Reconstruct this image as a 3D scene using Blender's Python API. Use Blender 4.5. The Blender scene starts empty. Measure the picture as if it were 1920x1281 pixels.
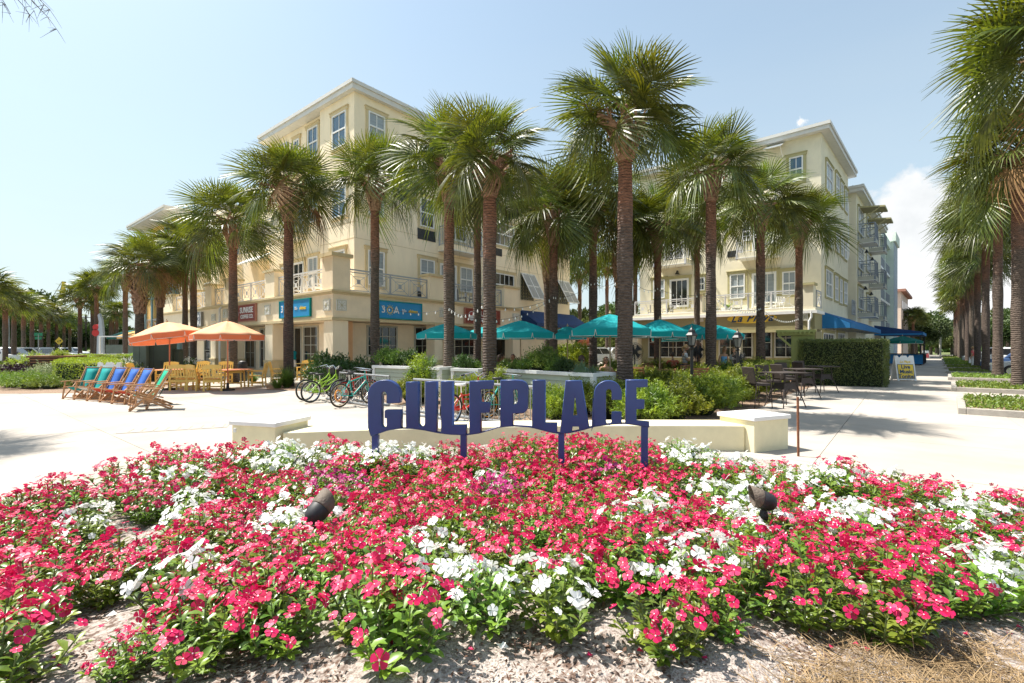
import bpy, bmesh, math, random
import numpy as np
from mathutils import Vector, Matrix
R = math.radians
SC = bpy.context.scene
COL = SC.collection
F0 = 906.67; HZ = 652.0; CH = 1.65          # focal length and horizon in photo pixels, eye height
# ---------------------------------------------------------------- camera, sky, sun, exposure
cam = bpy.data.cameras.new('camera'); cam.lens = 17.0; cam.sensor_width = 36.0; cam.clip_end = 3000; cam.clip_start = 0.05
cam.shift_y = 0.006
camo = bpy.data.objects.new('camera', cam); camo.location = (0, 0, CH); camo.rotation_euler = (R(90), 0, 0)
COL.objects.link(camo); SC.camera = camo
SUNV = Vector((-0.925, 0.38, 0)).normalized()      # horizontal direction towards the sun
SUNEL = R(60)
sd = bpy.data.lights.new('sun', 'SUN'); sd.energy = 4.4; sd.angle = R(0.53); sd.color = (1.0, 0.95, 0.87)
so = bpy.data.objects.new('sun', sd); COL.objects.link(so)
_s = Vector((SUNV.x*math.cos(SUNEL), SUNV.y*math.cos(SUNEL), math.sin(SUNEL)))
so.rotation_euler = _s.to_track_quat('Z', 'Y').to_euler(); so.location = (0, 0, 40)
W = bpy.data.worlds.new('World'); SC.world = W; W.use_nodes = True
nt = W.node_tree; N = nt.nodes; N.clear(); L = nt.links.new
def nd(t, **k):
    n = N.new(t)
    for a, b in k.items(): setattr(n, a, b)
    return n
sky = nd('ShaderNodeTexSky', sky_type='NISHITA', sun_disc=False, sun_elevation=SUNEL, altitude=0.0,
         air_density=1.0, dust_density=1.6, ozone_density=0.8)
sky.sun_rotation = math.atan2(SUNV.x, SUNV.y)
geo = nd('ShaderNodeTexCoord'); sep = nd('ShaderNodeSeparateXYZ'); L(geo.outputs['Generated'], sep.inputs[0])
def mth(op, a, b=None, c=None, clamp=False):
    n = N.new('ShaderNodeMath'); n.operation = op; n.use_clamp = clamp
    for i, v in enumerate((a, b, c)):
        if v is None: continue
        if isinstance(v, (int, float)): n.inputs[i].default_value = v
        else: L(v, n.inputs[i])
    return n.outputs[0]
sx, sy, sz = sep.outputs
az = mth('ARCTAN2', sx, sy)                       # 0 straight ahead, positive right
el = mth('ARCSINE', sz)
noi = nd('ShaderNodeTexNoise', noise_dimensions='3D'); noi.inputs['Scale'].default_value = 13.0; noi.inputs['Detail'].default_value = 9.0
noi.inputs['Roughness'].default_value = 0.58; L(geo.outputs['Generated'], noi.inputs['Vector'])
nz = mth('SUBTRACT', noi.outputs['Fac'], 0.5)
def blob(a0, e0, ra, re, amp=1.3):
    da = mth('DIVIDE', mth('SUBTRACT', az, a0), ra); de = mth('DIVIDE', mth('SUBTRACT', el, e0), re)
    q = mth('ADD', mth('MULTIPLY', da, da), mth('MULTIPLY', de, de))
    return mth('ADD', mth('SUBTRACT', 1.0, q), mth('MULTIPLY', nz, amp*2.6))
AZ = lambda px: math.atan2(px-960, F0)
EL = lambda px, py: math.atan2(HZ-py, math.hypot(F0, px-960))
m = None
for (px, py, ra, re) in [(1745, 440, .13, .085), (1700, 520, .15, .08), (1745, 350, .055, .05), (1655, 440, .05, .035), (1850, 520, .16, .1), (1640, 585, .13, .045), (1720, 350, .03, .04), (1690, 400, .05, .05), (1750, 360, .07, .06)]:
    b = blob(AZ(px), EL(px, py), ra, re, 1.9)
    m = b if m is None else mth('MAXIMUM', m, b)
b2 = mth('SUBTRACT', blob(AZ(1525), EL(1525, 218), .020, .015, 4.5), .55)
m = mth('MAXIMUM', m, b2)
mask = mth('MULTIPLY', m, 1.6, clamp=True)
# thin cloud bank low over the horizon, all the way round
n2 = nd('ShaderNodeTexNoise'); n2.inputs['Scale'].default_value = 2.2; n2.inputs['Detail'].default_value = 6.0
mp = nd('ShaderNodeMapping'); mp.inputs['Scale'].default_value = (1, 1, 5); L(geo.outputs['Generated'], mp.inputs[0]); L(mp.outputs[0], n2.inputs['Vector'])
low = mth('SUBTRACT', 1.0, mth('DIVIDE', mth('ABSOLUTE', el), 1.1), clamp=True)
low = mth('POWER', low, 1.9)
low = mth('MULTIPLY', low, mth('MULTIPLY_ADD', n2.outputs['Fac'], 0.5, 0.62))
low = mth('MULTIPLY_ADD', low, 0.82, 0.17, clamp=True)
mx0 = nd('ShaderNodeMix', data_type='RGBA'); L(low, mx0.inputs[0]); tnt = nd('ShaderNodeMix', data_type='RGBA', blend_type='MULTIPLY'); tnt.inputs[0].default_value = 1.0; L(sky.outputs[0], tnt.inputs[6]); tnt.inputs[7].default_value = (.96, 1.07, 1.0, 1); L(tnt.outputs[2], mx0.inputs[6]); mx0.inputs[7].default_value = (3.25, 3.68, 3.85, 1)
shn = nd('ShaderNodeTexNoise'); shn.inputs['Scale'].default_value = 9.0; shn.inputs['Detail'].default_value = 6; L(geo.outputs['Generated'], shn.inputs['Vector'])
cc = nd('ShaderNodeMix', data_type='RGBA'); L(mth('MULTIPLY_ADD', shn.outputs['Fac'], 3.0, -1.0, clamp=True), cc.inputs[0])
cc.inputs[6].default_value = (3.7, 3.85, 3.95, 1); cc.inputs[7].default_value = (5.4, 5.4, 5.4, 1)
mx = nd('ShaderNodeMix', data_type='RGBA'); L(mask, mx.inputs[0]); L(mx0.outputs[2], mx.inputs[6]); L(cc.outputs[2], mx.inputs[7])
bg = nd('ShaderNodeBackground'); bg.inputs['Strength'].default_value = 0.098; L(mx.outputs[2], bg.inputs[0])
wo = nd('ShaderNodeOutputWorld'); L(bg.outputs[0], wo.inputs[0])
SC.view_settings.view_transform = 'Standard'; SC.view_settings.look = 'None'; SC.view_settings.gamma = 1
SC.view_settings.use_curve_mapping = False; SC.view_settings.exposure = 1.2
SC.cycles.max_bounces = 6; SC.cycles.diffuse_bounces = 4; SC.cycles.transparent_max_bounces = 8
SC.cycles.use_denoising = True
try: SC.cycles.sample_clamp_indirect = 6.0
except Exception: pass

# ---------------------------------------------------------------- helpers
rnd = random.Random(7); rng = np.random.default_rng(7)
def XX(px, d): return (px-960)/F0*d
def ZZ(py, d): return CH+(HZ-py)*d/F0
def GD(py): return CH*F0/(py-HZ)
def PP(x, y, z): return (960+F0*x/y, HZ-F0*(z-CH)/y)

class MB:
    def __init__(s): s.v = []; s.f = []
    def quad(s, a, b, c, d): n = len(s.v); s.v += [a, b, c, d]; s.f.append((n, n+1, n+2, n+3)); return s
    def box(s, x0, x1, y0, y1, z0, z1):
        if x0 > x1: x0, x1 = x1, x0
        if y0 > y1: y0, y1 = y1, y0
        if z0 > z1: z0, z1 = z1, z0
        n = len(s.v)
        s.v += [(x0,y0,z0),(x1,y0,z0),(x1,y1,z0),(x0,y1,z0),(x0,y0,z1),(x1,y0,z1),(x1,y1,z1),(x0,y1,z1)]
        for f in ((3,2,1,0),(4,5,6,7),(0,1,5,4),(1,2,6,5),(2,3,7,6),(3,0,4,7)): s.f.append(tuple(n+i for i in f))
        return s
    def beam(s, p, q, w, h=None, up=(0,0,1)):
        h = w if h is None else h
        p = Vector(p); q = Vector(q); d = (q-p)
        if d.length < 1e-6: return s
        d.normalize(); u = Vector(up)
        if abs(d.dot(u)) > .98: u = Vector((1,0,0)) if abs(d.x) < .9 else Vector((0,1,0))
        a = d.cross(u).normalized(); b = a.cross(d).normalized(); a *= w/2; b *= h/2
        n = len(s.v)
        for c in (p, q): s.v += [tuple(c-a-b), tuple(c+a-b), tuple(c+a+b), tuple(c-a+b)]
        for f in ((3,2,1,0),(4,5,6,7),(0,1,5,4),(1,2,6,5),(2,3,7,6),(3,0,4,7)): s.f.append(tuple(n+i for i in f))
        return s
    def tube(s, pts, r, k=8, closed=False, cap=True):
        pts = [Vector(p) for p in pts]; m = len(pts); rs = r if isinstance(r, (list, tuple)) else [r]*m
        n = len(s.v); prev = None
        for i, p in enumerate(pts):
            if closed: d = pts[(i+1) % m]-pts[i-1]
            else: d = pts[min(i+1, m-1)]-pts[max(i-1, 0)]
            d.normalize()
            if prev is None:
                u = Vector((0,0,1)) if abs(d.z) < .9 else Vector((1,0,0)); a = d.cross(u).normalized()
            else: a = (prev - d*prev.dot(d)).normalized()
            prev = a; b = d.cross(a)
            for j in range(k):
                t = 2*math.pi*j/k; s.v.append(tuple(p+(a*math.cos(t)+b*math.sin(t))*rs[i]))
        for i in range(m if closed else m-1):
            i2 = (i+1) % m
            for j in range(k):
                j2 = (j+1) % k; s.f.append((n+i*k+j, n+i*k+j2, n+i2*k+j2, n+i2*k+j))
        if cap and not closed:
            s.f.append(tuple(n+j for j in reversed(range(k)))); s.f.append(tuple(n+(m-1)*k+j for j in range(k)))
        return s
    def lathe(s, prof, k=16, c=(0,0,0)):
        n = len(s.v)
        for (r, z) in prof:
            for j in range(k):
                t = 2*math.pi*j/k; s.v.append((c[0]+r*math.cos(t), c[1]+r*math.sin(t), c[2]+z))
        for i in range(len(prof)-1):
            for j in range(k):
                j2 = (j+1) % k; s.f.append((n+i*k+j, n+i*k+j2, n+(i+1)*k+j2, n+(i+1)*k+j))
        s.f.append(tuple(n+j for j in reversed(range(k)))); s.f.append(tuple(n+(len(prof)-1)*k+j for j in range(k)))
        return s
    def prism(s, poly, fn, t0, t1):       # poly 2-D points, fn(a, b, t) -> 3-D
        n = len(s.v); m = len(poly)
        s.v += [tuple(fn(a, b, t0)) for a, b in poly]+[tuple(fn(a, b, t1)) for a, b in poly]
        s.f.append(tuple(n+i for i in range(m))); s.f.append(tuple(n+m+i for i in reversed(range(m))))
        for i in range(m): j = (i+1) % m; s.f.append((n+i, n+m+i, n+m+j, n+j))
        return s
    def mesh(s, name, m, smooth=False):
        me = bpy.data.meshes.new(name); me.from_pydata(s.v, [], s.f)
        bm = bmesh.new(); bm.from_mesh(me); bmesh.ops.recalc_face_normals(bm, faces=bm.faces); bm.to_mesh(me); bm.free()
        if smooth: me.polygons.foreach_set('use_smooth', [True]*len(me.polygons))
        for q in (m if isinstance(m, (list, tuple)) else [m]): me.materials.append(q)
        return me

def npmesh(name, V, Fq, m, midx=None, smooth=False):
    """V (n,3) array, Fq (m,k) int array of polygons with k corners"""
    me = bpy.data.meshes.new(name); V = np.asarray(V, np.float32); Fq = np.asarray(Fq, np.int32); k = Fq.shape[1]
    me.vertices.add(len(V)); me.vertices.foreach_set('co', V.ravel())
    me.loops.add(Fq.size); me.loops.foreach_set('vertex_index', Fq.ravel())
    me.polygons.add(len(Fq)); me.polygons.foreach_set('loop_start', np.arange(0, Fq.size, k, dtype=np.int32))
    for q in (m if isinstance(m, (list, tuple)) else [m]): me.materials.append(q)
    if midx is not None: me.polygons.foreach_set('material_index', np.asarray(midx, np.int32))
    if smooth: me.polygons.foreach_set('use_smooth', np.ones(len(Fq), bool))
    me.update(calc_edges=True); return me

def tag(o, label=None, cat=None, group=None, kind=None):
    if label: o['label'] = label
    if cat: o['category'] = cat
    if group: o['group'] = group
    if kind: o['kind'] = kind
    return o
def thing(name, label, cat, loc=(0,0,0), rz=0.0, group=None, sc=1.0):
    o = bpy.data.objects.new(name, None); o.empty_display_size = .2; COL.objects.link(o); o.location = loc; o.rotation_euler = (0, 0, rz)
    o.scale = (sc, sc, sc)
    return tag(o, label, cat, group)
def obj(name, me, parent=None, loc=(0,0,0), rot=(0,0,0), sc=(1,1,1), m=None, smooth=False):
    if isinstance(me, MB): me = me.mesh(name, m, smooth)
    o = bpy.data.objects.new(name, me); COL.objects.link(o); o.parent = parent; o.location = loc; o.rotation_euler = rot
    o.scale = sc if isinstance(sc, (tuple, list)) else (sc, sc, sc)
    return o
def single(name, label, cat, me, loc=(0,0,0), rot=(0,0,0), sc=(1,1,1), m=None, group=None, smooth=False):
    return tag(obj(name, me, None, loc, rot, sc, m, smooth), label, cat, group)
def struct(name, me, m=None, loc=(0,0,0), rot=(0,0,0)):
    return tag(obj(name, me, None, loc, rot, (1,1,1), m), kind='structure')
def stuff(name, me, label, cat, m=None):
    return tag(obj(name, me, None, (0,0,0), (0,0,0), (1,1,1), m), label, cat, kind='stuff')
CHILD = {}
def kids(o): return [c for c in COL.objects if c.parent is o]
def tree_of(o): return (o, [tree_of(c) for c in kids(o)])
def dup(tr, loc=None, rz=None, label=None, group=None, sc=None, parent=None):
    o, ch = tr; c = o.copy(); COL.objects.link(c)
    if parent is not None: c.parent = parent
    if loc is not None: c.location = loc
    if rz is not None: c.rotation_euler = (o.rotation_euler[0], o.rotation_euler[1], rz)
    if label: c['label'] = label
    if group: c['group'] = group
    if sc is not None: c.scale = (sc, sc, sc) if not isinstance(sc, (tuple, list)) else sc
    for t in ch: dup(t, parent=c)
    return c
def bevel(o, w=.01, seg=2):
    md = o.modifiers.new('bevel', 'BEVEL'); md.width = w; md.segments = seg; md.limit_method = 'ANGLE'; return o

# ---------------------------------------------------------------- materials
MATS = {}
def mat(name, col, rough=.8, var=.12, scale=6.0, bump=0.0, bscale=None, metal=0.0, spec=.5, trans=0.0, orand=0.0, col2=None, detail=6.0, coord='Object', stretch=(1,1,1), bdist=.02, ttint=None, lo=.35, hi=.65):
    m = bpy.data.materials.new(name); m.use_nodes = True; MATS[name] = m
    t = m.node_tree; n = t.nodes; l = t.links.new; b = n['Principled BSDF']; out = n['Material Output']
    c = tuple(col)+(1,)
    b.inputs['Roughness'].default_value = rough; b.inputs['Metallic'].default_value = metal
    b.inputs['Specular IOR Level'].default_value = spec
    tc = n.new('ShaderNodeTexCoord'); mp_ = n.new('ShaderNodeMapping'); mp_.inputs['Scale'].default_value = stretch
    l(n.new('ShaderNodeNewGeometry').outputs['Position'] if coord == 'World' else tc.outputs[coord], mp_.inputs[0])
    no = n.new('ShaderNodeTexNoise'); no.inputs['Scale'].default_value = scale; no.inputs['Detail'].default_value = detail; no.inputs['Roughness'].default_value = .6
    l(mp_.outputs[0], no.inputs['Vector'])
    rp = n.new('ShaderNodeValToRGB'); l(no.outputs['Fac'], rp.inputs[0])
    d = tuple(max(0, x*(1-var)) for x in col)+(1,); e = tuple(min(1, x*(1+var)) for x in col)+(1,)
    if col2 is not None: d = c; e = tuple(col2)+(1,)
    rp.color_ramp.elements[0].position = lo; rp.color_ramp.elements[1].position = hi
    rp.color_ramp.elements[0].color = d; rp.color_ramp.elements[1].color = e
    cur = rp.outputs[0]
    if orand:
        oi = n.new('ShaderNodeObjectInfo'); hs = n.new('ShaderNodeHueSaturation')
        mr = n.new('ShaderNodeMapRange'); l(oi.outputs['Random'], mr.inputs[0]); mr.inputs[3].default_value = 1-orand; mr.inputs[4].default_value = 1+orand
        l(mr.outputs[0], hs.inputs['Value'])
        m2 = n.new('ShaderNodeMath'); m2.operation = 'MULTIPLY_ADD'; l(oi.outputs['Random'], m2.inputs[0]); m2.inputs[1].default_value = .05*orand/.3; m2.inputs[2].default_value = .5-.025*orand/.3
        l(m2.outputs[0], hs.inputs['Hue']); l(cur, hs.inputs['Color']); cur = hs.outputs[0]
    l(cur, b.inputs['Base Color'])
    if bump:
        nb = n.new('ShaderNodeTexNoise'); nb.inputs['Scale'].default_value = bscale or scale*4; nb.inputs['Detail'].default_value = 8; l(mp_.outputs[0], nb.inputs['Vector'])
        bp = n.new('ShaderNodeBump'); bp.inputs['Strength'].default_value = bump; bp.inputs['Distance'].default_value = bdist; l(nb.outputs['Fac'], bp.inputs['Height']); l(bp.outputs[0], b.inputs['Normal'])
    if trans:
        tr = n.new('ShaderNodeBsdfTranslucent'); mxs = n.new('ShaderNodeMixShader'); mxs.inputs[0].default_value = trans
        if ttint:
            mt = n.new('ShaderNodeMix'); mt.data_type = 'RGBA'; mt.blend_type = 'MULTIPLY'; mt.inputs[0].default_value = 1; l(cur, mt.inputs[6]); mt.inputs[7].default_value = tuple(ttint)+(1,); l(mt.outputs[2], tr.inputs[0])
        else: l(cur, tr.inputs[0])
        l(b.outputs[0], mxs.inputs[1]); l(tr.outputs[0], mxs.inputs[2]); l(mxs.outputs[0], out.inputs[0])
    return m
M = {}
def mk(k, *a, **kw): M[k] = mat(k, *a, **kw)
mk('stucco_cream', (.89, .76, .55), .9, .06, 1.3, .25, 60, bdist=.01, stretch=(1, 1, .3))
mk('stucco_tan', (.84, .71, .52), .9, .06, 1.6, .25, 60, bdist=.01)
mk('stucco_sage', (.76, .70, .53), .9, .06, 1.0, .25, 60, bdist=.01)
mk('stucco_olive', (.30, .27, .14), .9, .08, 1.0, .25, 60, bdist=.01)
mk('trim_tan', (.60, .49, .29), .85, .05, 3)
mk('trim_olive', (.42, .38, .20), .85, .05, 3)
mk('peach', (.66, .38, .20), .9, .05, 2)
mk('white_paint', (.78, .78, .76), .5, .04, 3)
mk('white_medallion', (.68, .68, .65), .7, .05, 3)
mk('roof_metal', (.62, .63, .63), .4, .04, 2, metal=.3)
mk('fascia', (.62, .61, .58), .6, .05, 2)
mk('rail_grey', (.36, .38, .41), .5, .06, 8)
mk('rail_blue', (.20, .23, .28), .5, .06, 8)
mk('rail_white', (.62, .62, .62), .5, .05, 8)
mk('slab_grey', (.42, .42, .36), .8, .06, 4)
mk('glass_dark', (.018, .020, .022), .06, .5, .6, spec=.8)
mk('glass_blue', (.05, .12, .19), .07, .5, .5, spec=.8)
mk('glass_blind', (.30, .34, .36), .25, .12, 1.0, spec=.5, stretch=(.2, .2, 18), detail=2)
mk('louver_dark', (.05, .055, .06), .6, .2, 5)
mk('shutter_grey', (.42, .43, .43), .6, .08, 6)
mk('concrete', (.30, .265, .225), .92, .13, .35, .35, 45, bdist=.006, detail=12, coord='World', col2=(.42, .375, .325), lo=.30, hi=.62)
mk('concrete_base', (.33, .30, .26), .95, .1, .5, .2, 30)
mk('kerb', (.34, .31, .27), .95, .15, 4, .4, 40)
mk('asphalt', (.06, .06, .062), .9, .2, 2, .3, 60)
mk('grass_field', (.10, .14, .035), .95, .3, .4, col2=(.16, .17, .06))
mk('mulch', (.16, .10, .065), .95, .3, 30, .8, 60, col2=(.36, .25, .17), bdist=.03)
mk('pine_straw', (.24, .15, .085), .9, .3, 10, orand=.2)
mk('cap_white', (.72, .70, .68), .7, .04, 5, .2, 60)
mk('wall_yellow', (.72, .65, .43), .85, .06, 3, .3, 70, bdist=.006)
mk('navy', (.034, .066, .215), .30, .12, 2, spec=.5, orand=.0)
mk('black_metal', (.015, .015, .016), .5, .2, 5)
mk('black_plastic', (.02, .02, .022), .55, .4, 14)
mk('brass_worn', (.13, .10, .075), .75, .25, 20, .3, 60)
mk('rust', (.20, .08, .04), .9, .3, 20, .4, 60)
mk('chair_yellow', (.86, .58, .16), .5, .06, 6, spec=.4)
mk('table_orange', (.62, .20, .10), .5, .08, 6)
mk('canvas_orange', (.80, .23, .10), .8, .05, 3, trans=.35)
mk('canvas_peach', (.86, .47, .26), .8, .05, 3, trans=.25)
mk('canvas_teal', (.0, .38, .40), .8, .06, 3, trans=.3)
mk('canvas_green', (.0, .16, .13), .8, .06, 3, trans=.25)
mk('canvas_blue', (.02, .19, .46), .8, .06, 3, trans=.15)
mk('canvas_navy', (.01, .045, .16), .8, .08, 3)
mk('canvas_yellow', (.75, .42, .12), .8, .06, 3, trans=.2)
mk('sling_teal', (.0, .34, .33), .8, .06, 6, trans=.3)
mk('sling_blue', (.03, .14, .52), .8, .06, 6, trans=.25)
mk('sling_red', (.60, .07, .03), .8, .06, 6, trans=.25)
mk('sling_green', (.0, .42, .25), .8, .06, 6, trans=.3)
mk('sling_white', (.72, .70, .66), .8, .05, 6, trans=.2)
mk('sling_dark', (.01, .09, .06), .8, .05, 6)
mk('wood_oak', (.42, .21, .09), .6, .25, 5, .2, 30, stretch=(1, 1, 8))
mk('wood_teak', (.27, .12, .05), .65, .25, 6, .2, 30)
mk('wood_pole', (.45, .33, .20), .6, .15, 6)
mk('wicker', (.045, .032, .027), .7, .4, 60, .5, 160, bdist=.01)
mk('cabinet_green', (.035, .05, .035), .5, .15, 2)
mk('cabinet_light', (.10, .13, .11), .45, .15, 2)
mk('siding', (.40, .45, .36), .8, .06, 4, orand=.06)
mk('sign_blue', (.01, .25, .55), .5, .03, 2)
mk('sign_red', (.24, .035, .02), .6, .1, 4)
mk('sign_yellow', (.80, .56, .06), .6, .03, 4)
mk('sign_navy', (.02, .06, .13), .6, .03, 4)
mk('sign_black', (.015, .015, .015), .6, .03, 4)
mk('sign_green', (.01, .22, .11), .5, .03, 4)
mk('pergola_green', (.30, .33, .11), .8, .1, 4)
mk('teal_wall', (.13, .24, .29), .8, .06, 2)
mk('ochre_wall', (.72, .47, .16), .85, .06, 2)
mk('mint_wall', (.66, .73, .64), .85, .05, 2)
mk('bluegrey_wall', (.36, .41, .46), .85, .05, 2)
mk('salmon_wall', (.78, .60, .49), .85, .05, 2)
mk('terracotta', (.42, .20, .14), .8, .1, 4)
mk('bark_far', (.13, .10, .075), .95, .3, 6)
mk('tyre', (.014, .014, .015), .8, .2, 8)
mk('chrome', (.65, .66, .68), .25, .05, 3, metal=1.0)
mk('rim_cream', (.55, .42, .25), .4, .05, 3)
mk('lime', (.28, .48, .02), .35, .05, 3)
mk('bike_teal', (.0, .32, .27), .35, .05, 3)
mk('bike_red', (.55, .02, .01), .35, .05, 3)
mk('bike_orange', (.65, .25, .02), .4, .05, 3)
mk('steel', (.33, .34, .35), .4, .1, 6, metal=.8)
mk('skin', (.55, .30, .19), .6, .05, 4)
mk('skin_tan', (.38, .19, .11), .6, .05, 4)
mk('hair_brown', (.06, .03, .018), .6, .2, 10)
mk('hair_blonde', (.40, .24, .10), .6, .2, 10)
mk('cloth_blue', (.16, .42, .72), .85, .05, 6)
mk('cloth_white', (.74, .74, .73), .85, .05, 6)
mk('cloth_pink', (.70, .13, .13), .85, .05, 6)
mk('cloth_navy', (.02, .025, .05), .85, .05, 6)
mk('cloth_aqua', (.15, .55, .62), .85, .05, 6)
mk('cloth_teal', (.0, .20, .24), .85, .05, 6)
mk('cloth_rust', (.42, .10, .05), .85, .05, 6)
mk('car_white', (.72, .73, .73), .25, .03, 2, spec=.6)
mk('car_silver', (.40, .41, .42), .3, .03, 2, metal=.5)
mk('car_grey', (.16, .17, .18), .28, .03, 2, metal=.4)
mk('car_blue', (.05, .10, .22), .28, .03, 2)
mk('light_red', (.45, .01, .01), .3, .05, 3)
mk('bulb', (.75, .75, .72), .2, .03, 3)
mk('lamp_glass', (.20, .21, .20), .2, .2, 6)
# foliage
mk('frond', (.035, .055, .008), .42, .35, 3.0, spec=.55, trans=.28, orand=.30, col2=(.15, .175, .03), ttint=(1.8, 1.6, .45))
mk('frond_young', (.12, .20, .02), .45, .3, 3.0, trans=.35, orand=.15, ttint=(1.3, 1.3, .6))
mk('frond_dead', (.26, .15, .06), .9, .3, 5, trans=.2, orand=.2)
mk('bloom', (.42, .44, .08), .8, .2, 8, trans=.3)
mk('bloom_dry', (.36, .22, .09), .9, .2, 8, trans=.2)
mk('stalk', (.10, .07, .04), .8, .2, 8)
mk('boot', (.34, .205, .13), .9, .35, 7, .5, 30, orand=.12, stretch=(1, 1, 4))
mk('hedge_leaf', (.10, .14, .04), .30, .3, 1.6, spec=.6, trans=.25, col2=(.17, .20, .06), ttint=(1.6, 1.6, .7))
mk('hedge_lime', (.20, .30, .03), .45, .3, 1.5, trans=.3, col2=(.40, .46, .06), ttint=(1.3, 1.3, .6))
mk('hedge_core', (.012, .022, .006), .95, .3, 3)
mk('podo', (.085, .14, .02), .42, .3, 1.8, trans=.35, orand=.22, col2=(.36, .40, .04), ttint=(1.4, 1.4, .6))
mk('shrub_dark', (.03, .065, .013), .38, .3, 2, spec=.6, trans=.2, orand=.2, col2=(.07, .12, .025), ttint=(1.5, 1.5, .6))
mk('shrub_mid', (.08, .15, .025), .45, .3, 2, trans=.3, orand=.25, col2=(.22, .30, .05), ttint=(1.4, 1.4, .6))
mk('leaf_purple', (.035, .012, .02), .5, .3, 3, trans=.2)
mk('leaf_varieg', (.12, .18, .05), .5, .3, 4, trans=.25, col2=(.50, .52, .30))
mk('white_bloom', (.75, .74, .68), .8, .05, 4, trans=.2)
mk('grass_clump', (.08, .16, .02), .5, .3, 4, trans=.3, col2=(.18, .27, .05))
mk('reed', (.10, .18, .09), .6, .3, 4, trans=.25, col2=(.20, .28, .16))
mk('vinca_leaf', (.045, .12, .015), .34, .3, 5, spec=.55, trans=.30, orand=.25, col2=(.24, .33, .045), ttint=(1.7, 1.6, .6))
mk('vinca_stem', (.12, .16, .05), .6, .2, 8)
mk('petal_crimson', (.52, .003, .055), .5, .12, 30, trans=.28, col2=(.67, .012, .125))
mk('petal_magenta', (.45, .008, .17), .5, .12, 8, trans=.3)
mk('petal_white', (.86, .86, .84), .6, .03, 8, trans=.3)
mk('eye_pink', (.85, .55, .60), .6, .03, 8)
mk('tree_leaf', (.035, .07, .015), .6, .3, 1.2, trans=.2, orand=.25, col2=(.09, .13, .035), ttint=(1.3, 1.3, .7))
mk('tree_leaf_warm', (.08, .11, .02), .6, .3, 1.2, trans=.25, orand=.2, col2=(.17, .19, .05))

def trunk_mat():
    m = mat('palm_trunk', (.065, .047, .036), .95, .3, 9, 0, orand=.15, stretch=(1, 1, 3.0), col2=(.15, .112, .088))
    t = m.node_tree; n = t.nodes; l = t.links.new; b = n['Principled BSDF']
    src = b.inputs['Base Color'].links[0].from_socket
    tc = n.new('ShaderNodeTexCoord'); sp = n.new('ShaderNodeSeparateXYZ'); l(tc.outputs['Generated'], sp.inputs[0])
    no = n.new('ShaderNodeTexNoise'); no.inputs['Scale'].default_value = 2; l(tc.outputs['Object'], no.inputs['Vector'])
    a = n.new('ShaderNodeMath'); a.operation = 'MULTIPLY_ADD'; l(no.outputs['Fac'], a.inputs[0]); a.inputs[1].default_value = .35; l(sp.outputs[2], a.inputs[2])
    r = n.new('ShaderNodeMapRange'); l(a.outputs[0], r.inputs[0]); r.inputs[1].default_value = .80; r.inputs[2].default_value = 1.0
    mx = n.new('ShaderNodeMix'); mx.data_type = 'RGBA'; mx.blend_type = 'MULTIPLY'; l(r.outputs[0], mx.inputs[0]); l(src, mx.inputs[6]); mx.inputs[7].default_value = (2.0, 1.28, .98, 1)
    l(mx.outputs[2], b.inputs['Base Color'])
    wv = n.new('ShaderNodeTexWave'); wv.bands_direction = 'Z'; wv.inputs['Scale'].default_value = 4.2; wv.inputs['Distortion'].default_value = 3.5; wv.inputs['Detail'].default_value = 3; wv.inputs['Detail Scale'].default_value = 2.5
    l(tc.outputs['Object'], wv.inputs['Vector'])
    nb = n.new('ShaderNodeTexNoise'); nb.inputs['Scale'].default_value = 30; nb.inputs['Detail'].default_value = 6; l(tc.outputs['Object'], nb.inputs['Vector'])
    ad = n.new('ShaderNodeMath'); ad.operation = 'MULTIPLY_ADD'; l(nb.outputs['Fac'], ad.inputs[0]); ad.inputs[1].default_value = .9; l(wv.outputs['Fac'], ad.inputs[2])
    bp = n.new('ShaderNodeBump'); bp.inputs['Strength'].default_value = .9; bp.inputs['Distance'].default_value = .03; l(ad.outputs[0], bp.inputs['Height']); l(bp.outputs[0], b.inputs['Normal'])
    return m
M['trunk'] = trunk_mat()
def soil_mat():
    m = mat('bed_soil', (.12, .075, .055), .97, .3, 38, .9, 70, bdist=.02, col2=(.42, .36, .32), lo=.42, hi=.58)
    t = m.node_tree; n = t.nodes; l = t.links.new; b = n['Principled BSDF']; src = b.inputs['Base Color'].links[0].from_socket
    tc = n.new('ShaderNodeTexCoord'); no = n.new('ShaderNodeTexNoise'); no.inputs['Scale'].default_value = 2.2; no.inputs['Detail'].default_value = 5; l(tc.outputs['Object'], no.inputs['Vector'])
    r = n.new('ShaderNodeMapRange'); l(no.outputs['Fac'], r.inputs[0]); r.inputs[1].default_value = .45; r.inputs[2].default_value = .62
    mx = n.new('ShaderNodeMix'); mx.data_type = 'RGBA'; l(r.outputs[0], mx.inputs[0]); l(src, mx.inputs[6])
    n3 = n.new('ShaderNodeTexNoise'); n3.inputs['Scale'].default_value = 120; l(tc.outputs['Object'], n3.inputs['Vector'])
    rp = n.new('ShaderNodeValToRGB'); l(n3.outputs['Fac'], rp.inputs[0]); rp.color_ramp.elements[0].position = .35; rp.color_ramp.elements[1].position = .6
    rp.color_ramp.elements[0].color = (.20, .155, .13, 1); rp.color_ramp.elements[1].color = (.47, .42, .38, 1)
    l(rp.outputs[0], mx.inputs[7]); l(mx.outputs[2], b.inputs['Base Color'])
    return m
M['soil'] = soil_mat()

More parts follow.
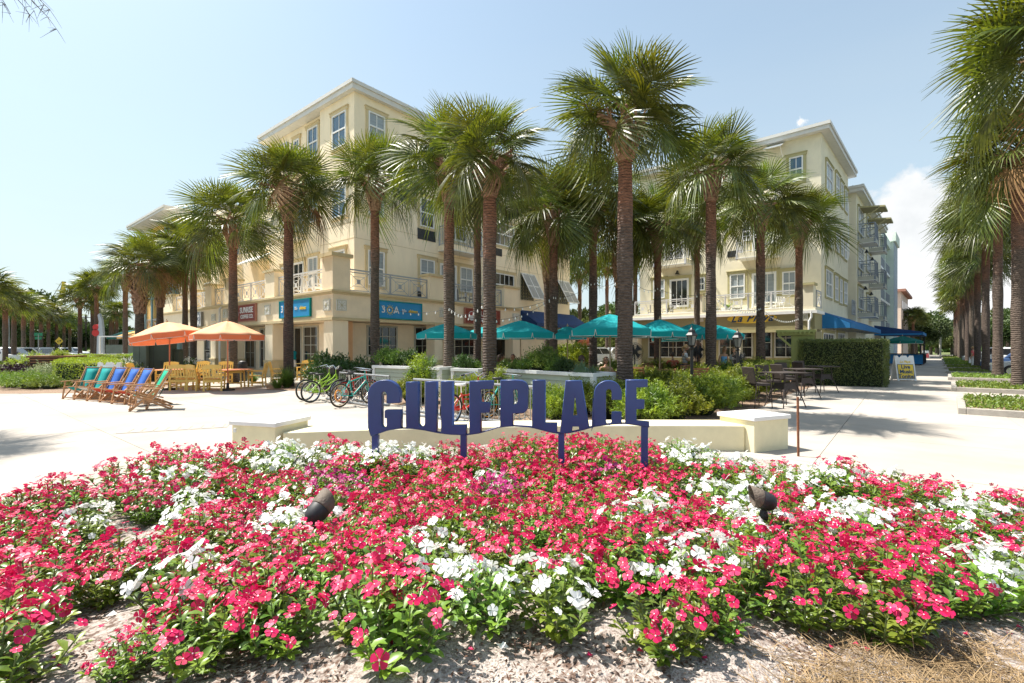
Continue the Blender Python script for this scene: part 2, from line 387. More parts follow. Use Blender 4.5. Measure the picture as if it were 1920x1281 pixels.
_txt = {}
def text_mesh(s, size, depth, m, align='CENTER', shear=0.0, bold=0.0, spacing=1.0):
    """lettering as a mesh in its local XY plane, x right, y up, centred"""
    c = bpy.data.curves.new('lettering', 'FONT'); c.body = s; c.size = size; c.extrude = depth; c.align_x = align; c.align_y = 'CENTER'
    c.shear = shear; c.offset = bold; c.space_character = spacing; c.resolution_u = 3
    o = bpy.data.objects.new('lettering_tmp', c); COL.objects.link(o)
    bpy.context.view_layer.update()
    me = bpy.data.meshes.new_from_object(o.evaluated_get(bpy.context.evaluated_depsgraph_get()))
    bpy.data.objects.remove(o); bpy.data.curves.remove(c)
    me.materials.clear(); me.materials.append(m); return me
# ================================================================ ground
def poly_sheet(name, pts, z, m, kindname=None):
    b = MB(); n = len(pts); b.v = [(x, y, z) for x, y in pts]; b.f = [tuple(range(n))]
    return struct(kindname or name, b.mesh(name, m))
poly_sheet('ground', [(-1500, -400), (1500, -400), (1500, 2000), (-1500, 2000)], -.10, M['grass_field'])
plaza = poly_sheet('plaza', [(-75, -45), (80, -45), (110, 110), (30, 110), (-20, 45), (-85, 75)], -.022, M['concrete_base'])  # unseen stretch behind the camera extended to bounce light onto the walls
# paving slabs laid on the plaza base, joints open
UA = math.atan2(.777, .63)
def in_bed(x, y, pad=0.0):
    r = math.hypot(x, y); return r < bed_R(x, y)-pad
def bed_R(x, y):
    a = math.degrees(math.atan2(y, x))
    def ss(t): t = max(0, min(1, t)); return t*t*(3-2*t)
    return 6.5+1.15*(ss((a-50)/14)-ss((a-122)/12))
sl = 2.9; sb = MB(); g = .0045
sb.box(-sl/2+g, sl/2-g, -sl/2+g, sl/2-g, -.05, 0)
slab_me = sb.mesh('paving_slab', M['concrete'])
cu, su = math.cos(UA), math.sin(UA); cnt = 0
cand = []
for i in range(-14, 26):
    for j in range(-14, 22):
        x = cu*i*sl - su*j*sl + .9; y = su*i*sl + cu*j*sl + .4
        if y < .5 or y > 62: continue
        px = 960+F0*x/y
        lim = 33 if px < 1200 else 62
        if y > lim or px < -260 or px > 2150: continue
        if math.hypot(x, y) < 3.6: continue
        cand.append((y, x, i, j))
cand.sort()
for y, x, i, j in cand[:290]:
    o = obj('paving_slab', slab_me, plaza, (x, y, rnd.uniform(-.0015, .0015)), (0, 0, UA))
# asphalt: street on the left, car park on the right, both beyond the palms
poly_sheet('street', [(-52, 38), (-120, 62), (-190, 230), (-40, 230), (-62, 96), (-74, 78)], -.018+.03, M['asphalt'])
poly_sheet('car_park', [(24.6, 19.0), (90, 92), (240, 92), (90, -10), (40, -10)], .006, M['asphalt'])
poly_sheet('far_road', [(-45, 60), (30, 60), (40, 78), (-60, 78)], .004, M['asphalt'])

t = struct('access_hatch', MB().box(-.95, .95, -.28, .28, -.03, .004).mesh('access_hatch', M['kerb'])); t.location = (XX(318, 9.7), 9.85, 0); t.rotation_euler = (0, 0, R(24))
b = MB()
for q in range(9): b.box(-.9+q*.2, -.9+q*.2+.17, -.24, .24, .004, .009)
obj('hatch_plate', b, t, m=M['concrete'])['kind'] = 'stuff'
# ================================================================ buildings: a local frame with two facades
class Frame:
    def __init__(s, ox, oy, ang): s.o = (ox, oy); s.a = ang; s.c = math.cos(ang); s.s = math.sin(ang)
    def tol(s, x, y): x -= s.o[0]; y -= s.o[1]; return (x*s.c+y*s.s, -x*s.s+y*s.c)
    def tow(s, x, y): return (s.o[0]+x*s.c-y*s.s, s.o[1]+x*s.s+y*s.c)
    def hit(s, px, py, pl, val):
        a = (px-960)/F0; c0 = s.tol(0, 0); c1 = s.tol(a, 1); d = (c1[0]-c0[0], c1[1]-c0[1])
        i, j = (0, 1) if pl == 'x' else (1, 0)
        t = (val-c0[i])/d[i]; return c0[j]+t*d[j], ZZ(py, t)
    def rect(s, px0, px1, py0, py1, pl, val):
        s0, _ = s.hit(px0, py0, pl, val); s1, _ = s.hit(px1, py0, pl, val); pm = (px0+px1)/2
        _, z1 = s.hit(pm, py0, pl, val); _, z0 = s.hit(pm, py1, pl, val)
        if s0 > s1: s0, s1 = s1, s0
        return s0, s1, z0, z1
def pt(pl, val, s, o, z): return (val-o, s, z) if pl == 'x' else (s, val-o, z)
def fbox(b, pl, val, s0, s1, z0, z1, o0, o1):
    p = pt(pl, val, s0, o0, z0); q = pt(pl, val, s1, o1, z1); return b.box(p[0], q[0], p[1], q[1], z0, z1)
def fbeam(b, pl, val, a, c, w, h=None): return b.beam(pt(pl, val, *a), pt(pl, val, *c), w, h)
PANES = {}
def pane_me(g):
    if g not in PANES: PANES[g] = MB().box(0, 1, 0, 1, 0, 1).mesh('pane', M[g])
    return PANES[g]
def window(root, pl, val, s0, s1, z0, z1, cols=2, rows=2, glass='glass_blue', frame='white_paint', trim='trim_tan', fw=.075, sash=True, tw=.16, name='window', glass2=None):
    b = MB()
    fbox(b, pl, val, s0, s1, z1-fw, z1, .0, .075); fbox(b, pl, val, s0, s1, z0, z0+fw, .0, .085)
    fbox(b, pl, val, s0, s0+fw, z0+fw, z1-fw, .0, .075); fbox(b, pl, val, s1-fw, s1, z0+fw, z1-fw, .0, .075)
    iw = s1-s0-2*fw; ih = z1-z0-2*fw
    for i in range(1, cols): x = s0+fw+iw*i/cols; fbox(b, pl, val, x-.018, x+.018, z0+fw, z1-fw, .0, .05)
    for i in range(1, rows):
        z = z0+fw+ih*i/rows; t = .04 if (sash and i == rows//2) else .018
        fbox(b, pl, val, s0+fw, s1-fw, z-t, z+t, .0, .055 if t < .03 else .065)
    w = obj(name, b, root, m=M[frame])
    for i in range(cols):
        for j in range(rows):
            p = pt(pl, val, s0+fw+iw*i/cols+.004, .012, z0+fw+ih*j/rows+.004)
            gl = glass2 if (glass2 and j < rows/2) else glass
            sx_, sy_ = (-.012+.022, iw/cols-.008) if pl == 'x' else (iw/cols-.008, .01)
            obj('pane', pane_me(gl), w, p, (0, 0, 0), (.01 if pl == 'x' else iw/cols-.008, iw/cols-.008 if pl == 'x' else .01, ih/rows-.008))
    if trim:
        t = MB(); h = .035
        fbox(t, pl, val, s0-tw, s0-.003, z0-tw, z1, -.01, .055); fbox(t, pl, val, s1+.003, s1+tw, z0-tw, z1, -.01, .055)
        fbox(t, pl, val, s0-.003, s1+.003, z0-tw, z0-.003, -.01, .06)
        fbox(t, pl, val, s0-tw-.04, s1+tw+.04, z1+.003, z1+tw+.02, -.01, .09)
        fbox(t, pl, val, s0-tw-.08, s1+tw+.08, z1+tw+.022, z1+tw+.07, -.01, .13)
        obj('surround', t, w, m=M[trim])
    return w
def pwin(fr, root, pl, val, px0, px1, py0, py1, **k):
    s0, s1, z0, z1 = fr.rect(px0, px1, py0, py1, pl, val)
    return window(root, pl, val, s0, s1, z0, z1, **k)
def vent(fr, root, pl, val, px0, px1, py0, py1):
    s0, s1, z0, z1 = fr.rect(px0, px1, py0, py1, pl, val); b = MB()
    fbox(b, pl, val, s0, s1, z0, z1, 0, .02)
    n = 9
    for i in range(n): z = z0+(z1-z0)*(i+.5)/n; fbox(b, pl, val, s0, s1, z-.012, z+.012, .02, .05)
    for q in (s0, (s0+s1)/2, s1): fbox(b, pl, val, q-.02, q+.02, z0, z1, .02, .06)
    return obj('vent_grille', b, root, m=M['louver_dark'])
def balusters(b, pts, z0, z1, step=.13, w=.022):
    for (a, c) in zip(pts[:-1], pts[1:]):
        a = Vector(a); c = Vector(c); L_ = (c-a).length; n = max(1, int(L_/step))
        for i in range(1, n):
            p = a.lerp(c, i/n); b.box(p.x-w/2, p.x+w/2, p.y-w/2, p.y+w/2, z0, z1)
def balcony(root, pl, val, s0, s1, zf, h=1.07, proj=1.1, slab='stucco_cream', rail='rail_grey', th=.32, deco=True):
    b = MB(); fbox(b, pl, val, s0, s1, zf-th, zf, 0, proj)
    o = obj('balcony', b, root, m=M[slab])
    b = MB(); fbox(b, pl, val, s0-.04, s1+.04, zf-th-.05, zf-th-.002, 0, proj+.04)
    obj('slab_edge', b, o, m=M['white_medallion'])
    r = MB(); P2 = lambda s, q: pt(pl, val, s, q, 0)[:2]
    e = .04; A = P2(s0+e, .02); B = P2(s0+e, proj-e); C = P2(s1-e, proj-e); D = P2(s1-e, .02)
    for (p, q) in ((A, B), (B, C), (C, D)):
        for z, t in ((zf+h, .06), (zf+h-.16, .03), (zf+.1, .04)): r.beam((p[0], p[1], z), (q[0], q[1], z), t)
    balusters(r, [(p[0], p[1], 0) for p in (A, B, C, D)], zf+.1, zf+h-.14)
    for p in (A, B, C, D): r.box(p[0]-.035, p[0]+.035, p[1]-.035, p[1]+.035, zf, zf+h+.04)
    for p in (B, C): r.box(p[0]-.06, p[0]+.06, p[1]-.06, p[1]+.06, zf-th-.12, zf-.03)
    obj('railing', r, o, m=M[rail]); return o
def deco_rail(root, pl, val, s0, s1, z0, z1, pw=1.35, m='rail_white', name='railing'):
    if s0 > s1: s0, s1 = s1, s0
    n = max(1, round((s1-s0)/pw)); w = (s1-s0)/n
    b = MB()
    for z, t in ((z1, .07), (z1-.12, .03), (z0+.08, .045)): fbox(b, pl, val, s0, s1, z-t/2, z+t/2, -.03, .03)
    for i in range(n+1):
        if i % 2 == 0 or n < 3: fbox(b, pl, val, s0+i*w-.035, s0+i*w+.035, z0-.02, z1-.036, -.035, .035)
    o = obj(name, b, root, m=M[m])
    for i in range(n):
        a = s0+i*w+.05; c = a+w-.1; p = MB(); lo = z0+.11; hi = z1-.14; ms = (a+c)/2; mz = (lo+hi)/2; t = .022
        q = .10
        for (x0, x1, y0, y1) in ((a, c, lo, hi), ((a+ms)/2-.03, (c+ms)/2+.03, (lo+mz)/2-.03, (hi+mz)/2+.03)):
            fbeam(p, pl, val, (x0, 0, y0), (x1, 0, y0), t); fbeam(p, pl, val, (x0, 0, y1), (x1, 0, y1), t)
            fbeam(p, pl, val, (x0, 0, y0), (x0, 0, y1), t); fbeam(p, pl, val, (x1, 0, y0), (x1, 0, y1), t)
        for sx_ in (-1, 1):
            for sz_ in (-1, 1): fbeam(p, pl, val, (ms+sx_*q*.8, .004, mz+sz_*q*.8), (ms+sx_*(c-a)/2, .004, mz+sz_*(hi-lo)/2), t)
        fbox(p, pl, val, ms-q, ms+q, mz-q*1.2, mz+q*1.2, -.012, .012)
        obj('panel', p, o, m=M[m])
    return o
def medallion(fr, root, pl, val, px0, px1, py0, py1):
    s0, s1, z0, z1 = fr.rect(px0, px1, py0, py1, pl, val); b = MB(); fbox(b, pl, val, s0, s1, z0, z1, 0, .07)
    o = obj('medallion', b, root, m=M['white_medallion']); g = MB(); ms, mz = (s0+s1)/2, (z0+z1)/2; e = .04
    for (x0, x1, y0, y1) in ((s0+e, s1-e, z0+e, z1-e),):
        fbeam(g, pl, val, (x0, .073, y0), (x1, .073, y0), .014); fbeam(g, pl, val, (x0, .073, y1), (x1, .073, y1), .014)
        fbeam(g, pl, val, (x0, .073, y0), (x0, .073, y1), .014); fbeam(g, pl, val, (x1, .073, y0), (x1, .073, y1), .014)
        for k in range(4):
            t = math.pi*k/4; fbeam(g, pl, val, (ms-.42*(s1-s0)*math.cos(t), .074, mz-.42*(z1-z0)*math.sin(t)), (ms+.42*(s1-s0)*math.cos(t), .074, mz+.42*(z1-z0)*math.sin(t)), .012)
    obj('grooves', g, o, m=M['trim_olive']); return o
def shutter(fr, root, pl, val, px0, px1, py0, py1):
    s0, s1, z0, z1 = fr.rect(px0, px1, py0, py1, pl, val); b = MB(); h = z1-z0
    # opening with an iron lattice behind
    fbox(b, pl, val, s0, s1, z0, z1, 0, .02); op = obj('shutter_opening', b, root, m=M['louver_dark'])
    l = MB(); k = 5
    for i in range(k+1): x = s0+(s1-s0)*i/k; fbox(l, pl, val, x-.012, x+.012, z0, z1, .03, .05)
    for i in range(9): z = z0+h*i/8; fbox(l, pl, val, s0, s1, z-.012, z+.012, .034, .046)
    for i in range(k):
        for j in range(8):
            a = s0+(s1-s0)*i/k; c = s0+(s1-s0)*(i+1)/k; y0 = z0+h*j/8; y1 = z0+h*(j+1)/8
            fbeam(l, pl, val, (a, .05, y0), (c, .05, y1), .012); fbeam(l, pl, val, (c, .053, y0), (a, .053, y1), .012)
    obj('lattice', l, op, m=M['trim_olive'])
    # tilted louvred leaf hung from the head
    ot = .12; ob = .12+h*.55; zt = z1; zb = z1-h*.98
    f = MB(); L_ = lambda s, t, d=0: pt(pl, val, s, ot+(ob-ot)*t+d, zt+(zb-zt)*t)
    ms = (s0+s1)/2
    for s in (s0, ms, s1): f.beam(L_(s, 0), L_(s, 1), .085, .05)
    for t in (0, .5, 1): f.beam(L_(s0, t), L_(s1, t), .05, .085)
    sh = obj('shutter', f, root, m=M['white_paint'])
    for (a, c) in ((s0+.04, ms-.04), (ms+.04, s1-.04)):
        q = MB(); n = 34
        for i in range(n):
            t = (i+.5)/n; q.beam(L_(a, t, -.012), L_(c, t, .012), .006, .055)
        q.quad(L_(a, .01, -.02), L_(c, .01, -.02), L_(c, .99, -.02), L_(a, .99, -.02))
        obj('louvre_panel', q, sh, m=M['shutter_grey'])
    s_ = MB()
    for s in (s0+.03, s1-.03): s_.beam(pt(pl, val, s, .02, z0-.05), L_(s, .96), .02)
    s_.beam(pt(pl, val, s0, .05, z0-.06), pt(pl, val, s1+.05, ob-.02, z0-.03), .015)
    obj('stay', s_, sh, m=M['steel']); return sh
def wall_lamp(root, pl, val, s, z):
    b = MB(); o = pt(pl, val, s, .22, z)
    b.lathe([(.02, .16), (.05, .12), (.09, .02), (.16, -.1), (.165, -.12)], 10, (o[0], o[1], z)); b.beam(pt(pl, val, s, 0, z+.12), (o[0], o[1], z+.16), .03)
    return obj('wall_lamp', b, root, m=M['black_metal'])
def wall_slab(b, pl, val, s0, s1, z0, z1, th=.3): fbox(b, pl, val, s0, s1, z0, z1, -th, 0)
def score_lines(root, pl, val, segs, m='trim_tan'):
    for (s0, s1, z0, z1) in segs: b = MB(); fbox(b, pl, val, s0, s1, z0, z1, 0, .008); obj('stucco_joint', b, root, m=M[m])
def hip_roof(root, x0, x1, y0, y1, z, ov=.26, fh=.42, rise=1.6, m='roof_metal', fm='fascia', seam=.6):
    X0, X1, Y0, Y1 = x0-ov, x1+ov, y0-ov, y1+ov
    b = MB(); b.box(X0, X1, Y0, Y1, z, z+.05); so_ = obj('soffit', b, root, m=M['white_medallion'] if fm == 'fascia' else M[fm])
    b = MB()
    for (a, c, d, e) in ((X0, X1, Y0-.05, Y0), (X0, X1, Y1, Y1+.05), (X0-.05, X0, Y0-.05, Y1+.05), (X1, X1+.05, Y0-.05, Y1+.05)): b.box(a, c, d, e, z-.02, z+fh)
    for (a, c, d, e) in ((X0-.05, X1+.05, Y0-.13, Y0-.052), (X0-.13, X0-.052, Y0-.13, Y1+.05)): b.box(a, c, d, e, z+fh-.16, z+fh+.03)
    obj('fascia', b, root, m=M[fm])
    w = min(X1-X0, Y1-Y0)/2; zt = z+fh+rise; zb = z+fh+.02
    b = MB(); A, B, C, D = (X0-.1, Y0-.1, zb), (X1+.1, Y0-.1, zb), (X1+.1, Y1+.1, zb), (X0-.1, Y1+.1, zb)
    if X1-X0 < Y1-Y0: E, G = ((X0+X1)/2, Y0+w, zt), ((X0+X1)/2, Y1-w, zt); fs = [(A, B, E), (B, C, G, E), (C, D, G), (D, A, E, G)]
    else: E, G = (X0+w, (Y0+Y1)/2, zt), (X1-w, (Y0+Y1)/2, zt); fs = [(A, B, G, E), (B, C, G), (C, D, E, G), (D, A, E)]
    for f in fs: n = len(b.v); b.v += list(f); b.f.append(tuple(range(n, n+len(f))))
    rf = obj('roof', b, root, m=M[m])
    b = MB(); k = int((X1-X0)/seam); sl_ = rise/w
    for i in range(k+1):
        x = X0+(X1-X0)*i/k; run = min(w, x-X0, X1-x)+.05; b.beam((x, Y0-.12, zb+.02), (x, Y0+run, zb+.03+run*sl_), .04, .05)
    k = int((Y1-Y0)/seam)
    for i in range(k+1):
        y = Y0+(Y1-Y0)*i/k; run = min(w, y-Y0, Y1-y)+.05; b.beam((X0-.12, y, zb+.02), (X0+run, y, zb+.03+run*sl_), .04, .05)
    obj('roof_seams', b, root, m=M[m])
def text_on(fr, parent, pl, val, s, z, off, string, size, depth, m, name='lettering', **k):
    me = text_mesh(string, size, depth, m, **k)
    # plane y: x right = +s, outward -y ; plane x: right in view = -s direction, outward -x
    if pl == 'y': rot = (R(90), 0, 0)
    else: rot = (R(90), 0, R(-90))
    p = pt(pl, val, s, off, z); return obj(name, me, parent, p, rot)

# ---------------------------------------------------------------- left (cream) building
LF = Frame(-8.668, 26.57, UA)
lb = thing('apartment_building', 'cream four-storey stucco building with corner terrace over shops, left of centre', 'building', (LF.o[0], LF.o[1], 0), UA)
PX, PY = -2.41, -1.90        # podium planes in the local frame
ZT = 15.75
sA = LF.hit(600, 400, 'x', 0)[0]; sB = LF.hit(505, 400, 'x', .3)[0]; sC = LF.hit(332, 450, 'x', .6)[0]
rE = LF.hit(1068, 450, 'y', 0)[0]
b = MB(); b.box(0, rE, 0, sA, 3.3, ZT); b.box(.3, rE, sA+.002, sB, 3.3, ZT-.01); obj('wall', b, lb, m=M['stucco_cream'])
b = MB(); b.box(.6, 11, sB+.003, sC, 3.3, 12.6); b.box(-.2, .55, sB+.5, sB+3.2, 3.3, 8.4); b.box(-.25, .56, sB+7.2, sB+9.0, 3.3, 8.4); obj('wall', b, lb, m=M['stucco_cream'])
hip_roof(lb, 0, rE, 0, sB, ZT)
# the podium: belt, ledges, piers, set-back shop wall
pE = LF.hit(974, 590, 'y', PY)[0]; pL = LF.hit(306, 590, 'x', PX)[0]
ZB0, ZB1 = 3.02, 4.38
b = MB(); b.box(PX, pE, PY, 3, ZB0, ZB1); b.box(PX+.001, 3, 3.001, pL, ZB0, ZB1); obj('podium_belt', b, lb, m=M['stucco_tan'])
b = MB()
for z0, z1, o in ((ZB1, ZB1+.10, .14), (ZB1-.09, ZB1-.002, .08), (ZB0-.02, ZB0+.12, .10)):
    b.box(PX-o, pE+o, PY-o, PY+.1, z0, z1); b.box(PX-o, PX+.1, PY+.1, pL+o, z0, z1); b.box(pE-.1, pE+o, PY+.1, 0, z0, z1)
obj('ledge', b, lb, m=M['trim_tan'])
b = MB(); b.box(PX+1.3, rE, PY+1.3, 3.2, 0, ZB0-.03); b.box(PX+1.3, 3, 3.201, pL-.2, 0, ZB0-.03); b.box(0, rE, 3.202, sA, 0, ZB0-.03); obj('shop_wall', b, lb, m=M['stucco_tan'])
def pier(px0, px1, pl, val, z0, z1, m='stucco_cream', th=.75, pad=True, cap=True, base=True):
    s0 = LF.hit(px0, 600, pl, val)[0]; s1 = LF.hit(px1, 600, pl, val)[0]
    if s0 > s1: s0, s1 = s1, s0
    b = MB(); fbox(b, pl, val, s0, s1, z0, z1, -th, 0 if z0 < 1 else .02)
    o = obj('pier', b, lb, m=M[m])
    b = MB()
    if z0 < 1: fbox(b, pl, val, s0-.05, s1+.05, 0, .85, -th-.05, .05); fbox(b, pl, val, s0-.08, s1+.08, .85, .93, -th-.08, .08)
    else: fbox(b, pl, val, s0-.1, s1+.1, z1, z1+.14, -th-.1, .12)
    obj('pier_trim', b, o, m=M['trim_tan']); return s0, s1
# corner pier: local box
c0 = LF.hit(607, 600, 'x', PX)[0]; c1 = LF.hit(653, 600, 'y', PY)[0]
b = MB(); b.box(PX+.002, c1, PY+.002, c0, 0, ZB0-.03); obj('pier', b, lb, m=M['stucco_cream'])
b = MB(); b.box(PX-.02, c1+.1, PY-.02, c0+.1, ZB1+.1, 6.12); o = obj('pier', b, lb, m=M['stucco_tan']); b = MB(); b.box(PX-.14, c1+.2, PY-.14, c0+.2, 6.12, 6.3); obj('pier_trim', b, o, m=M['trim_tan'])
b = MB(); s0 = LF.hit(653, 600, 'y', PY)[0]; s1 = LF.hit(662, 600, 'y', PY)[0]; b.box(c1+.003, s1+.25, PY+.42, PY+1.28, 0, ZB0-.03); obj('wall_panel', b, lb, m=M['peach'])
PL = [pier(497, 511, 'x', PX, 0, ZB0-.03), pier(395, 404, 'x', PX, 0, ZB0-.03), pier(425, 434, 'x', PX, 0, ZB0-.03)]
for a in (815, 962): pier(a, a+14, 'y', PY, 0, ZB0-.03)
ups = [pier(497, 515, 'x', PX, ZB1+.1, 5.95), pier(421, 432, 'x', PX, ZB1+.1, 6.0), pier(385, 397, 'x', PX, ZB1+.1, 5.9), pier(350, 360, 'x', PX, ZB1+.1, 5.8), pier(306, 324, 'x', PX, ZB1+.1, 5.75)]
upr = [pier(806, 832, 'y', PY, ZB1+.1, 5.85), pier(945, 972, 'y', PY, ZB1+.1, 5.85)]
zr0, zr1 = ZB1+.1, 5.72
q = [c0+.1]+[v for t in ups for v in t]+[pL]
for i in range(0, 10, 2):
    if q[i+1]-q[i] > .5: deco_rail(lb, 'x', PX+.25, q[i], q[i+1], zr0, zr1-.1)
q = [c1+.1, upr[0][0], upr[0][1], upr[1][0]]
for i in (0, 2): deco_rail(lb, 'y', PY+.25, q[i], q[i+1], zr0, zr1-.1, m='rail_grey')
# windows of the right-hand facade
RW = [(690, 721, 214, 266, 'glass_blind'), (690, 719, 345, 406, 'glass_blind'), (689, 720, 471, 536, 'glass_blind'),
      (787, 813, 272, 322, 'glass_blue'), (787, 813, 373, 427, 'glass_dark'), (787, 814, 487, 537, 'glass_blind'),
      (862, 885, 502, 548, 'glass_blind')]
for (a, c, d, e, g_) in RW: pwin(LF, lb, 'y', 0, a, c, d, e, glass=g_, glass2='glass_dark' if g_ == 'glass_blue' else None)
for (a, c, d, e) in [(927, 963, 320, 356), (927, 963, 420, 462), (927, 963, 514, 556)]: pwin(LF, lb, 'y', 0, a, c, d, e, cols=4, glass='glass_dark')
pwin(LF, lb, 'y', 0, 824, 855, 496, 566, cols=2, rows=1, glass='glass_blind', name='door', fw=.12)
pwin(LF, lb, 'y', 0, 832, 874, 390, 452, cols=2, rows=1, glass='glass_dark', name='door', fw=.12)
pwin(LF, lb, 'y', 0, 832, 874, 290, 345, cols=2, rows=1, glass='glass_dark', name='door', fw=.12)
for a in [(783, 815, 431, 451), (920, 940, 465, 479), (783, 803, 547, 561), (783, 815, 326, 344)]: vent(LF, lb, 'y', 0, *a)
for (a, c, d, e) in [(818, 888, 468, 478), (818, 888, 366, 378)]:
    s0, s1, z0, z1 = LF.rect(a, c, d, e, 'y', 0); balcony(lb, 'y', 0, s0+.2, s1-.3, z1, h=1.25)
for a in [(976, 1000, 428, 470), (1044, 1064, 442, 485), (976, 1000, 515, 563), (1044, 1064, 528, 570), (976, 1000, 340, 385), (1044, 1064, 362, 400)]: shutter(LF, lb, 'y', 0, *a)
h1 = 6.9; h2 = 9.75; h3 = 12.7
score_lines(lb, 'y', 0, [(0, rE, z, z+.025) for z in (7.7, 8.6, 11.4)]+[(x, x+.02, 7.7, 11.4) for x in (LF.hit(742, 450, 'y', 0)[0], LF.hit(900, 450, 'y', 0)[0])])
# windows of the left-hand facade
for (a, c, d, e, g_) in [(624, 650, 213, 277, 'glass_blue'), (624, 650, 352, 407, 'glass_blue'), (622, 648, 470, 536, 'glass_blind')]: pwin(LF, lb, 'x', 0, a, c, d, e, glass=g_)
for (a, c, d, e, g_) in [(578, 597, 239, 296, 'glass_blue'), (581, 597, 366, 417, 'glass_blue'), (579, 597, 482, 540, 'glass_blind'), (552, 562, 262, 318, 'glass_blue')]: pwin(LF, lb, 'x', .3, a, c, d, e, glass=g_)
pwin(LF, lb, 'x', .3, 550, 571, 492, 560, cols=2, rows=1, name='door', glass='glass_dark', fw=.13); pwin(LF, lb, 'x', .3, 550, 571, 380, 446, cols=2, rows=1, name='door', glass='glass_blue', fw=.13)
pwin(LF, lb, 'x', .3, 529, 543, 500, 545, glass='glass_blind')
for (a, c, d, e) in [(525, 574, 446, 458), (525, 574, 322, 336)]:
    s0, s1, z0, z1 = LF.rect(a, c, d, e, 'x', .3); balcony(lb, 'x', .3, s0, s1-.1, z1, proj=1.25)
for (a, c, d, e, g_) in [(466, 477, 445, 468, 'glass_blue'), (437, 450, 440, 486, 'glass_blue'), (386, 398, 468, 506, 'glass_dark'), (384, 396, 530, 568, 'glass_dark'), (464, 480, 520, 556, 'glass_dark'), (350, 362, 545, 575, 'glass_dark'), (470, 484, 380, 420, 'glass_blue'), (400, 412, 420, 455, 'glass_dark')]:
    pwin(LF, lb, 'x', .6, a, c, d, e, glass=g_, tw=.12)
vent(LF, lb, 'x', .6, 463, 478, 474, 488)
for (a, c, d, e) in [(418, 464, 486, 496), (372, 408, 508, 518), (418, 464, 400, 410)]:
    s0, s1, z0, z1 = LF.rect(a, c, d, e, 'x', .6); balcony(lb, 'x', .6, s0, s1, z1, proj=1.2)
s0, s1, z0, z1 = LF.rect(473, 510, 482, 496, 'x', 0); b = MB()
for i in range(9):
    s = s0+(s1-s0)*i/8; b.beam((0, s, z1+.1), (-1.0, s, z0), .03, .10)
b.beam((-1.0, s0, z0), (-1.0, s1, z0), .06); b.quad((0, s0, z1+.16), (-1.02, s0, z0+.06), (-1.02, s1, z0+.06), (0, s1, z1+.16))
obj('slatted_canopy', b, lb, m=M['white_paint'])
for (p, y_) in ((557, 470), (449, 508), (401, 522)): s, z = LF.hit(p, y_, 'x', .8); wall_lamp(lb, 'x', .75 if p < 500 else .3, s, z)
score_lines(lb, 'x', 0, [(0, sA, z, z+.025) for z in (7.7, 8.6, 11.4)])
# shop fronts under the belt
XS, YS = PX+1.3, PY+1.3
def shop(pl, val, a, c, d, e, cols, rows, **k): return pwin(LF, lb, pl, val, a, c, d, e, cols=cols, rows=rows, sash=False, glass='glass_dark', frame=k.pop('frame', 'slab_grey'), trim=None, fw=.09, **k)
shop('x', XS, 570, 598, 611, 683, 2, 4, name='shop_window'); shop('x', XS, 552, 567, 613, 700, 1, 1, name='shop_door')
shop('x', XS, 461, 480, 633, 690, 2, 2, name='shop_door'); shop('x', XS, 489, 497, 616, 690, 1, 2, name='shop_window'); shop('x', XS, 440, 456, 618, 682, 1, 3, name='shop_window')
shop('x', XS, 384, 396, 634, 680, 1, 2, name='shop_door'); shop('x', XS, 410, 421, 630, 680, 1, 2, name='shop_window'); shop('x', XS, 345, 362, 632, 670, 2, 2, name='shop_window')
shop('y', YS, 687, 744, 611, 668, 4, 3, name='shop_window'); shop('y', YS, 776, 806, 613, 668, 2, 3, name='shop_window'); shop('y', YS, 850, 894, 616, 668, 3, 3, name='shop_window')
shop('y', YS, 925, 950, 618, 670, 1, 1, name='shop_door')
shop('y', 0, 985, 1040, 622, 668, 3, 2, name='shop_window')
for a in [(608, 620, 561, 583), (498, 508, 572, 591), (420, 427, 580, 596), (398, 405, 589, 602)]: medallion(LF, lb, 'x', PX, *a)
for a in [(630, 649, 562, 583), (824, 834, 577, 595), (961, 973, 588, 603)]: medallion(LF, lb, 'y', PY, *a)
b = MB(); s_, z_ = LF.hit(417, 600, 'x', PX); zz = 4.2
b.tube([(PX-.16, s_, 0), (PX-.16, s_, zz-.2), (PX-.16, s_, zz), (PX+.1, s_, zz+.25)], .07, 8); obj('downpipe', b, lb, m=M['white_paint'])

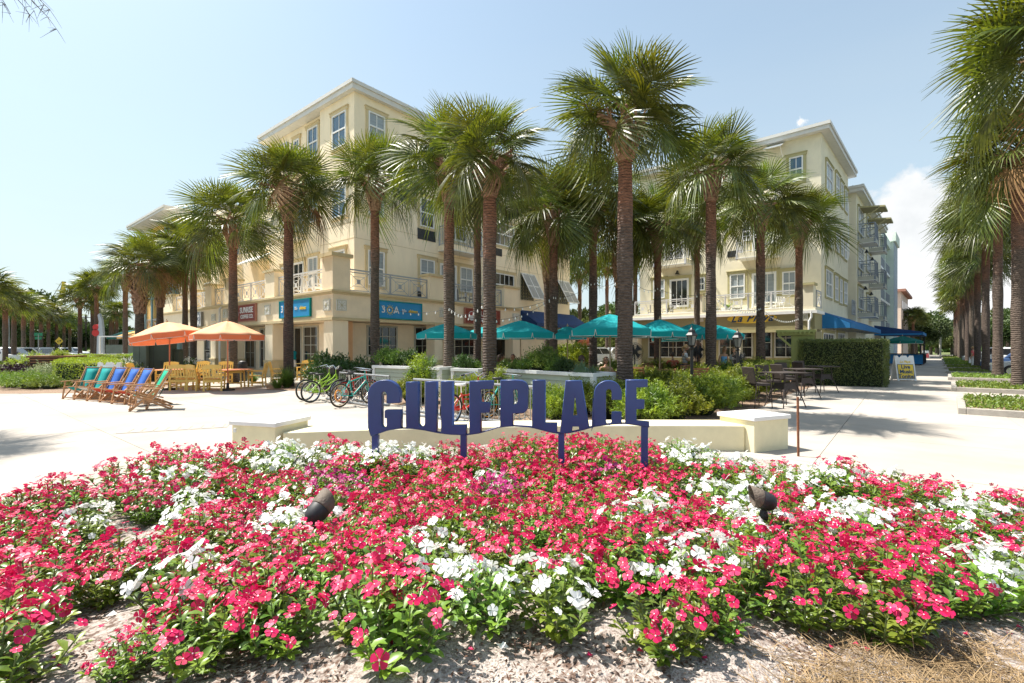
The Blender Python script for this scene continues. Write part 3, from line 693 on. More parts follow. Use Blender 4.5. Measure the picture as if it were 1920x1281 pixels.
def sign_box(fr, pl, val, px0, px1, py0, py1, label, face, edge, th=.10, name='shop_sign', cat='sign'):
    s0, s1, z0, z1 = fr.rect(px0, px1, py0, py1, pl, val)
    o = thing(name, label, cat, (fr.o[0], fr.o[1], 0), fr.a)
    b = MB(); fbox(b, pl, val, s0, s1, z0, z1, .02, th); obj('panel', b, o, m=M[face])
    b = MB(); e = .05
    fbox(b, pl, val, s0-e, s1+e, z1, z1+e, .015, th+.03); fbox(b, pl, val, s0-e, s1+e, z0-e, z0, .015, th+.03); fbox(b, pl, val, s0-e, s0, z0, z1, .015, th+.03); fbox(b, pl, val, s1, s1+e, z0, z1, .015, th+.03)
    obj('frame', b, o, m=M[edge]); return o, s0, s1, z0, z1, th
def sun_emblem(o, pl, val, s, z, r, off, m):
    b = MB(); k = 28; n0 = 0
    ring = []
    for i in range(k):
        t = 2*math.pi*i/k; t2 = 2*math.pi*(i+1)/k
        for (ra, rb) in ((r*.62, r*.80),):
            b.quad(pt(pl, val, s+ra*math.cos(t), off, z+ra*math.sin(t)), pt(pl, val, s+rb*math.cos(t), off, z+rb*math.sin(t)), pt(pl, val, s+rb*math.cos(t2), off, z+rb*math.sin(t2)), pt(pl, val, s+ra*math.cos(t2), off, z+ra*math.sin(t2)))
    for i in range(12):
        t = 2*math.pi*i/12; fbeam(b, pl, val, (s+r*.9*math.cos(t), off, z+r*.9*math.sin(t)), (s+r*1.2*math.cos(t), off, z+r*1.2*math.sin(t)), r*.12, .01)
    return obj('sun_emblem', b, o, m=m)
for (pl, val, a, lab) in (('y', PY, (709, 788, 568, 598), 'blue shop sign with white and orange lettering on the right-hand side of the cream building'),
                          ('x', PX, (528, 584, 564, 594), 'blue shop sign left of the building corner, partly behind a palm trunk')):
    o, s0, s1, z0, z1, th = sign_box(LF, pl, val, *a, lab, 'sign_blue', 'sling_teal'); w = s1-s0; h = z1-z0; zc = (z0+z1)/2
    dirn = 1 if pl == 'y' else -1; base = s0 if pl == 'y' else s1
    text_on(LF, o, pl, val, base+dirn*w*.09, zc, th+.012, '3', h*.62, .01, M['cloth_white'], bold=.004)
    sun_emblem(o, pl, val, base+dirn*w*.235, zc, h*.27, th+.012, M['sign_yellow'])
    text_on(LF, o, pl, val, base+dirn*w*.385, zc, th+.012, 'A', h*.62, .01, M['cloth_white'], bold=.004)
    text_on(LF, o, pl, val, base+dirn*w*.57, zc, th+.012, 'life', h*.30, .01, M['cloth_white'])
    text_on(LF, o, pl, val, base+dirn*w*.79, zc, th+.012, 'shines', h*.30, .01, M['sign_yellow'], bold=.006)
for (pl, val, a, lab) in (('x', PX, (440, 482, 573, 602), 'dark red coffee shop sign with white capitals left of the corner'),
                          ('y', PY, (870, 935, 581, 607), 'dark red sign with round white emblem, behind two palm trunks on the right side')):
    o, s0, s1, z0, z1, th = sign_box(LF, pl, val, *a, lab, 'sign_red', 'terracotta'); w = s1-s0; h = z1-z0; zc = (z0+z1)/2
    dirn = 1 if pl == 'y' else -1; base = s0 if pl == 'y' else s1
    text_on(LF, o, pl, val, base+dirn*w*.62, zc+h*.17, th+.012, 'SUNRISE', h*.52, .01, M['cloth_white'], bold=.01)
    text_on(LF, o, pl, val, base+dirn*w*.64, zc-h*.24, th+.012, 'COFFEE CO.', h*.34, .01, M['cloth_white'], bold=.008)
    b = MB(); r = h*.33; sc_ = base+dirn*w*.17; k = 24; ring = [(sc_+r*.9*math.cos(2*math.pi*i/k), zc+r*math.sin(2*math.pi*i/k)) for i in range(k)]
    b.prism(ring, lambda p, q_, t: pt(pl, val, p, t, q_), th+.003, th+.02); obj('emblem', b, o, m=M['cloth_white'])
    b = MB(); ring = [(sc_+r*.8*math.cos(t), zc+r*.15+r*.7*math.sin(t)) for t in [math.pi*i/12 for i in range(13)]]
    b.prism(ring, lambda p, q_, t: pt(pl, val, p, t, q_), th+.021, th+.027); obj('emblem_top', b, o, m=M['light_red'])
o, s0, s1, z0, z1, th = sign_box(LF, 'x', PX, 369, 381, 587, 611, 'white square shop sign with a round dark monogram between two palm trunks', 'cloth_white', 'steel', th=.14)
b = MB(); r = (s1-s0)*.40; sc_, zc = (s0+s1)/2, (z0+z1)/2; k = 24
for i in range(k):
    t = 2*math.pi*i/k; t2 = 2*math.pi*(i+1)/k
    for ra, rb in ((r*.9, r), (r*.74, r*.79)): b.quad(*[pt('x', PX, sc_+q_*math.cos(w_), .155, zc+q_*math.sin(w_)) for q_, w_ in ((ra, t), (rb, t), (rb, t2), (ra, t2))])
obj('ring', b, o, m=M['sign_navy']); text_on(LF, o, 'x', PX, sc_, zc, .156, 'OO', r*.9, .004, M['sign_navy'])

def awning(fr, pl, val, s0, s1, ztop, zbot, proj, drop, m, label, group=None, ribs=1.2, edge=None):
    o = thing('awning', label, 'awning', (fr.o[0], fr.o[1], 0), fr.a, group)
    b = MB(); e = .0
    prof = [(0.01, ztop), (proj, zbot+drop), (proj, zbot), (proj-.03, zbot), (proj-.03, zbot+drop-.02), (.01, ztop-.05)]
    n = len(b.v); m_ = len(prof)
    for s in (s0, s1): b.v += [pt(pl, val, s, a, z) for a, z in prof]
    for i in range(m_): j = (i+1) % m_; b.f.append((n+i, n+j, n+m_+j, n+m_+i))
    for s in (s0, s1):   # end cheeks
        b.prism([(0.01, ztop-.01), (proj-.031, zbot+drop-.02), (proj-.031, zbot), (.01, zbot)], lambda a, z, t: pt(pl, val, t, a, z), s-.01, s+.01)
    obj('fabric', b, o, m=M[m]); f = MB()
    k = max(1, int((s1-s0)/ribs))
    for i in range(k+1):
        s = s0+(s1-s0)*i/k; s = min(max(s, s0+.05), s1-.05)
        fbeam(f, pl, val, (s, .02, ztop-.08), (s, proj-.05, zbot+drop-.06), .03); fbeam(f, pl, val, (s, .02, zbot+.02), (s, proj-.05, zbot+.02), .03)
    fbeam(f, pl, val, (s0, proj-.05, zbot+.02), (s1, proj-.05, zbot+.02), .03)
    obj('frame', f, o, m=M['steel']); return o
s0, s1, z0, z1 = LF.rect(976, 1066, 588, 612, 'y', 0); awning(LF, 'y', 0, s0, rE+.6, z1+.1, z0-.15, 1.6, .28, 'canvas_navy', 'dark navy awning on the right end of the cream building')

# far teal and ochre block on the left, with its wide soffit
DF = Frame(XX(330, 46), 46, UA)
fb = thing('apartment_building', 'teal and ochre building with a wide cream roof overhang far down the left street', 'building', (DF.o[0], DF.o[1], 0), UA)
fl = DF.hit(278, 480, 'x', 0)[0]
b = MB(); b.box(0.3, 9, 0, fl, 0, 13.6); obj('wall', b, fb, m=M['teal_wall'])
b = MB(); a0 = DF.hit(292, 500, 'x', 0)[0]; a1 = DF.hit(272, 500, 'x', 0)[0]
b.box(-.15, .28, a0, a1, 0, 7.2); b.box(-.1, .28, a0-1.2, a0-.01, 7.2, 9.6); b.box(-.16, .28, a0, a1, 7.201, 11); obj('wall', b, fb, m=M['ochre_wall'])
b = MB()
for i in range(5): s = fl*i/4; b.box(-.3, .29, s-.15, s+.15, 0, 13.4)
for z in (3.2, 6.6, 10): b.box(-.25, .29, 0, fl, z, z+.25)
obj('frame_members', b, fb, m=M['teal_wall'])
for z in (3.6, 7.0, 10.4):
    b = MB()
    for i in range(4):
        s = fl*(i+.5)/4; b.box(.26, .31, s-fl*.09, s+fl*.09, z+.1, z+2.4)
    obj('window', b, fb, m=M['glass_dark'])
    deco_rail(fb, 'x', -.2, .3, fl-.3, z-.1, z+.95, pw=2.0, m='rail_grey')
hip_roof(fb, 0.3, 9, 0, fl, 14.2, ov=1.7, fh=.35, rise=1.2)
b = MB(); b.box(.2, 8.9, .1, fl-.1, 13.6, 14.2); obj('attic_wall', b, fb, m=M['ochre_wall'])
s0, s1, z0, z1 = DF.rect(263, 296, 598, 620, 'x', 0); awning(DF, 'x', -.16, s0, s1, 3.6, 2.6, 1.9, .3, 'canvas_yellow', 'yellow awning on the far teal and ochre building')
s0, s1, z0, z1 = DF.rect(239, 258, 600, 622, 'x', 0); awning(DF, 'x', -.2, s0, s1, 3.6, 2.6, 1.7, .3, 'canvas_green', 'green awning at the far end of the teal building')

# ---------------------------------------------------------------- right (sage) building
UR = math.atan2(.740, .673)
RF = Frame(19.18, 30.0, UR)
rb = thing('apartment_building', 'pale sage four-storey building over a beach restaurant, right of centre', 'building', (RF.o[0], RF.o[1], 0), UR)
ZR = 15.0
yE = RF.hit(1200, 480, 'x', 0)[0]; xE = RF.hit(1590, 500, 'y', 0)[0]
b = MB(); b.box(0, xE, 0, yE, 0, ZR); obj('wall', b, rb, m=M['stucco_sage'])
hip_roof(rb, 0, xE, 0, yE, ZR, ov=.45, fh=.40, rise=1.0)
RX = -2.2; ZP0, ZP1 = 3.0, 3.88
yP = RF.hit(1186, 590, 'x', RX)[0]
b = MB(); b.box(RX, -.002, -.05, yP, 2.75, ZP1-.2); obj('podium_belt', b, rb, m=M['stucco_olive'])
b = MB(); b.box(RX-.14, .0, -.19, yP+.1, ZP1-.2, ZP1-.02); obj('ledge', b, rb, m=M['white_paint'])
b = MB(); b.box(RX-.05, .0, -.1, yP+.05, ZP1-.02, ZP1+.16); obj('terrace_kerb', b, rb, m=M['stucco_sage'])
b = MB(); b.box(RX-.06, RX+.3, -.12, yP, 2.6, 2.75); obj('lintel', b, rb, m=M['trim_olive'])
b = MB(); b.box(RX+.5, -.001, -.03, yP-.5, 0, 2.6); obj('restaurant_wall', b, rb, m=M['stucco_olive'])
for (a, c) in ((1498, 1512), (1380, 1388), (1186, 1196)):
    s0 = RF.hit(a, 640, 'x', RX)[0]; s1 = RF.hit(c, 640, 'x', RX)[0]; b = MB(); fbox(b, 'x', RX, min(s0, s1), max(s0, s1), 0, 2.599, -.6, 0); obj('pier', b, rb, m=M['stucco_sage'])
def rwin(a, c, d, e, pl='x', val=0, **k): return pwin(RF, rb, pl, val, a, c, d, e, trim=k.pop('trim', 'trim_olive'), **k)
rwin(1480, 1506, 294, 341); rwin(1385, 1411, 312, 355); rwin(1290, 1312, 335, 375)
rwin(1480, 1506, 398, 442, glass='glass_dark'); rwin(1392, 1408, 416, 452, glass='glass_dark'); rwin(1296, 1316, 434, 462, glass='glass_dark')
rwin(1369, 1397, 514, 560, glass='glass_blind'); rwin(1467, 1493, 509, 553, glass='glass_blind'); rwin(1225, 1247, 525, 560, glass='glass_blind'); rwin(1308, 1322, 520, 545, glass='glass_dark')
rwin(1410, 1456, 511, 576, cols=3, rows=1, name='door', glass='glass_blind', fw=.14); rwin(1256, 1292, 523, 576, cols=3, rows=1, name='door', glass='glass_dark', fw=.14)
rwin(1411, 1450, 420, 478, cols=2, rows=1, name='door', glass='glass_dark', fw=.14); rwin(1244, 1284, 442, 494, cols=2, rows=1, name='door', glass='glass_dark', fw=.14)
for (a, c, y_) in ((1391, 1464, 476), (1238, 1298, 492), (1391, 1464, 378)):
    s0, s1, z0, z1 = RF.rect(a, c, y_, y_+10, 'x', 0); balcony(rb, 'x', 0, s0, s1, z1, proj=1.2, rail='rail_white', slab='stucco_sage')
for a in [(1365, 1390, 470, 482), (1300, 1314, 478, 488)]: vent(RF, rb, 'x', 0, *a)
for (p, y_) in ((1272, 512), (1432, 498)): s, z = RF.hit(p, y_, 'x', 0); wall_lamp(rb, 'x', 0, s, z)
s0, s1, z0, z1 = RF.rect(1438, 1472, 275, 284, 'x', 0); b = MB(); b.quad((0, s0, z1+.15), (-.9, s0, z0), (-.9, s1, z0), (0, s1, z1+.15)); b.beam((-.9, s0, z0), (-.9, s1, z0), .08)
for s in (s0+.1, s1-.1): b.beam((0, s, z0-.6), (-.85, s, z0), .04)
obj('slatted_canopy', b, rb, m=M['roof_metal'])
# terrace railings with piers
yq = [RF.hit(p, 560, 'x', RX)[0] for p in (1490, 1400, 1316, 1312, 1187)]
deco_rail(rb, 'x', RX+.3, yq[1], yq[0], ZP1+.14, ZP1+1.25, pw=1.2); deco_rail(rb, 'x', RX+.3, yq[2], yq[1], ZP1+.14, ZP1+1.25, pw=1.2); deco_rail(rb, 'x', RX+.3, yq[4], yq[3], ZP1+.14, ZP1+1.2, pw=1.2)
for (a, c, h) in ((1505, 1525, 5.35), (1311, 1317, 5.2)):
    s0, s1 = sorted((RF.hit(a, 560, 'x', RX)[0], RF.hit(c, 560, 'x', RX)[0])); s0 = max(s0, -.1)
    b = MB(); fbox(b, 'x', RX, s0, s1, ZP1+.16, h, -.7, .03); o = obj('pier', b, rb, m=M['stucco_sage']); b = MB(); fbox(b, 'x', RX, s0-.08, s1+.08, h, h+.14, -.78, .12); obj('pier_trim', b, o, m=M['trim_olive'])
deco_rail(rb, 'y', 0.0, RX+.8, -.1, ZP1+.14, ZP1+1.2, pw=1.0, m='rail_grey')
# restaurant glazing
for (a, c, cols) in ((1216, 1232, 1), (1238, 1300, 4), (1304, 1318, 1), (1348, 1412, 3), (1430, 1448, 1), (1452, 1496, 2)):
    pwin(RF, rb, 'x', RX+.5, a, c, 614, 671, cols=cols, rows=3 if cols > 1 else 2, sash=False, glass='glass_dark', frame='slab_grey', trim=None, fw=.08, name='restaurant_window')
medallion(RF, rb, 'x', RX, 1504, 1515, 586, 602); medallion(RF, rb, 'x', RX, 1311, 1319, 592, 603)
b = MB(); b.tube([(RX-.1, .22, 0), (RX-.1, .22, 3.2), (RX-.1, .10, 3.45), (RX-.1, .10, 3.8)], .06, 8); obj('downpipe', b, rb, m=M['white_paint'])
# street facade windows
def swin(a, c, d, e, **k): return pwin(RF, rb, 'y', 0, a, c, d, e, trim='trim_olive', glass=k.pop('glass', 'glass_blind'), tw=.12, **k)
for (a, c, d, e) in ((1548, 1560, 311, 362), (1566, 1573, 330, 376), (1575, 1580, 345, 388), (1583, 1588, 358, 398),
                     (1547, 1559, 425, 462), (1566, 1572, 435, 473), (1575, 1580, 445, 480), (1582, 1587, 452, 487),
                     (1547, 1559, 508, 558), (1564, 1570, 518, 564), (1573, 1578, 524, 569), (1581, 1587, 529, 571)): swin(a, c, d, e, cols=2)
for (a, c) in ((1542, 1562), (1569, 1582)): swin(a, c, 625, 640, cols=4, rows=1, glass='glass_dark')
# awning along the street
s1_ = RF.hit(1653, 620, 'y', -1.55)[0]
awning(RF, 'y', 0, .25, s1_, 3.9, 2.85, 1.5, .32, 'canvas_blue', 'long bright blue awning along the street side of the sage building')
# restaurant sign
o = thing('restaurant_sign', 'yellow oval restaurant sign with dark blue script on the olive band', 'sign', (RF.o[0], RF.o[1], 0), UR)
s0, s1, z0, z1 = RF.rect(1364, 1457, 588, 606, 'x', RX); k = 40; sc_, zc = (s0+s1)/2, (z0+z1)/2
ring = [(sc_+(s1-s0)/2*math.cos(2*math.pi*i/k), zc+(z1-z0)/2*math.sin(2*math.pi*i/k)) for i in range(k)]
b = MB(); b.prism(ring, lambda p, q_, t: pt('x', RX, p, t, q_), .01, .05); obj('panel', b, o, m=M['sign_yellow'])
text_on(RF, o, 'x', RX, sc_, zc-.0, .055, 'La Playa', .66, .006, M['sign_navy'], shear=.45, bold=.016, spacing=1.15)
# neighbours down the street
def street_block(x0, x1, y, z, wm, label, rm='fascia', ov=.7, roof=True):
    t = thing('apartment_building', label, 'building', (RF.o[0], RF.o[1], 0), UR); b = MB(); b.box(x0, x1, y, y+12, 0, z); obj('wall', b, t, m=M[wm])
    return t
nb1 = street_block(xE+1.0, xE+19, -.4, 13.9, 'stucco_sage', 'narrow beige building with grey corner balconies next to the sage building')
hip_roof(nb1, xE+1.0, xE+19, -.4, 11, 13.9, ov=.45, rise=.8)
def nwin(root, val, a, c, d, e, **k): return pwin(RF, root, 'y', val, a, c, d, e, trim='trim_olive', glass=k.pop('glass', 'glass_blind'), tw=.1, **k)
for (d, e, q_) in ((403, 440, 0), (472, 506, 1), (548, 580, 2)):
    nwin(nb1, -.4, 1608, 1618, d-8, e, cols=3); nwin(nb1, -.4, 1624, 1631, d+6, e+4, cols=2)
for (a, c, y_) in ((1612, 1636, 462), (1612, 1636, 532), (1612, 1636, 600), (1633, 1647, 478), (1633, 1647, 545), (1633, 1647, 606)):
    s0, z0 = RF.hit(a-4, y_-6, 'y', -.4); balcony(nb1, 'y', -.4, s0, s0+2.0, z0+.3, proj=1.15, slab='slab_grey', h=1.2, rail='rail_blue')
for (a, y_) in ((1613, 395), (1628, 417)):
    s0, z0 = RF.hit(a-3, y_, 'y', -.4); b = MB(); b.beam((s0+1.2, -.4, z0+.3), (s0+1.2, -2.1, z0+.1), 2.2, .12); b.beam((s0+.2, -.4, z0-.9), (s0+.2, -1.8, z0+.1), .06); b.beam((s0+2.2, -.4, z0-.9), (s0+2.2, -1.8, z0+.1), .06)
    obj('sunshade', b, nb1, m=M['trim_olive'])
for (p, y_) in ((1619, 472), (1630, 486), (1617, 541), (1628, 551)): s, z = RF.hit(p, y_, 'y', -.4); wall_lamp(nb1, 'y', -.4, s, z)
b = MB(); b.tube([(xE+.85, .2, 13.4), (xE+.85, .15, 13.0), (xE+.85, .12, 9), (xE+.85, .3, 8), (xE+.85, .3, 4)], .1, 8); obj('downpipe', b, nb1, m=M['white_paint'])
deco_rail(nb1, 'y', -.35, xE-.6, xE+.8, 4.2, 5.3, pw=.8, m='rail_grey')
nb2 = street_block(xE+20, xE+38, .9, 15.2, 'mint_wall', 'pale mint modern block with open balconies far down the right street')
b = MB(); b.box(xE+22, xE+36, -.2, .89, 14.2, 15.1); b.box(xE+26.5, xE+27, -.15, .2, 0, 14.2); obj('frame_members', b, nb2, m=M['mint_wall'])
b = MB(); b.box(xE+33, xE+38.2, -.55, .89, 0, 15.19); obj('stair_tower', b, nb2, m=M['bluegrey_wall']); b = MB(); b.box(xE+32.8, xE+32.99, -.50, 3, 0, 15.19); obj('tower_front', b, nb2, m=M['mint_wall'])
b = MB(); b.box(xE+32.6, xE+38.6, -.75, .89, 15.2, 16.4); obj('tower_cap', b, nb2, m=M['mint_wall'])
for z in (3.4, 7.0, 10.6):
    b = MB(); b.box(xE+21, xE+32.9, -.15, .89, z, z+.25); o = obj('balcony', b, nb2, m=M['white_paint']); r = MB(); balusters(r, [(xE+21, -.1, 0), (xE+32.9, -.1, 0)], z+.25, z+1.3, .4, .05); r.box(xE+21, xE+32.9, -.13, -.07, z+1.3, z+1.36); obj('railing', r, o, m=M['rail_grey'])
    b = MB(); b.box(xE+22, xE+32.5, .86, .91, z+.3, z+2.6); obj('window', b, nb2, m=M['glass_blue'])
nb3 = street_block(xE+50, xE+66, -.2, 10.3, 'salmon_wall', 'salmon stucco building with terracotta eaves at the end of the right street')
b = MB(); b.box(xE+49.5, xE+66.5, -.8, 9, 10.3, 10.7); b.box(xE+49.8, xE+66.2, -.5, 9, 3.2, 3.6); obj('eaves', b, nb3, m=M['terracotta'])
for i in range(5):
    for z in (4.6, 7.6): b = MB(); s = xE+52+i*2.8; b.box(s, s+1.1, -.24, -.19, z, z+1.5); obj('window', b, nb3, m=M['glass_dark'])
# low canopy with bar kiosk on the pavement
kc = thing('bar_kiosk', 'pavement bar under a navy flat canopy with blue counter panels and black posts', 'kiosk', (RF.o[0], RF.o[1], 0), UR)
KX0, KX1, KY0, KY1 = 23.6, 31.5, -4.0, -.02
b = MB(); b.v = [(KX0, KY0, 3.12), (KX1, KY0, 3.12), (KX1, KY1, 3.9), (KX0, KY1, 3.9), (KX0, KY0, 2.82), (KX1, KY0, 2.82), (KX1, KY1, 2.9), (KX0, KY1, 2.9)]
b.f = [(0, 1, 2, 3), (7, 6, 5, 4), (0, 4, 5, 1), (1, 5, 6, 2), (2, 6, 7, 3), (3, 7, 4, 0)]; obj('canopy', b, kc, m=M['canvas_navy'])
b = MB(); b.box(KX0-.03, KX0, KY0-.03, KY1, 2.84, 3.0); b.box(KX0-.03, KX1, KY0-.03, KY0, 2.84, 3.1); obj('valance', b, kc, m=M['canvas_blue'])
for (x, y) in ((KX0+.15, KY0+.15), (KX1-.15, KY0+.15), (KX0+.15, -1.2)): b = MB(); b.box(x-.07, x+.07, y-.07, y+.07, 0, 2.81); obj('post', b, kc, m=M['black_metal'])
b = MB(); b.box(KX0+.1, KX1-.1, KY0-.02, KY0+.05, .12, 1.02); b.box(KX0+.05, KX0+.1, KY0, -.6, .12, 1.02); obj('counter_panel', b, kc, m=M['canvas_blue'])
b = MB(); b.box(KX0-.12, KX1, KY0-.15, KY0+.5, 1.03, 1.1); b.box(KX0-.12, KX0+.45, KY0+.501, -.5, 1.03, 1.1); obj('counter_top', b, kc, m=M['black_plastic'])
for i in range(6):
    b = MB(); s = KX0+1.3*i; b.box(s+.05, s+.11, KY0-.06, KY0-.021, .1, 1.03); obj('post', b, kc, m=M['black_metal'])
# ================================================================ vegetation
def rot_to(d):
    d = d/np.linalg.norm(d, axis=-1, keepdims=True); return d
def leaf_arrays(base, dirs, ups, length, width, fold=.25, droop=.15, n4=False):
    """folded leaves. base, dirs, ups (n,3); returns V, F(triangles)"""
    n = len(base); dirs = rot_to(dirs); side = np.cross(dirs, ups); side /= np.linalg.norm(side, axis=1, keepdims=True)+1e-9; nor = np.cross(side, dirs)
    L_ = np.broadcast_to(np.asarray(length, float), (n,))[:, None]; w = np.broadcast_to(np.asarray(width, float), (n,))[:, None]
    if not n4:
        P0 = base; P1 = base+dirs*L_*.5+side*w*.5+nor*w*fold; P2 = base+dirs*L_-nor*L_*droop; P3 = base+dirs*L_*.5-side*w*.5+nor*w*fold
        V = np.stack([P0, P1, P2, P3], 1).reshape(-1, 3); i = np.arange(n)[:, None]*4
        F = np.concatenate([i+np.array([[0, 2, 1]]), i+np.array([[0, 3, 2]])], 1).reshape(-1, 3); return V, F
    P0 = base; P1 = base+dirs*L_*.55+side*w*.5+nor*w*fold; P2 = base+dirs*L_*.55; P3 = base+dirs*L_*.55-side*w*.5+nor*w*fold
    P5 = base+dirs*L_*.82+side*w*.36+nor*(w*fold*.7-L_*droop*.5); P6 = base+dirs*L_*.82-side*w*.36+nor*(w*fold*.7-L_*droop*.5); P4 = base+dirs*L_-nor*L_*droop
    P7 = base+dirs*L_*.82-nor*L_*droop*.5
    V = np.stack([P0, P1, P2, P3, P4, P5, P6, P7], 1).reshape(-1, 3); i = np.arange(n)[:, None]*8
    T = [[0, 2, 1], [0, 3, 2], [1, 2, 7], [1, 7, 5], [3, 7, 2], [3, 6, 7], [5, 7, 4], [7, 6, 4]]
    F = np.concatenate([i+np.array([t]) for t in T], 1).reshape(-1, 3); return V, F
def rand_dirs(n, g=rng):
    v = g.normal(size=(n, 3)); return v/np.linalg.norm(v, axis=1, keepdims=True)
def join(parts):
    Vs, Fs, Ms = [], [], []; o = 0
    for V, F_, m_ in parts: Vs.append(V); Fs.append(F_+o); Ms.append(np.full(len(F_), m_)); o += len(V)
    return np.concatenate(Vs), np.concatenate(Fs), np.concatenate(Ms)

# ---- fan-palm frond
def frond_arrays(seed, pet=.72, rad=1.0, segs=40, spread=128, droop=.20, arch=.22, fold=.16, ragged=.1, stations=(.06, .40, .72, 1.0), ws=(.012, 1.0, .62, .10)):
    g = np.random.default_rng(seed); V = []; F_ = []
    def strip(P, W_, S):
        n = len(V)
        for p, w, s in zip(P, W_, S): V.append(p+s*w/2); V.append(p-s*w/2)
        for i in range(len(P)-1): a = n+2*i; F_.append((a, a+1, a+3, a+2))
    sag = .05+g.random()*.05
    zp = lambda x: -sag*(x/pet)**2*pet*1.2
    P = [np.array([x*pet, 0, zp(x*pet)]) for x in (0, .35, .7, 1.0)]
    strip(P, [.055, .04, .032, .028], [np.array([0, 1., 0])]*4); strip(P, [.03, .03, .025, .02], [np.array([0, 0, 1.])]*4)
    z0 = zp(pet); sl0 = -2*sag*1.2
    for k in range(segs):
        t = (k+.5)/segs*2-1; ph = R(spread)*t+g.normal()*.02; cb = .24*(1-abs(t))**.8
        rl = rad*(1-.30*abs(t)**1.6)*(1+max(-.3, min(.12, g.normal()*ragged*.5))); dph = 2*R(spread)/segs
        c, s = math.cos(ph), math.sin(ph); tilt = (1 if k % 2 else -1)*.55
        pts, W_, S = [], [], []
        dr = droop*(1+.6*g.random()); tw = g.normal()*.25
        for q, wk in zip(stations, ws):
            r = rl*q; x = cb*1.0+r*c; y = r*s
            z = sl0*x - arch*max(0, x)**2 + fold*abs(y)*.9 - dr*max(0, q-.50)**1.7*rl*1.6
            pts.append(np.array([pet+x, y, z0+z])); wfull = min(r*dph*1.05, .062) if q > .1 else .012
            W_.append(wfull*wk if q > .1 else .014)
            sd = np.array([-s, c, tilt if q < .9 else tilt*.3+tw]); S.append(sd/np.linalg.norm(sd))
        strip(pts, W_, S)
    return np.array(V), np.array(F_)
FR_M = [frond_arrays(s, droop=.14+.13*(s % 3)) for s in range(6)]
FR_Y = [frond_arrays(20+s, pet=.7, rad=.9, droop=.04, arch=.05, fold=.45, spread=80, segs=26) for s in range(2)]
FR_O = [frond_arrays(30+s, pet=.8, rad=.92, droop=.55, arch=.85, fold=.0, ragged=.3) for s in range(3)]
ME_M = [npmesh('frond', V, F_, M['frond']) for V, F_ in FR_M]
ME_Y = [npmesh('frond', V, F_, M['frond_young']) for V, F_ in FR_Y]
ME_O = [npmesh('frond', V, F_, M['frond']) for V, F_ in FR_O]
ME_D = [npmesh('frond', V, F_, M['frond_dead']) for V, F_ in FR_O[:2]]
# coarser fronds for crowns far away
FC = [frond_arrays(50+s, segs=24, droop=.15+.12*s, ws=(.02, 1.5, 1.1, .35)) for s in range(4)]
def crown_list(n, seed, full=1.0):
    g = random.Random(seed); out = []
    for i in range(n):
        t = (i+.5)/n; e = 84-(t**.80)*108*full+g.uniform(-9, 9)         # elevation of the petiole: from upright to hanging
        yaw = i*137.5+g.uniform(-12, 12); kind = 'Y' if t < .09 else ('O' if t > .74 else 'M')
        sc = (.72+.3*min(1, t*3.2))*g.uniform(.9, 1.1)
        out.append((kind, R(e), R(yaw), R(g.uniform(-60, 60)), sc, .62*(1-t)))
    return out
def xf(V, e, yaw, roll, sc, dz, r0=.1):
    Mx = np.array(Matrix.Rotation(yaw, 3, 'Z') @ Matrix.Rotation(-e, 3, 'Y') @ Matrix.Rotation(roll, 3, 'X'))
    P = (V*sc)@Mx.T; P += np.array([math.cos(yaw)*r0*math.cos(e), math.sin(yaw)*r0*math.cos(e), dz]); return P
def far_crown(seed, n=32):
    parts = []
    for (k, e, yaw, roll, sc, dz) in crown_list(n, seed):
        V, F_ = FC[seed*7+int(yaw*10) & 3]; parts.append((xf(V, e, yaw, roll, sc, dz), F_, 0))
    V, F_, mi = join(parts); return npmesh('crown', V, F_, M['frond'])
FARC = [far_crown(s) for s in range(4)]
def boots_mesh(seed, h=1.0, r=.2, n=60, flare=.17, dens=1.0):
    g = random.Random(seed); b = MB()
    for i in range(int(n*dens)):
        t = (i+.5)/(n*dens); a = R(i*137.5+g.uniform(-10, 10)); z = t*h; rr = r*(.98+.45*t)
        tw = g.choice((-1, 1))*g.uniform(.5, .85); ln = g.uniform(.26, .42); out = flare*(.25+1.7*t)*g.uniform(.8, 1.3)
        p0 = Vector((rr*math.cos(a), rr*math.sin(a), z-.1)); a2 = a+tw
        p1 = Vector(((rr+out*.45)*math.cos(a+tw*.6), (rr+out*.45)*math.sin(a+tw*.6), z+ln*.5)); p2 = Vector(((rr+out*1.2)*math.cos(a2), (rr+out*1.2)*math.sin(a2), z+ln))
        up = (math.cos(a), math.sin(a), 0); w = g.uniform(.06, .095)
        b.beam(p0, p1, w*1.25, .03, up); b.beam(p1, p2, w*.8, .025, up)
    b.lathe([(r*.85, -.1), (r*.9, 0), (r*.95, h*.5), (r*.8, h), (r*.4, h+.25)], 10)
    return b.mesh('leaf_bases', M['boot'])
BOOTS = [boots_mesh(s) for s in range(4)]
BOOTL = boots_mesh(9, h=2.6, n=110, flare=.13)
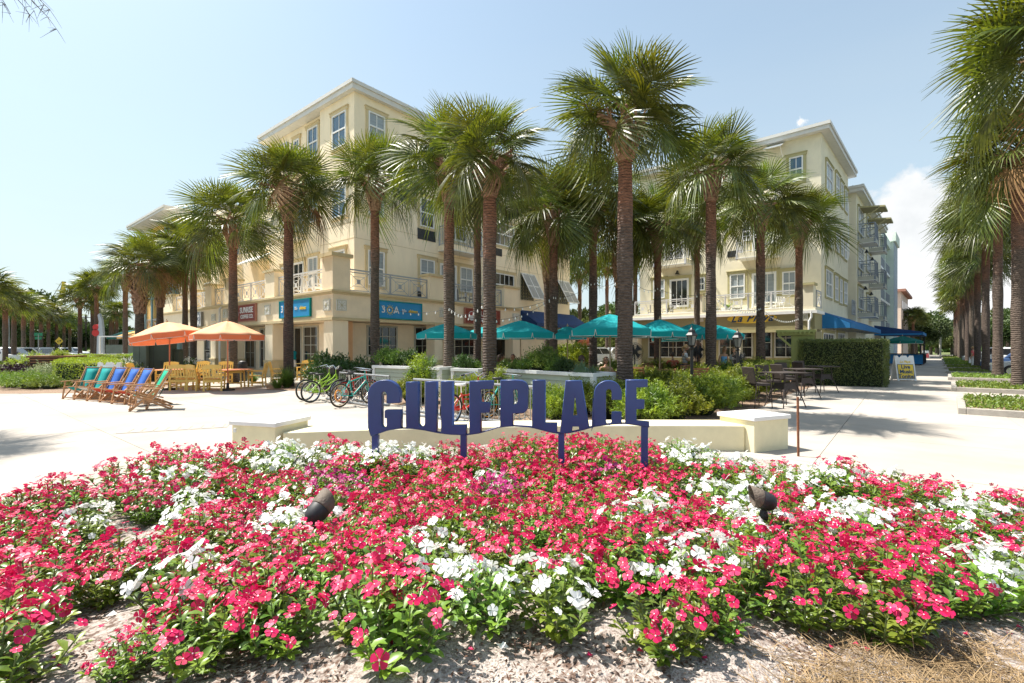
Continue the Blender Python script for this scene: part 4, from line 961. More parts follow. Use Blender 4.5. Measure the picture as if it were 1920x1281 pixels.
def bloom_mesh(seed, ln=1.3, dry=False, n=26):
    g = random.Random(seed); b = MB(); pts = [Vector((ln*t*.95, 0, ln*.35*t-ln*.45*t*t)) for t in (0, .3, .6, .85, 1)]
    b.tube(pts, [.018, .015, .012, .008, .004], 4)
    for i in range(n):
        t = .25+.75*i/n; p = pts[0].lerp(pts[-1], t); p.z = ln*(.35*t-.45*t*t); d = Vector((g.uniform(.1, .7), g.uniform(-1, 1), g.uniform(-.6, .7))).normalized()*g.uniform(.2, .42)
        q = p+d; b.beam(p, q, .008)
        for k in range(9):
            u = (k+1)/9; w = p+d*u; e = Vector((g.uniform(-1, 1), g.uniform(-1, 1), g.uniform(-1, 1))).normalized()*g.uniform(.05, .11); b.beam(w, w+e, .014, .010)
    return b.mesh('flower_stalk', M['bloom_dry'] if dry else M['bloom'])
BLOOM = bloom_mesh(1, 1.5, n=40); BLOOMD = bloom_mesh(2, 1.2, True)
def trunk_mesh(h, r, seed, lean=0.0, k=14):
    g = random.Random(seed); b = MB(); n = max(8, int(h/.16)); f1, f2 = g.uniform(0, 6), g.uniform(0, 6)
    prof = []
    for i in range(n+1):
        t = i/n; rr = r*(1.0+.30*math.exp(-t*h/.22)+.05*math.sin(t*h*1.7+f1)+.03*math.sin(t*h*4+f2)-.08*t); prof.append(rr)
    base = len(b.v)
    for i, rr in enumerate(prof):
        z = h*i/n; dx = lean*(i/n)**1.4
        for j in range(k):
            a = 2*math.pi*j/k; q = rr*(1+.025*math.sin(3*a+z*2+f1)+g.uniform(-.012, .012)); b.v.append((dx+q*math.cos(a), q*math.sin(a), z))
    for i in range(n):
        for j in range(k): j2 = (j+1) % k; b.f.append((i*k+j, i*k+j2, (i+1)*k+j2, (i+1)*k+j))
    return b.mesh('trunk', M['trunk'], smooth=True)
TRUNKS = {}
def palm(px, d, ytop, label, group, far=False, n=36, cs=1.0, boots=0, base_z=0.0, r=None, seed=0, lean=0.0, bloom=None, loc=None, ztop=None, dead=0):
    x, y = (XX(px, d), d) if loc is None else loc
    h = (ZZ(ytop, y) if ztop is None else ztop)-base_z; r = r or .19
    t = thing('palm_tree', label, 'palm tree', (x, y, base_z), R(seed*77 % 360), group)
    g = random.Random(seed); obj('trunk', trunk_mesh(h+.25, r, seed, lean, 14 if not far else 8), t)
    bm_ = BOOTL if boots == 2 else BOOTS[seed % 4]
    bz = h-(1.6 if boots == 2 else 0)
    obj('leaf_bases', bm_, t, (lean, 0, bz), (0, 0, g.uniform(0, 6)), (r/.2*1.12, r/.2*1.12, .95*cs))['kind'] = 'stuff'
    zc = h+.80*cs; C3 = Vector((lean, 0, zc))
    if far:
        obj('crown', FARC[seed % 4], t, C3, (0, 0, g.uniform(0, 6)), 1.03*cs); return t
    for i, (k, e, yaw, roll, sc, dz) in enumerate(crown_list(n, seed)):
        me = g.choice({'Y': ME_Y, 'M': ME_M, 'O': ME_O}[k])
        if dead and k == 'O' and g.random() < dead: me = g.choice(ME_D)
        Mx = Matrix.Rotation(yaw, 3, 'Z') @ Matrix.Rotation(-e, 3, 'Y') @ Matrix.Rotation(roll, 3, 'X')
        o = obj('frond', me, t, C3+Vector((math.cos(yaw)*.1*math.cos(e), math.sin(yaw)*.1*math.cos(e), dz*cs)), Mx.to_euler(), sc*.98*cs)
    if bloom is not None:
        for (yw, el_, me, s_) in bloom:
            Mx = Matrix.Rotation(R(yw-seed*77 % 360), 3, 'Z') @ Matrix.Rotation(-R(el_), 3, 'Y'); obj('flower_stalk', me, t, C3+Vector((0, 0, .2)), Mx.to_euler(), s_)
    return t
GP = 'palms on the plaza in front of the buildings'
# px, depth, y of trunk top, label, options
PL_ = [
 (1172, 12.4, 297, 'tallest palm of the plaza, with a yellow flower head, behind the letter A', dict(seed=1, n=46, cs=.97, r=.205, bloom=[(20, 48, BLOOM, 1.1), (35, 60, BLOOM, 1.0), (10, 62, BLOOM, .9), (28, 40, BLOOM, .8), (170, 25, BLOOMD, .9)])),
 (918, 13.6, 365, 'thick-trunked palm in front of the right-hand coffee shop sign', dict(seed=2, n=38, cs=.90, r=.195)),
 (842, 16.4, 375, 'palm with the tan crossed leaf bases beside the first teal parasol', dict(seed=3, n=34, cs=1.12, r=.19, bloom=[(150, 30, BLOOMD, 1)])),
 (895, 21.0, 402, 'thin dark palm between two nearer trunks, by the right terrace', dict(seed=4, n=30, r=.17, cs=.95)),
 (703, 20.5, 392, 'palm in front of the blue shop sign on the right-hand wall', dict(seed=5, n=34, r=.19, cs=1.08)),
 (541, 20.6, 412, 'palm in front of the blue sign left of the building corner, in a grass clump', dict(seed=6, n=40, r=.20, cs=1.16, bloom=[(170, 40, BLOOMD, 1.2), (40, 35, BLOOMD, 1.1), (195, 20, BLOOMD, 1)], dead=.12)),
 (437, 23.0, 462, 'palm in front of the red coffee shop sign, beside the second orange parasol', dict(seed=7, n=38, r=.20, cs=1.18, dead=.15)),
 (363, 29.5, 504, 'right one of two close palm trunks behind the first orange parasol', dict(seed=8, n=38, r=.19, cs=1.25)),
 (347, 33.0, 515, 'left one of two close palm trunks behind the first orange parasol', dict(seed=9, n=32, r=.18, cs=1.05)),
 (300, 30.0, 525, 'palm with a skirt of dry leaf bases in front of the ochre wall', dict(seed=10, n=34, r=.20, cs=1.2, boots=2, dead=.6)),
 (262, 26.5, 532, 'stout palm behind the dark green utility cabinets', dict(seed=11, n=34, r=.215, cs=.98, boots=2, dead=.5)),
 (235, 41.0, 545, 'slim palm left of the utility cabinets', dict(seed=12, n=30, r=.19, cs=1.2)),
 (1112, 21.5, 432, 'palm left of the tallest palm, its trunk rising from the dining terrace', dict(seed=13, n=38, r=.19, cs=1.25)),
 (1038, 20.6, 456, 'palm behind the largest left teal parasol, leaning leaf bases on its left', dict(seed=14, n=40, r=.185, cs=1.22, bloom=[(190, 15, BLOOMD, .8)])),
 (1026, 24.5, 470, 'dark trunked palm just behind another, beside the louvred shutters', dict(seed=15, n=28, r=.17, cs=.95, boots=2)),
 (1160, 25.0, 478, 'shaggy palm half hidden behind the tallest trunk', dict(seed=16, n=40, r=.19, cs=1.3, boots=2)),
 (1233, 24.5, 470, 'palm in front of the left balcony of the sage building', dict(seed=17, n=40, r=.19, cs=1.25)),
 (1307, 28.5, 462, 'thin pale palm between two thicker ones before the sage building', dict(seed=18, n=38, r=.17, cs=1.25, bloom=[(120, 40, BLOOM, .9)])),
 (1333, 18.8, 374, 'tall palm right of the tallest, standing behind the clipped shrubs', dict(seed=19, n=38, r=.20, cs=1.05, bloom=[(15, 30, BLOOM, .8)])),
 (1426, 22.0, 431, 'palm in front of the yellow restaurant sign', dict(seed=20, n=38, r=.19, cs=1.12)),
 (1498, 25.0, 461, 'rightmost palm before the sage building, at the pergola', dict(seed=21, n=36, r=.185, cs=1.08, bloom=[(60, 45, BLOOM, .9)])),
]
for (px, d, yt, lab, kw) in PL_: palm(px, d, yt, lab, GP, base_z=0.0, **kw)
for i, (px, d, yt, cs) in enumerate([(1087, 46, 532, 1.0), (1191, 40, 500, 1.0), (1138, 52, 520, 1.0), (1268, 44, 480, 1.0)]):
    palm(px, d, yt, ['small distant palm seen in the gap between the two buildings', 'distant palm just right of the tallest trunk', 'distant palm beyond the dining terrace, left of the tallest trunk', 'distant palm rising behind the sage building'][i], 'distant palms between the buildings', far=True, seed=30+i, r=.2, cs=cs)
# left street: second row
ordn = ['first', 'second', 'third', 'fourth', 'fifth', 'sixth', 'seventh', 'eighth', 'ninth', 'tenth', 'eleventh', 'twelfth', 'thirteenth', 'fourteenth']
for i, (px, d, yt) in enumerate([(-18, 38, 562), (10, 43, 582), (26, 46, 587), (44, 50, 592), (60, 54, 596), (77, 59, 600), (91, 63, 603), (106, 68, 606), (120, 73, 609), (131, 78, 611)]):
    palm(px, d, yt, 'palm by the parked cars on the far left street, %s from the left edge' % ordn[i], 'palms beside the parked cars on the left', far=True, seed=40+i, r=.20, cs=.92)
for i, (px, d, yt) in enumerate([(150, 52, 577), (173, 55, 562), (181, 50, 556), (207, 72, 600), (212, 80, 604), (219, 66, 598)]):
    palm(px, d, yt, ['slim palm left of the utility pole', 'left one of two crossing palm trunks by the grey post', 'right one of two crossing palm trunks by the grey post', 'leftmost of three small distant palms', 'middle one of three small distant palms', 'rightmost of three small distant palms'][i], 'palms at the end of the left street', far=True, seed=60+i, r=.2, cs=1.02 if i < 3 else .95)
# right street row
for i in range(13):
    d = 12.3+6.25*i; px = 1758+2800/d
    if i == 0: px = 1985
    zt = (8.0, 7.9, 8.4, 8.3, 7.6, 8.0, 8.2, 7.8, 8.3, 7.9, 8.1, 8.0, 8.2)[i]
    palm(px, d, 0, 'palm in the row along the right-hand pavement, %s from the camera' % ordn[i], 'palms lining the right-hand pavement', far=i > 5, seed=80+i, r=.205, cs=(1.28 if i else 1.25), base_z=.12, ztop=zt-.1, n=56, dead=.03)

palm(0, 0, 0, 'palm standing just outside the left edge, throwing frond shadows on the paving', None, seed=120, loc=(-13.3, 9.0), ztop=6.2, n=34)
# ---- leafy masses
def box_hedge(name, label, corners, h, leaf='hedge_leaf', n=9000, size=.055, group=None, lump=.05, cat='hedge', core='hedge_core', flowers=None):
    """clipped hedge on a quadrilateral base (world corners, counter-clockwise seen from above)"""
    c = np.array(corners, float); cx, cy = c.mean(0); t = thing(name, label, cat, (cx, cy, 0), 0, group); c = c-[cx, cy]
    b = MB(); ins = .10; k = [(p[0]*(1-ins/1.2), p[1]*(1-ins/1.2)) for p in c]; b.v = [(x, y, 0) for x, y in k]+[(x, y, h-ins) for x, y in k]
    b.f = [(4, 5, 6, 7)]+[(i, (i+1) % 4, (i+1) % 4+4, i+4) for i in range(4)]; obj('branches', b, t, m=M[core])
    g = np.random.default_rng(int(abs(cx*100))); areas = [];
    for i in range(4): areas.append(np.linalg.norm(c[(i+1) % 4]-c[i])*h)
    at = np.linalg.norm(c[1]-c[0])*np.linalg.norm(c[2]-c[1]); areas.append(at); areas = np.array(areas); cnt = (areas/areas.sum()*n).astype(int)
    Pp, Nn = [], []
    for i in range(4):
        a = c[i]; bb = c[(i+1) % 4]; e = bb-a; nn = np.array([e[1], -e[0]])/np.linalg.norm(e); u = g.random(cnt[i]); z = g.random(cnt[i])**.9*h
        off = g.normal(size=cnt[i])*.035-.03+lump*np.sin(u*9+z*5)*.5
        pp = a+e*u[:, None]+nn*off[:, None]; Pp.append(np.c_[pp, z]); Nn.append(np.tile([nn[0], nn[1], .25], (cnt[i], 1)))
    u = g.random(cnt[4]); v = g.random(cnt[4]); pp = c[0]+(c[1]-c[0])*u[:, None]+(c[3]-c[0])*v[:, None]; Pp.append(np.c_[pp, h-.03+g.normal(size=cnt[4])*.03+lump*.5*np.sin(u*12)*np.sin(v*9)]); Nn.append(np.tile([0, 0, 1.], (cnt[4], 1)))
    P_ = np.concatenate(Pp); N_ = np.concatenate(Nn); d = N_*.55+rand_dirs(len(P_), g)*.8; V, F_ = leaf_arrays(P_, d, rand_dirs(len(P_), g), size*g.uniform(.7, 1.3, len(P_)), size*.62)
    obj('leaves', npmesh('leaves', V, F_, M[leaf]), t)['kind'] = 'stuff'
    if flowers:
        m_ = g.random(len(P_)) < flowers[1]; V, F_ = leaf_arrays(P_[m_]+N_[m_]*.03, rand_dirs(m_.sum(), g), rand_dirs(m_.sum(), g), .06, .05); obj('blossoms', npmesh('blossoms', V, F_, M[flowers[0]]), t)['kind'] = 'stuff'
    return t
def shrub_mesh(seed, kind='podo', rx=.55, rz=.6, shoots=260, per=11, ll=.06, lw=.014, m='podo', up=.9, spiky=.12):
    g = np.random.default_rng(seed); n = shoots; d = rand_dirs(n, g); d[:, 2] = np.abs(d[:, 2])*1.0-.18; lump = 1+.22*np.sin(d[:, 0]*5+seed)*np.cos(d[:, 1]*4+seed*2)+.10*g.normal(size=n)
    c = d*np.array([rx, rx, rz])*lump[:, None]*(g.random(n)**.25)[:, None]; c[:, 2] += rz*.5; c[:, 2] = np.maximum(c[:, 2], .03)
    sd = d*.45+np.array([0, 0, up])+g.normal(size=(n, 3))*.25; sd = rot_to(sd); L_ = g.uniform(.10, .22, n)*(1+spiky*3*(g.random(n) > .8))
    t = np.tile(np.linspace(0, 1, per), n); ci = np.repeat(np.arange(n), per); base = c[ci]+sd[ci]*(L_[ci]*t)[:, None]
    ld = sd[ci]*.55+rand_dirs(len(ci), g)*.85; V, F_ = leaf_arrays(base, ld, rand_dirs(len(ci), g), ll*g.uniform(.7, 1.25, len(ci)), lw, fold=.1); return npmesh('leaves', V, F_, M[m])
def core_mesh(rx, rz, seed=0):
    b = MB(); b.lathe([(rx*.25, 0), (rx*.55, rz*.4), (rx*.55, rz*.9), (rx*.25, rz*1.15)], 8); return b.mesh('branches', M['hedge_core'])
SH = {'podo': [shrub_mesh(s, rx=.55, rz=.60, shoots=760, ll=.075, lw=.020, m='podo') for s in range(4)],
      'podotall': [shrub_mesh(10+s, rx=.36, rz=.8, shoots=380, ll=.075, lw=.018, m='podo', spiky=.3) for s in range(3)],
      'dark': [shrub_mesh(20+s, rx=.6, rz=.62, shoots=330, per=8, ll=.11, lw=.035, m='shrub_dark') for s in range(3)],
      'mid': [shrub_mesh(30+s, rx=.5, rz=.5, shoots=320, per=9, ll=.07, lw=.028, m='shrub_mid', spiky=.3) for s in range(3)],
      'lime': [shrub_mesh(40+s, rx=.55, rz=.5, shoots=340, per=9, ll=.055, lw=.026, m='hedge_lime', up=.5) for s in range(2)],
      'purple': [shrub_mesh(50, rx=.55, rz=.35, shoots=300, per=8, ll=.09, lw=.035, m='leaf_purple', up=.4)],
      'varieg': [shrub_mesh(60, rx=.55, rz=.42, shoots=320, per=9, ll=.07, lw=.032, m='leaf_varieg', up=.4)],
      'white': [shrub_mesh(70+s, rx=.5, rz=.5, shoots=260, per=8, ll=.06, lw=.03, m='shrub_mid', up=.4) for s in range(2)],
      'juniper': [shrub_mesh(80+s, rx=.75, rz=.26, shoots=420, per=9, ll=.07, lw=.016, m='shrub_mid', up=.5) for s in range(2)]}
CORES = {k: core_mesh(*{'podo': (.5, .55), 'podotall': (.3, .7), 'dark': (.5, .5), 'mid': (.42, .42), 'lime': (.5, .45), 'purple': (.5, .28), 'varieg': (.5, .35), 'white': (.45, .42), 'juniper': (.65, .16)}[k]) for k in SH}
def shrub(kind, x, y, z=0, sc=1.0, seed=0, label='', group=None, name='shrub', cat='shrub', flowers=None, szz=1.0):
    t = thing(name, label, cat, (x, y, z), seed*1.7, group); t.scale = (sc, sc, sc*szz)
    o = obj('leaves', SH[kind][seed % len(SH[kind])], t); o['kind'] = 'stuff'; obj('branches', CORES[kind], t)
    if kind == 'white':
        obj('blossoms', BLS, t)['kind'] = 'stuff'
    return t
g_ = np.random.default_rng(5); _d = rand_dirs(420, g_); _d[:, 2] = np.abs(_d[:, 2]); _c = _d*[.56, .56, .62]*(1+.1*g_.normal(size=(420, 1)))+[0, 0, .18]
BLS = npmesh('blossoms', *leaf_arrays(_c, _d+rand_dirs(420, g_)*.6, rand_dirs(420, g_), .06, .055), M['white_bloom'])
# clipped shrubs behind the letters, running from the front corner back to the pergola
hp = [(1265, 792), (1320, 778), (1370, 760), (1410, 740), (1215, 800), (1225, 792), (1240, 760), (1290, 778), (1345, 764), (1395, 748), (1262, 745), (1320, 738), (1375, 728), (1180, 775), (1430, 728), (1200, 740), (1450, 716), (1405, 718), (1480, 708), (1130, 745), (1150, 722), (1340, 716), (1290, 722), (1235, 722), (1500, 704)]
_f = sorted(range(len(hp)), key=lambda k: hp[k][0]); _front = [k for k in _f if hp[k][1] > 752]; _mid = [k for k in _f if 730 < hp[k][1] <= 752]; _back = [k for k in _f if hp[k][1] <= 730]
ORD = ['first', 'second', 'third', 'fourth', 'fifth', 'sixth', 'seventh', 'eighth', 'ninth', 'tenth', 'eleventh', 'twelfth']
hlab = {}
for row, nm in ((_front, 'front'), (_mid, 'middle'), (_back, 'back')):
    for q, k in enumerate(row): hlab[k] = 'yellow-green shrub in the %s row of the bank behind the letters, %s from the left' % (nm, ORD[q])
for i, (px, py) in enumerate(hp):
    d = GD(py+4)+.35; x = XX(px, d)
    shrub('podo', x, d, 0, 1.12+.12*math.sin(i*2.3)+(d-10)*.02, i, hlab[i], 'yellow-green shrubs in the bank behind the letters', szz=.84)
ep = [(1235, 806), (1290, 796)]
for i, (px, d, s, kind, lab) in enumerate([
    (790, 14.6, 1.15, 'podotall', 'upright yellow-green shrub seen between the G and U of the letters'), (770, 14.2, .85, 'podo', 'low yellow-green shrub left of the tall one behind the first U'),
    (885, 12.2, 1.0, 'podo', 'yellow-green shrub behind the red bicycle'), (935, 12.6, .9, 'podotall', 'yellow-green shrub above the letter P'), (905, 13.4, .85, 'podo', 'small yellow-green shrub at the foot of the thick palm'),
    (1045, 10.6, .78, 'podo', 'yellow-green shrub between the letters L and A'), (1032, 11.6, .8, 'podo', 'yellow-green shrub behind the letter L against the planter'), (855, 14.2, .8, 'podo', 'yellow-green shrub above the letter L beside the white planter'),
    (1090, 12.0, .9, 'podo', 'yellow-green shrub above the letter A'), (1145, 11.2, .95, 'podo', 'yellow-green shrub behind the letter C')]):
    shrub(kind, XX(px, d), d, 0, s, i+3, lab)
for i, (px, d, s, z, lab) in enumerate([(618, 19.5, 1.5, 0, 'dark glossy shrub left of the corner pier'), (640, 18.6, 1.2, .0, 'dark shrub behind the handlebars of the green bicycles'), (672, 18.8, 1.25, 0, 'dark shrub under the corner pier, right of the black planter'), (690, 18.0, 1.05, 0, 'dark shrub at the left end of the siding planter'), (655, 17.2, .8, 0, 'low dark shrub behind the teal bicycle')]):
    shrub('dark', XX(px, d), d, z, s, i, lab)
shrub('dark', XX(612, 17.6), 17.6, 0.35, .75, 1, 'dark leafy shrub in the black planter')
# the clipped block right of centre, and the left hedges
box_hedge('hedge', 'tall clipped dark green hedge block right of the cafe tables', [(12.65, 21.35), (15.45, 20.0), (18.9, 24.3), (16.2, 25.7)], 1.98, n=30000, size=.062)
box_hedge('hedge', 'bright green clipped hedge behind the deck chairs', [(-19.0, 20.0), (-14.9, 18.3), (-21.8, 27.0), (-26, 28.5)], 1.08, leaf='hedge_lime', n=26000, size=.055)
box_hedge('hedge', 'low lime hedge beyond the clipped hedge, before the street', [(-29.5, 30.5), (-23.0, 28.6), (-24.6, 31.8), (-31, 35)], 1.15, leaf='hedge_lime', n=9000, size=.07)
for i, (px, d, s, k, lab) in enumerate([(58, 29, 1.7, 'lime', 'bright lime shrub at the left edge of the planting, beside the brown planter'), (28, 25, 1.35, 'purple', 'dark purple ground shrub at the left'), (40, 24.2, 1.1, 'purple', 'purple leaved shrub by the pavement edge'),
    (84, 22.6, 1.25, 'varieg', 'variegated pale shrub in front of the hedge'), (100, 21.2, 1.15, 'varieg', 'variegated pale shrub at the hedge corner'), (30, 20.2, 1.3, 'juniper', 'spreading low green juniper at the left plaza edge'), (62, 19.6, 1.3, 'juniper', 'spreading low green juniper before the variegated shrub'),
    (95, 19.4, .9, 'juniper', 'small juniper tuft at the corner of the hedge'), (-5, 21.5, 1.3, 'juniper', 'juniper cut by the left edge of the picture'), (236, 23.5, 1.35, 'white', 'white-blossomed shrub beside the utility cabinet'), (350, 26.5, 1.3, 'white', 'white-blossomed shrub behind the yellow chairs'), (378, 27.5, 1.1, 'white', 'small white-blossomed shrub by the shop front'), (205, 24, 1.1, 'white', 'white-blossomed shrub behind the frame sign')]):
    shrub(k, XX(px, d), d, 0, s, i, lab)
# sago / saw palm behind the hedge
def tuft(name, label, cat, x, y, z, n, ln, w, m, up=.8, sc=1.0, seed=0, group=None, spread=1.0):
    g = np.random.default_rng(seed); a = g.random(n)*2*np.pi; el_ = np.arccos(g.random(n)**.5*.95); V = []; F_ = []
    for i in range(n):
        r0 = .12*g.random(); d = np.array([math.cos(a[i])*spread, math.sin(a[i])*spread, 0]); L_ = ln*g.uniform(.6, 1.15); e = up*g.uniform(.6, 1.3); sd = np.array([-d[1], d[0], 0]); k = len(V)
        for q, wq in ((0, .8), (.35, 1), (.7, .7), (1, .05)):
            p = d*(r0+L_*q*.75*math.cos(e)*(.5+.5*q))+np.array([0, 0, L_*(math.sin(e)*q-.35*q*q*math.cos(e*.8))]); V += [p+sd*w*wq/2, p-sd*w*wq/2]
        for j in range(3): F_.append((k+2*j, k+2*j+1, k+2*j+3, k+2*j+2))
    o = single(name, label, cat, npmesh(name, np.array(V), np.array(F_), M[m]), (x, y, z), (0, 0, 0), sc, group=group); return o
tuft('grass_clump', 'arching green grass clump at the foot of the palm by the green bicycles', 'grass clump', XX(538, 20.0), 20.0, 0, 420, 1.15, .022, 'grass_clump', up=1.0, seed=1)
tuft('grass_clump', 'smaller grass clump left of the palm by the green bicycles', 'grass clump', XX(520, 19.6), 19.6, 0, 220, .8, .02, 'grass_clump', up=.9, seed=2)
tuft('grass_clump', 'strappy green clump between the yellow chairs', 'grass clump', XX(475, 23), 23, 0, 160, .7, .03, 'grass_clump', up=.9, seed=3)
# low saw-palm
sp = thing('palm_shrub', 'low fan palm behind the clipped hedge at the left', 'palm shrub', (XX(214, 29), 29, .55), 0)
for i in range(16): Mx = Matrix.Rotation(i*2.4, 3, 'Z') @ Matrix.Rotation(-R(22+12*(i % 3)), 3, 'Y'); obj('frond', ME_Y[i % 2] if i % 4 == 0 else ME_M[i % 6], sp, (0, 0, 0), Mx.to_euler(), .75)

# ---- background trees
def tree_mesh(seed, r=3.2, h=3.4, n=5200, leaf=.34, m='tree_leaf', dens=9):
    g = np.random.default_rng(seed); cl = rand_dirs(dens, g)*np.array([r*.62, r*.62, h*.42]); cl[:, 2] += h*.5; rr = g.uniform(.35, .55, dens)*r
    k = g.integers(0, dens, n); d = rand_dirs(n, g); p = cl[k]+d*rr[k][:, None]*(g.random(n)**.35)[:, None]*np.array([1, 1, .75]); V, F_ = leaf_arrays(p, d+rand_dirs(n, g), rand_dirs(n, g), leaf*g.uniform(.6, 1.3, n), leaf*.6); return npmesh('crown', V, F_, M[m])
TC = [tree_mesh(s) for s in range(3)]+[tree_mesh(5+s, m='tree_leaf_warm') for s in range(2)]
TT = MB(); TT.tube([(0, 0, 0), (.05, .02, 1.2), (-.03, .05, 2.6), (.1, 0, 4)], [.26, .2, .16, .08], 8)
for a in range(5): TT.tube([(0, .03, 2.0+.25*a), (1.0*math.cos(a*1.3), 1.0*math.sin(a*1.3), 3.0+.25*a), (1.9*math.cos(a*1.3), 1.9*math.sin(a*1.3), 3.8+.2*a)], [.09, .06, .03], 5)
TTm = TT.mesh('trunk', M['bark_far'])
def btree(px, d, zt, i, label, group):
    s = zt/6.6; t = thing('tree', label, 'tree', (XX(px, d), d, -.05), i*1.3, group, s); obj('trunk', TTm, t); obj('crown', TC[i % 5], t, (0, 0, 1.9))
    return t
GT = 'broadleaf trees across the left street'
for i, (px, d, zt) in enumerate([(-30, 62, 10), (12, 66, 9.5), (22, 80, 13), (45, 84, 10), (70, 86, 8), (88, 90, 9), (110, 95, 7.5), (128, 96, 8.5), (152, 100, 8), (172, 104, 8.5), (196, 98, 8.5), (222, 110, 8), (242, 100, 6.5)]):
    btree(px, d, zt, i, 'green broadleaf tree behind the palms of the left street, %s from the left' % (ordn[i]), GT)
for i, (px, d, zt) in enumerate([(1078, 62, 7.5), (1100, 70, 8), (1128, 58, 7), (1150, 66, 8), (1178, 60, 8.5), (1215, 70, 8), (1060, 80, 7), (1195, 90, 9)]):
    btree(px, d, zt, i+2, 'broadleaf tree seen in the gap between the buildings, %s of the group' % ordn[i], 'trees in the gap between the buildings')
for i, (px, d, zt) in enumerate([(1718, 90, 9.5), (1732, 98, 10), (1745, 112, 9), (1706, 120, 12), (1755, 140, 8), (1785, 120, 9), (1815, 110, 9.5), (1845, 95, 9), (1868, 100, 11), (1890, 85, 9), (1912, 90, 10), (1945, 85, 9), (1760, 118, 7)]):
    btree(px, d, zt, i+1, 'broadleaf tree at the far end of the right street, %s of the group' % ordn[i], 'trees at the end of the right street')
palm(1712, 78, 600, 'small palm beyond the salmon building', 'distant palms between the buildings', far=True, seed=97, r=.2, ztop=5.6)
# far wood line to close the horizon
g = np.random.default_rng(11); n = 9000; a = g.uniform(-1.1, 1.1, n); rr = g.uniform(230, 300, n); zz = np.abs(g.normal(size=n))*0+g.random(n)*(7+3*np.sin(a*23)+2*np.sin(a*61)); P_ = np.c_[np.sin(a)*rr, np.cos(a)*rr, zz]
V, F_ = leaf_arrays(P_, rand_dirs(n, g)+[0, 0, .3], rand_dirs(n, g), 3.4, 2.8)
stuff('woods', npmesh('woods', V, F_, M['tree_leaf']), 'far dark green wood closing the horizon', 'woods')
# ================================================================ flower bed in the foreground
def bed_z(x, y):
    r = math.hypot(x, y); Rb = bed_R(x, y); t = max(0, min(1, (4.7-r)/3.0)); t = t*t*(3-2*t); e = max(0, min(1, (Rb-r)/.8)); return (.23+.30*t)*(e*(2-e))-.01
def build_bed():
    V, F_ = [], []; nr, na = 110, 260; g = np.random.default_rng(3)
    rs = [.15+(7.85-.15)*(i/(nr-1)) for i in range(nr)]
    fx = lambda x, y: .012*math.sin(x*5.1+y*2.3)+.010*math.sin(x*11.3-y*7.9)+.008*math.sin(x*23+y*19)
    for i in range(nr):
        for j in range(na):
            a = math.pi*(-.12+1.24*j/(na-1)); rr = rs[i]; x = rr*math.cos(a); y = rr*math.sin(a); Rb = bed_R(x, y); k = min(1, rr/Rb)
            z = bed_z(x, y) if rr < Rb else -.06-.3*(rr-Rb)
            V.append((x, y, z+fx(x, y)*(1 if k < .97 else .2)+g.normal()*.0035))
    for i in range(nr-1):
        for j in range(na-1): a = i*na+j; F_.append((a, a+1, a+na+1, a+na))
    return npmesh('flower_bed', V, F_, M['soil'], smooth=True)
bed = struct('flower_bed', build_bed())
# bark chips, pine needles and dropped petals on the soil
g = np.random.default_rng(17)
def scatter(n, ymax=4.2, ymin=1.3, fn=None):
    out = []
    while len(out) < n:
        y = ymin+(ymax-ymin)*g.random()**1.4; x = g.uniform(-1.15, 1.15)*y
        if fn is None or fn(x, y): out.append((x, y, bed_z(x, y)))
    return np.array(out)
P_ = scatter(15000, 5.2); d = rand_dirs(len(P_), g); d[:, 2] *= .25; V, F_ = leaf_arrays(P_+[0, 0, .008], d, np.tile([0, 0, 1.], (len(P_), 1))+rand_dirs(len(P_), g)*.4, g.uniform(.012, .035, len(P_)), g.uniform(.006, .014, len(P_)), fold=.1)
mk('chip_pale', (.48, .40, .33), .95, .3, 40); mk('chip_dark', (.10, .055, .035), .95, .4, 40)
h_ = len(F_)//2; mi = np.zeros(len(F_), int); mi[(h_*2)//3:] = 1
stuff('bark_chips', npmesh('bark_chips', V, F_, [M['chip_pale'], M['chip_dark']], mi), 'loose pale and brown bark chips scattered over the bed soil', 'bark chips')
P_ = scatter(2300, 2.6, 1.5, lambda x, y: 960+F0*x/y > 1500+110*math.sin(x*9)*math.sin(y*31) and PP(x, y, .5)[1] > 1175+.12*abs(1850-(960+F0*x/y)))
d = rand_dirs(len(P_), g); d[:, 2] = np.abs(d[:, 2])*.12; V, F_ = leaf_arrays(P_+np.c_[np.zeros((len(P_), 2)), g.random(len(P_))*.012+.008], d, np.tile([0, 0, 1.], (len(P_), 1)), g.uniform(.08, .17, len(P_)), .0028, fold=0, droop=.03)
stuff('pine_needles', npmesh('pine_needles', V, F_, M['pine_straw']), 'dry pine needles at the lower right of the bed', 'pine needles')
P_ = scatter(90, 2.7, 1.75); d = rand_dirs(len(P_), g); d[:, 2] *= .15; V, F_ = leaf_arrays(P_+[0, 0, .012], d, np.tile([0, 0, 1.], (len(P_), 1)), .028, .024, fold=.3)
stuff('fallen_petals', npmesh('fallen_petals', V, F_, M['petal_crimson']), 'fallen crimson petals on the soil', 'petals')
P_ = scatter(16, 2.7, 1.75, lambda x, y: x < .4); d = rand_dirs(len(P_), g); d[:, 2] *= .15; V, F_ = leaf_arrays(P_+[0, 0, .012], d, np.tile([0, 0, 1.], (len(P_), 1)), .045, .04, fold=.3)
stuff('fallen_petals', npmesh('fallen_petals', V, F_, M['petal_white']), 'fallen white petals on the soil', 'petals')

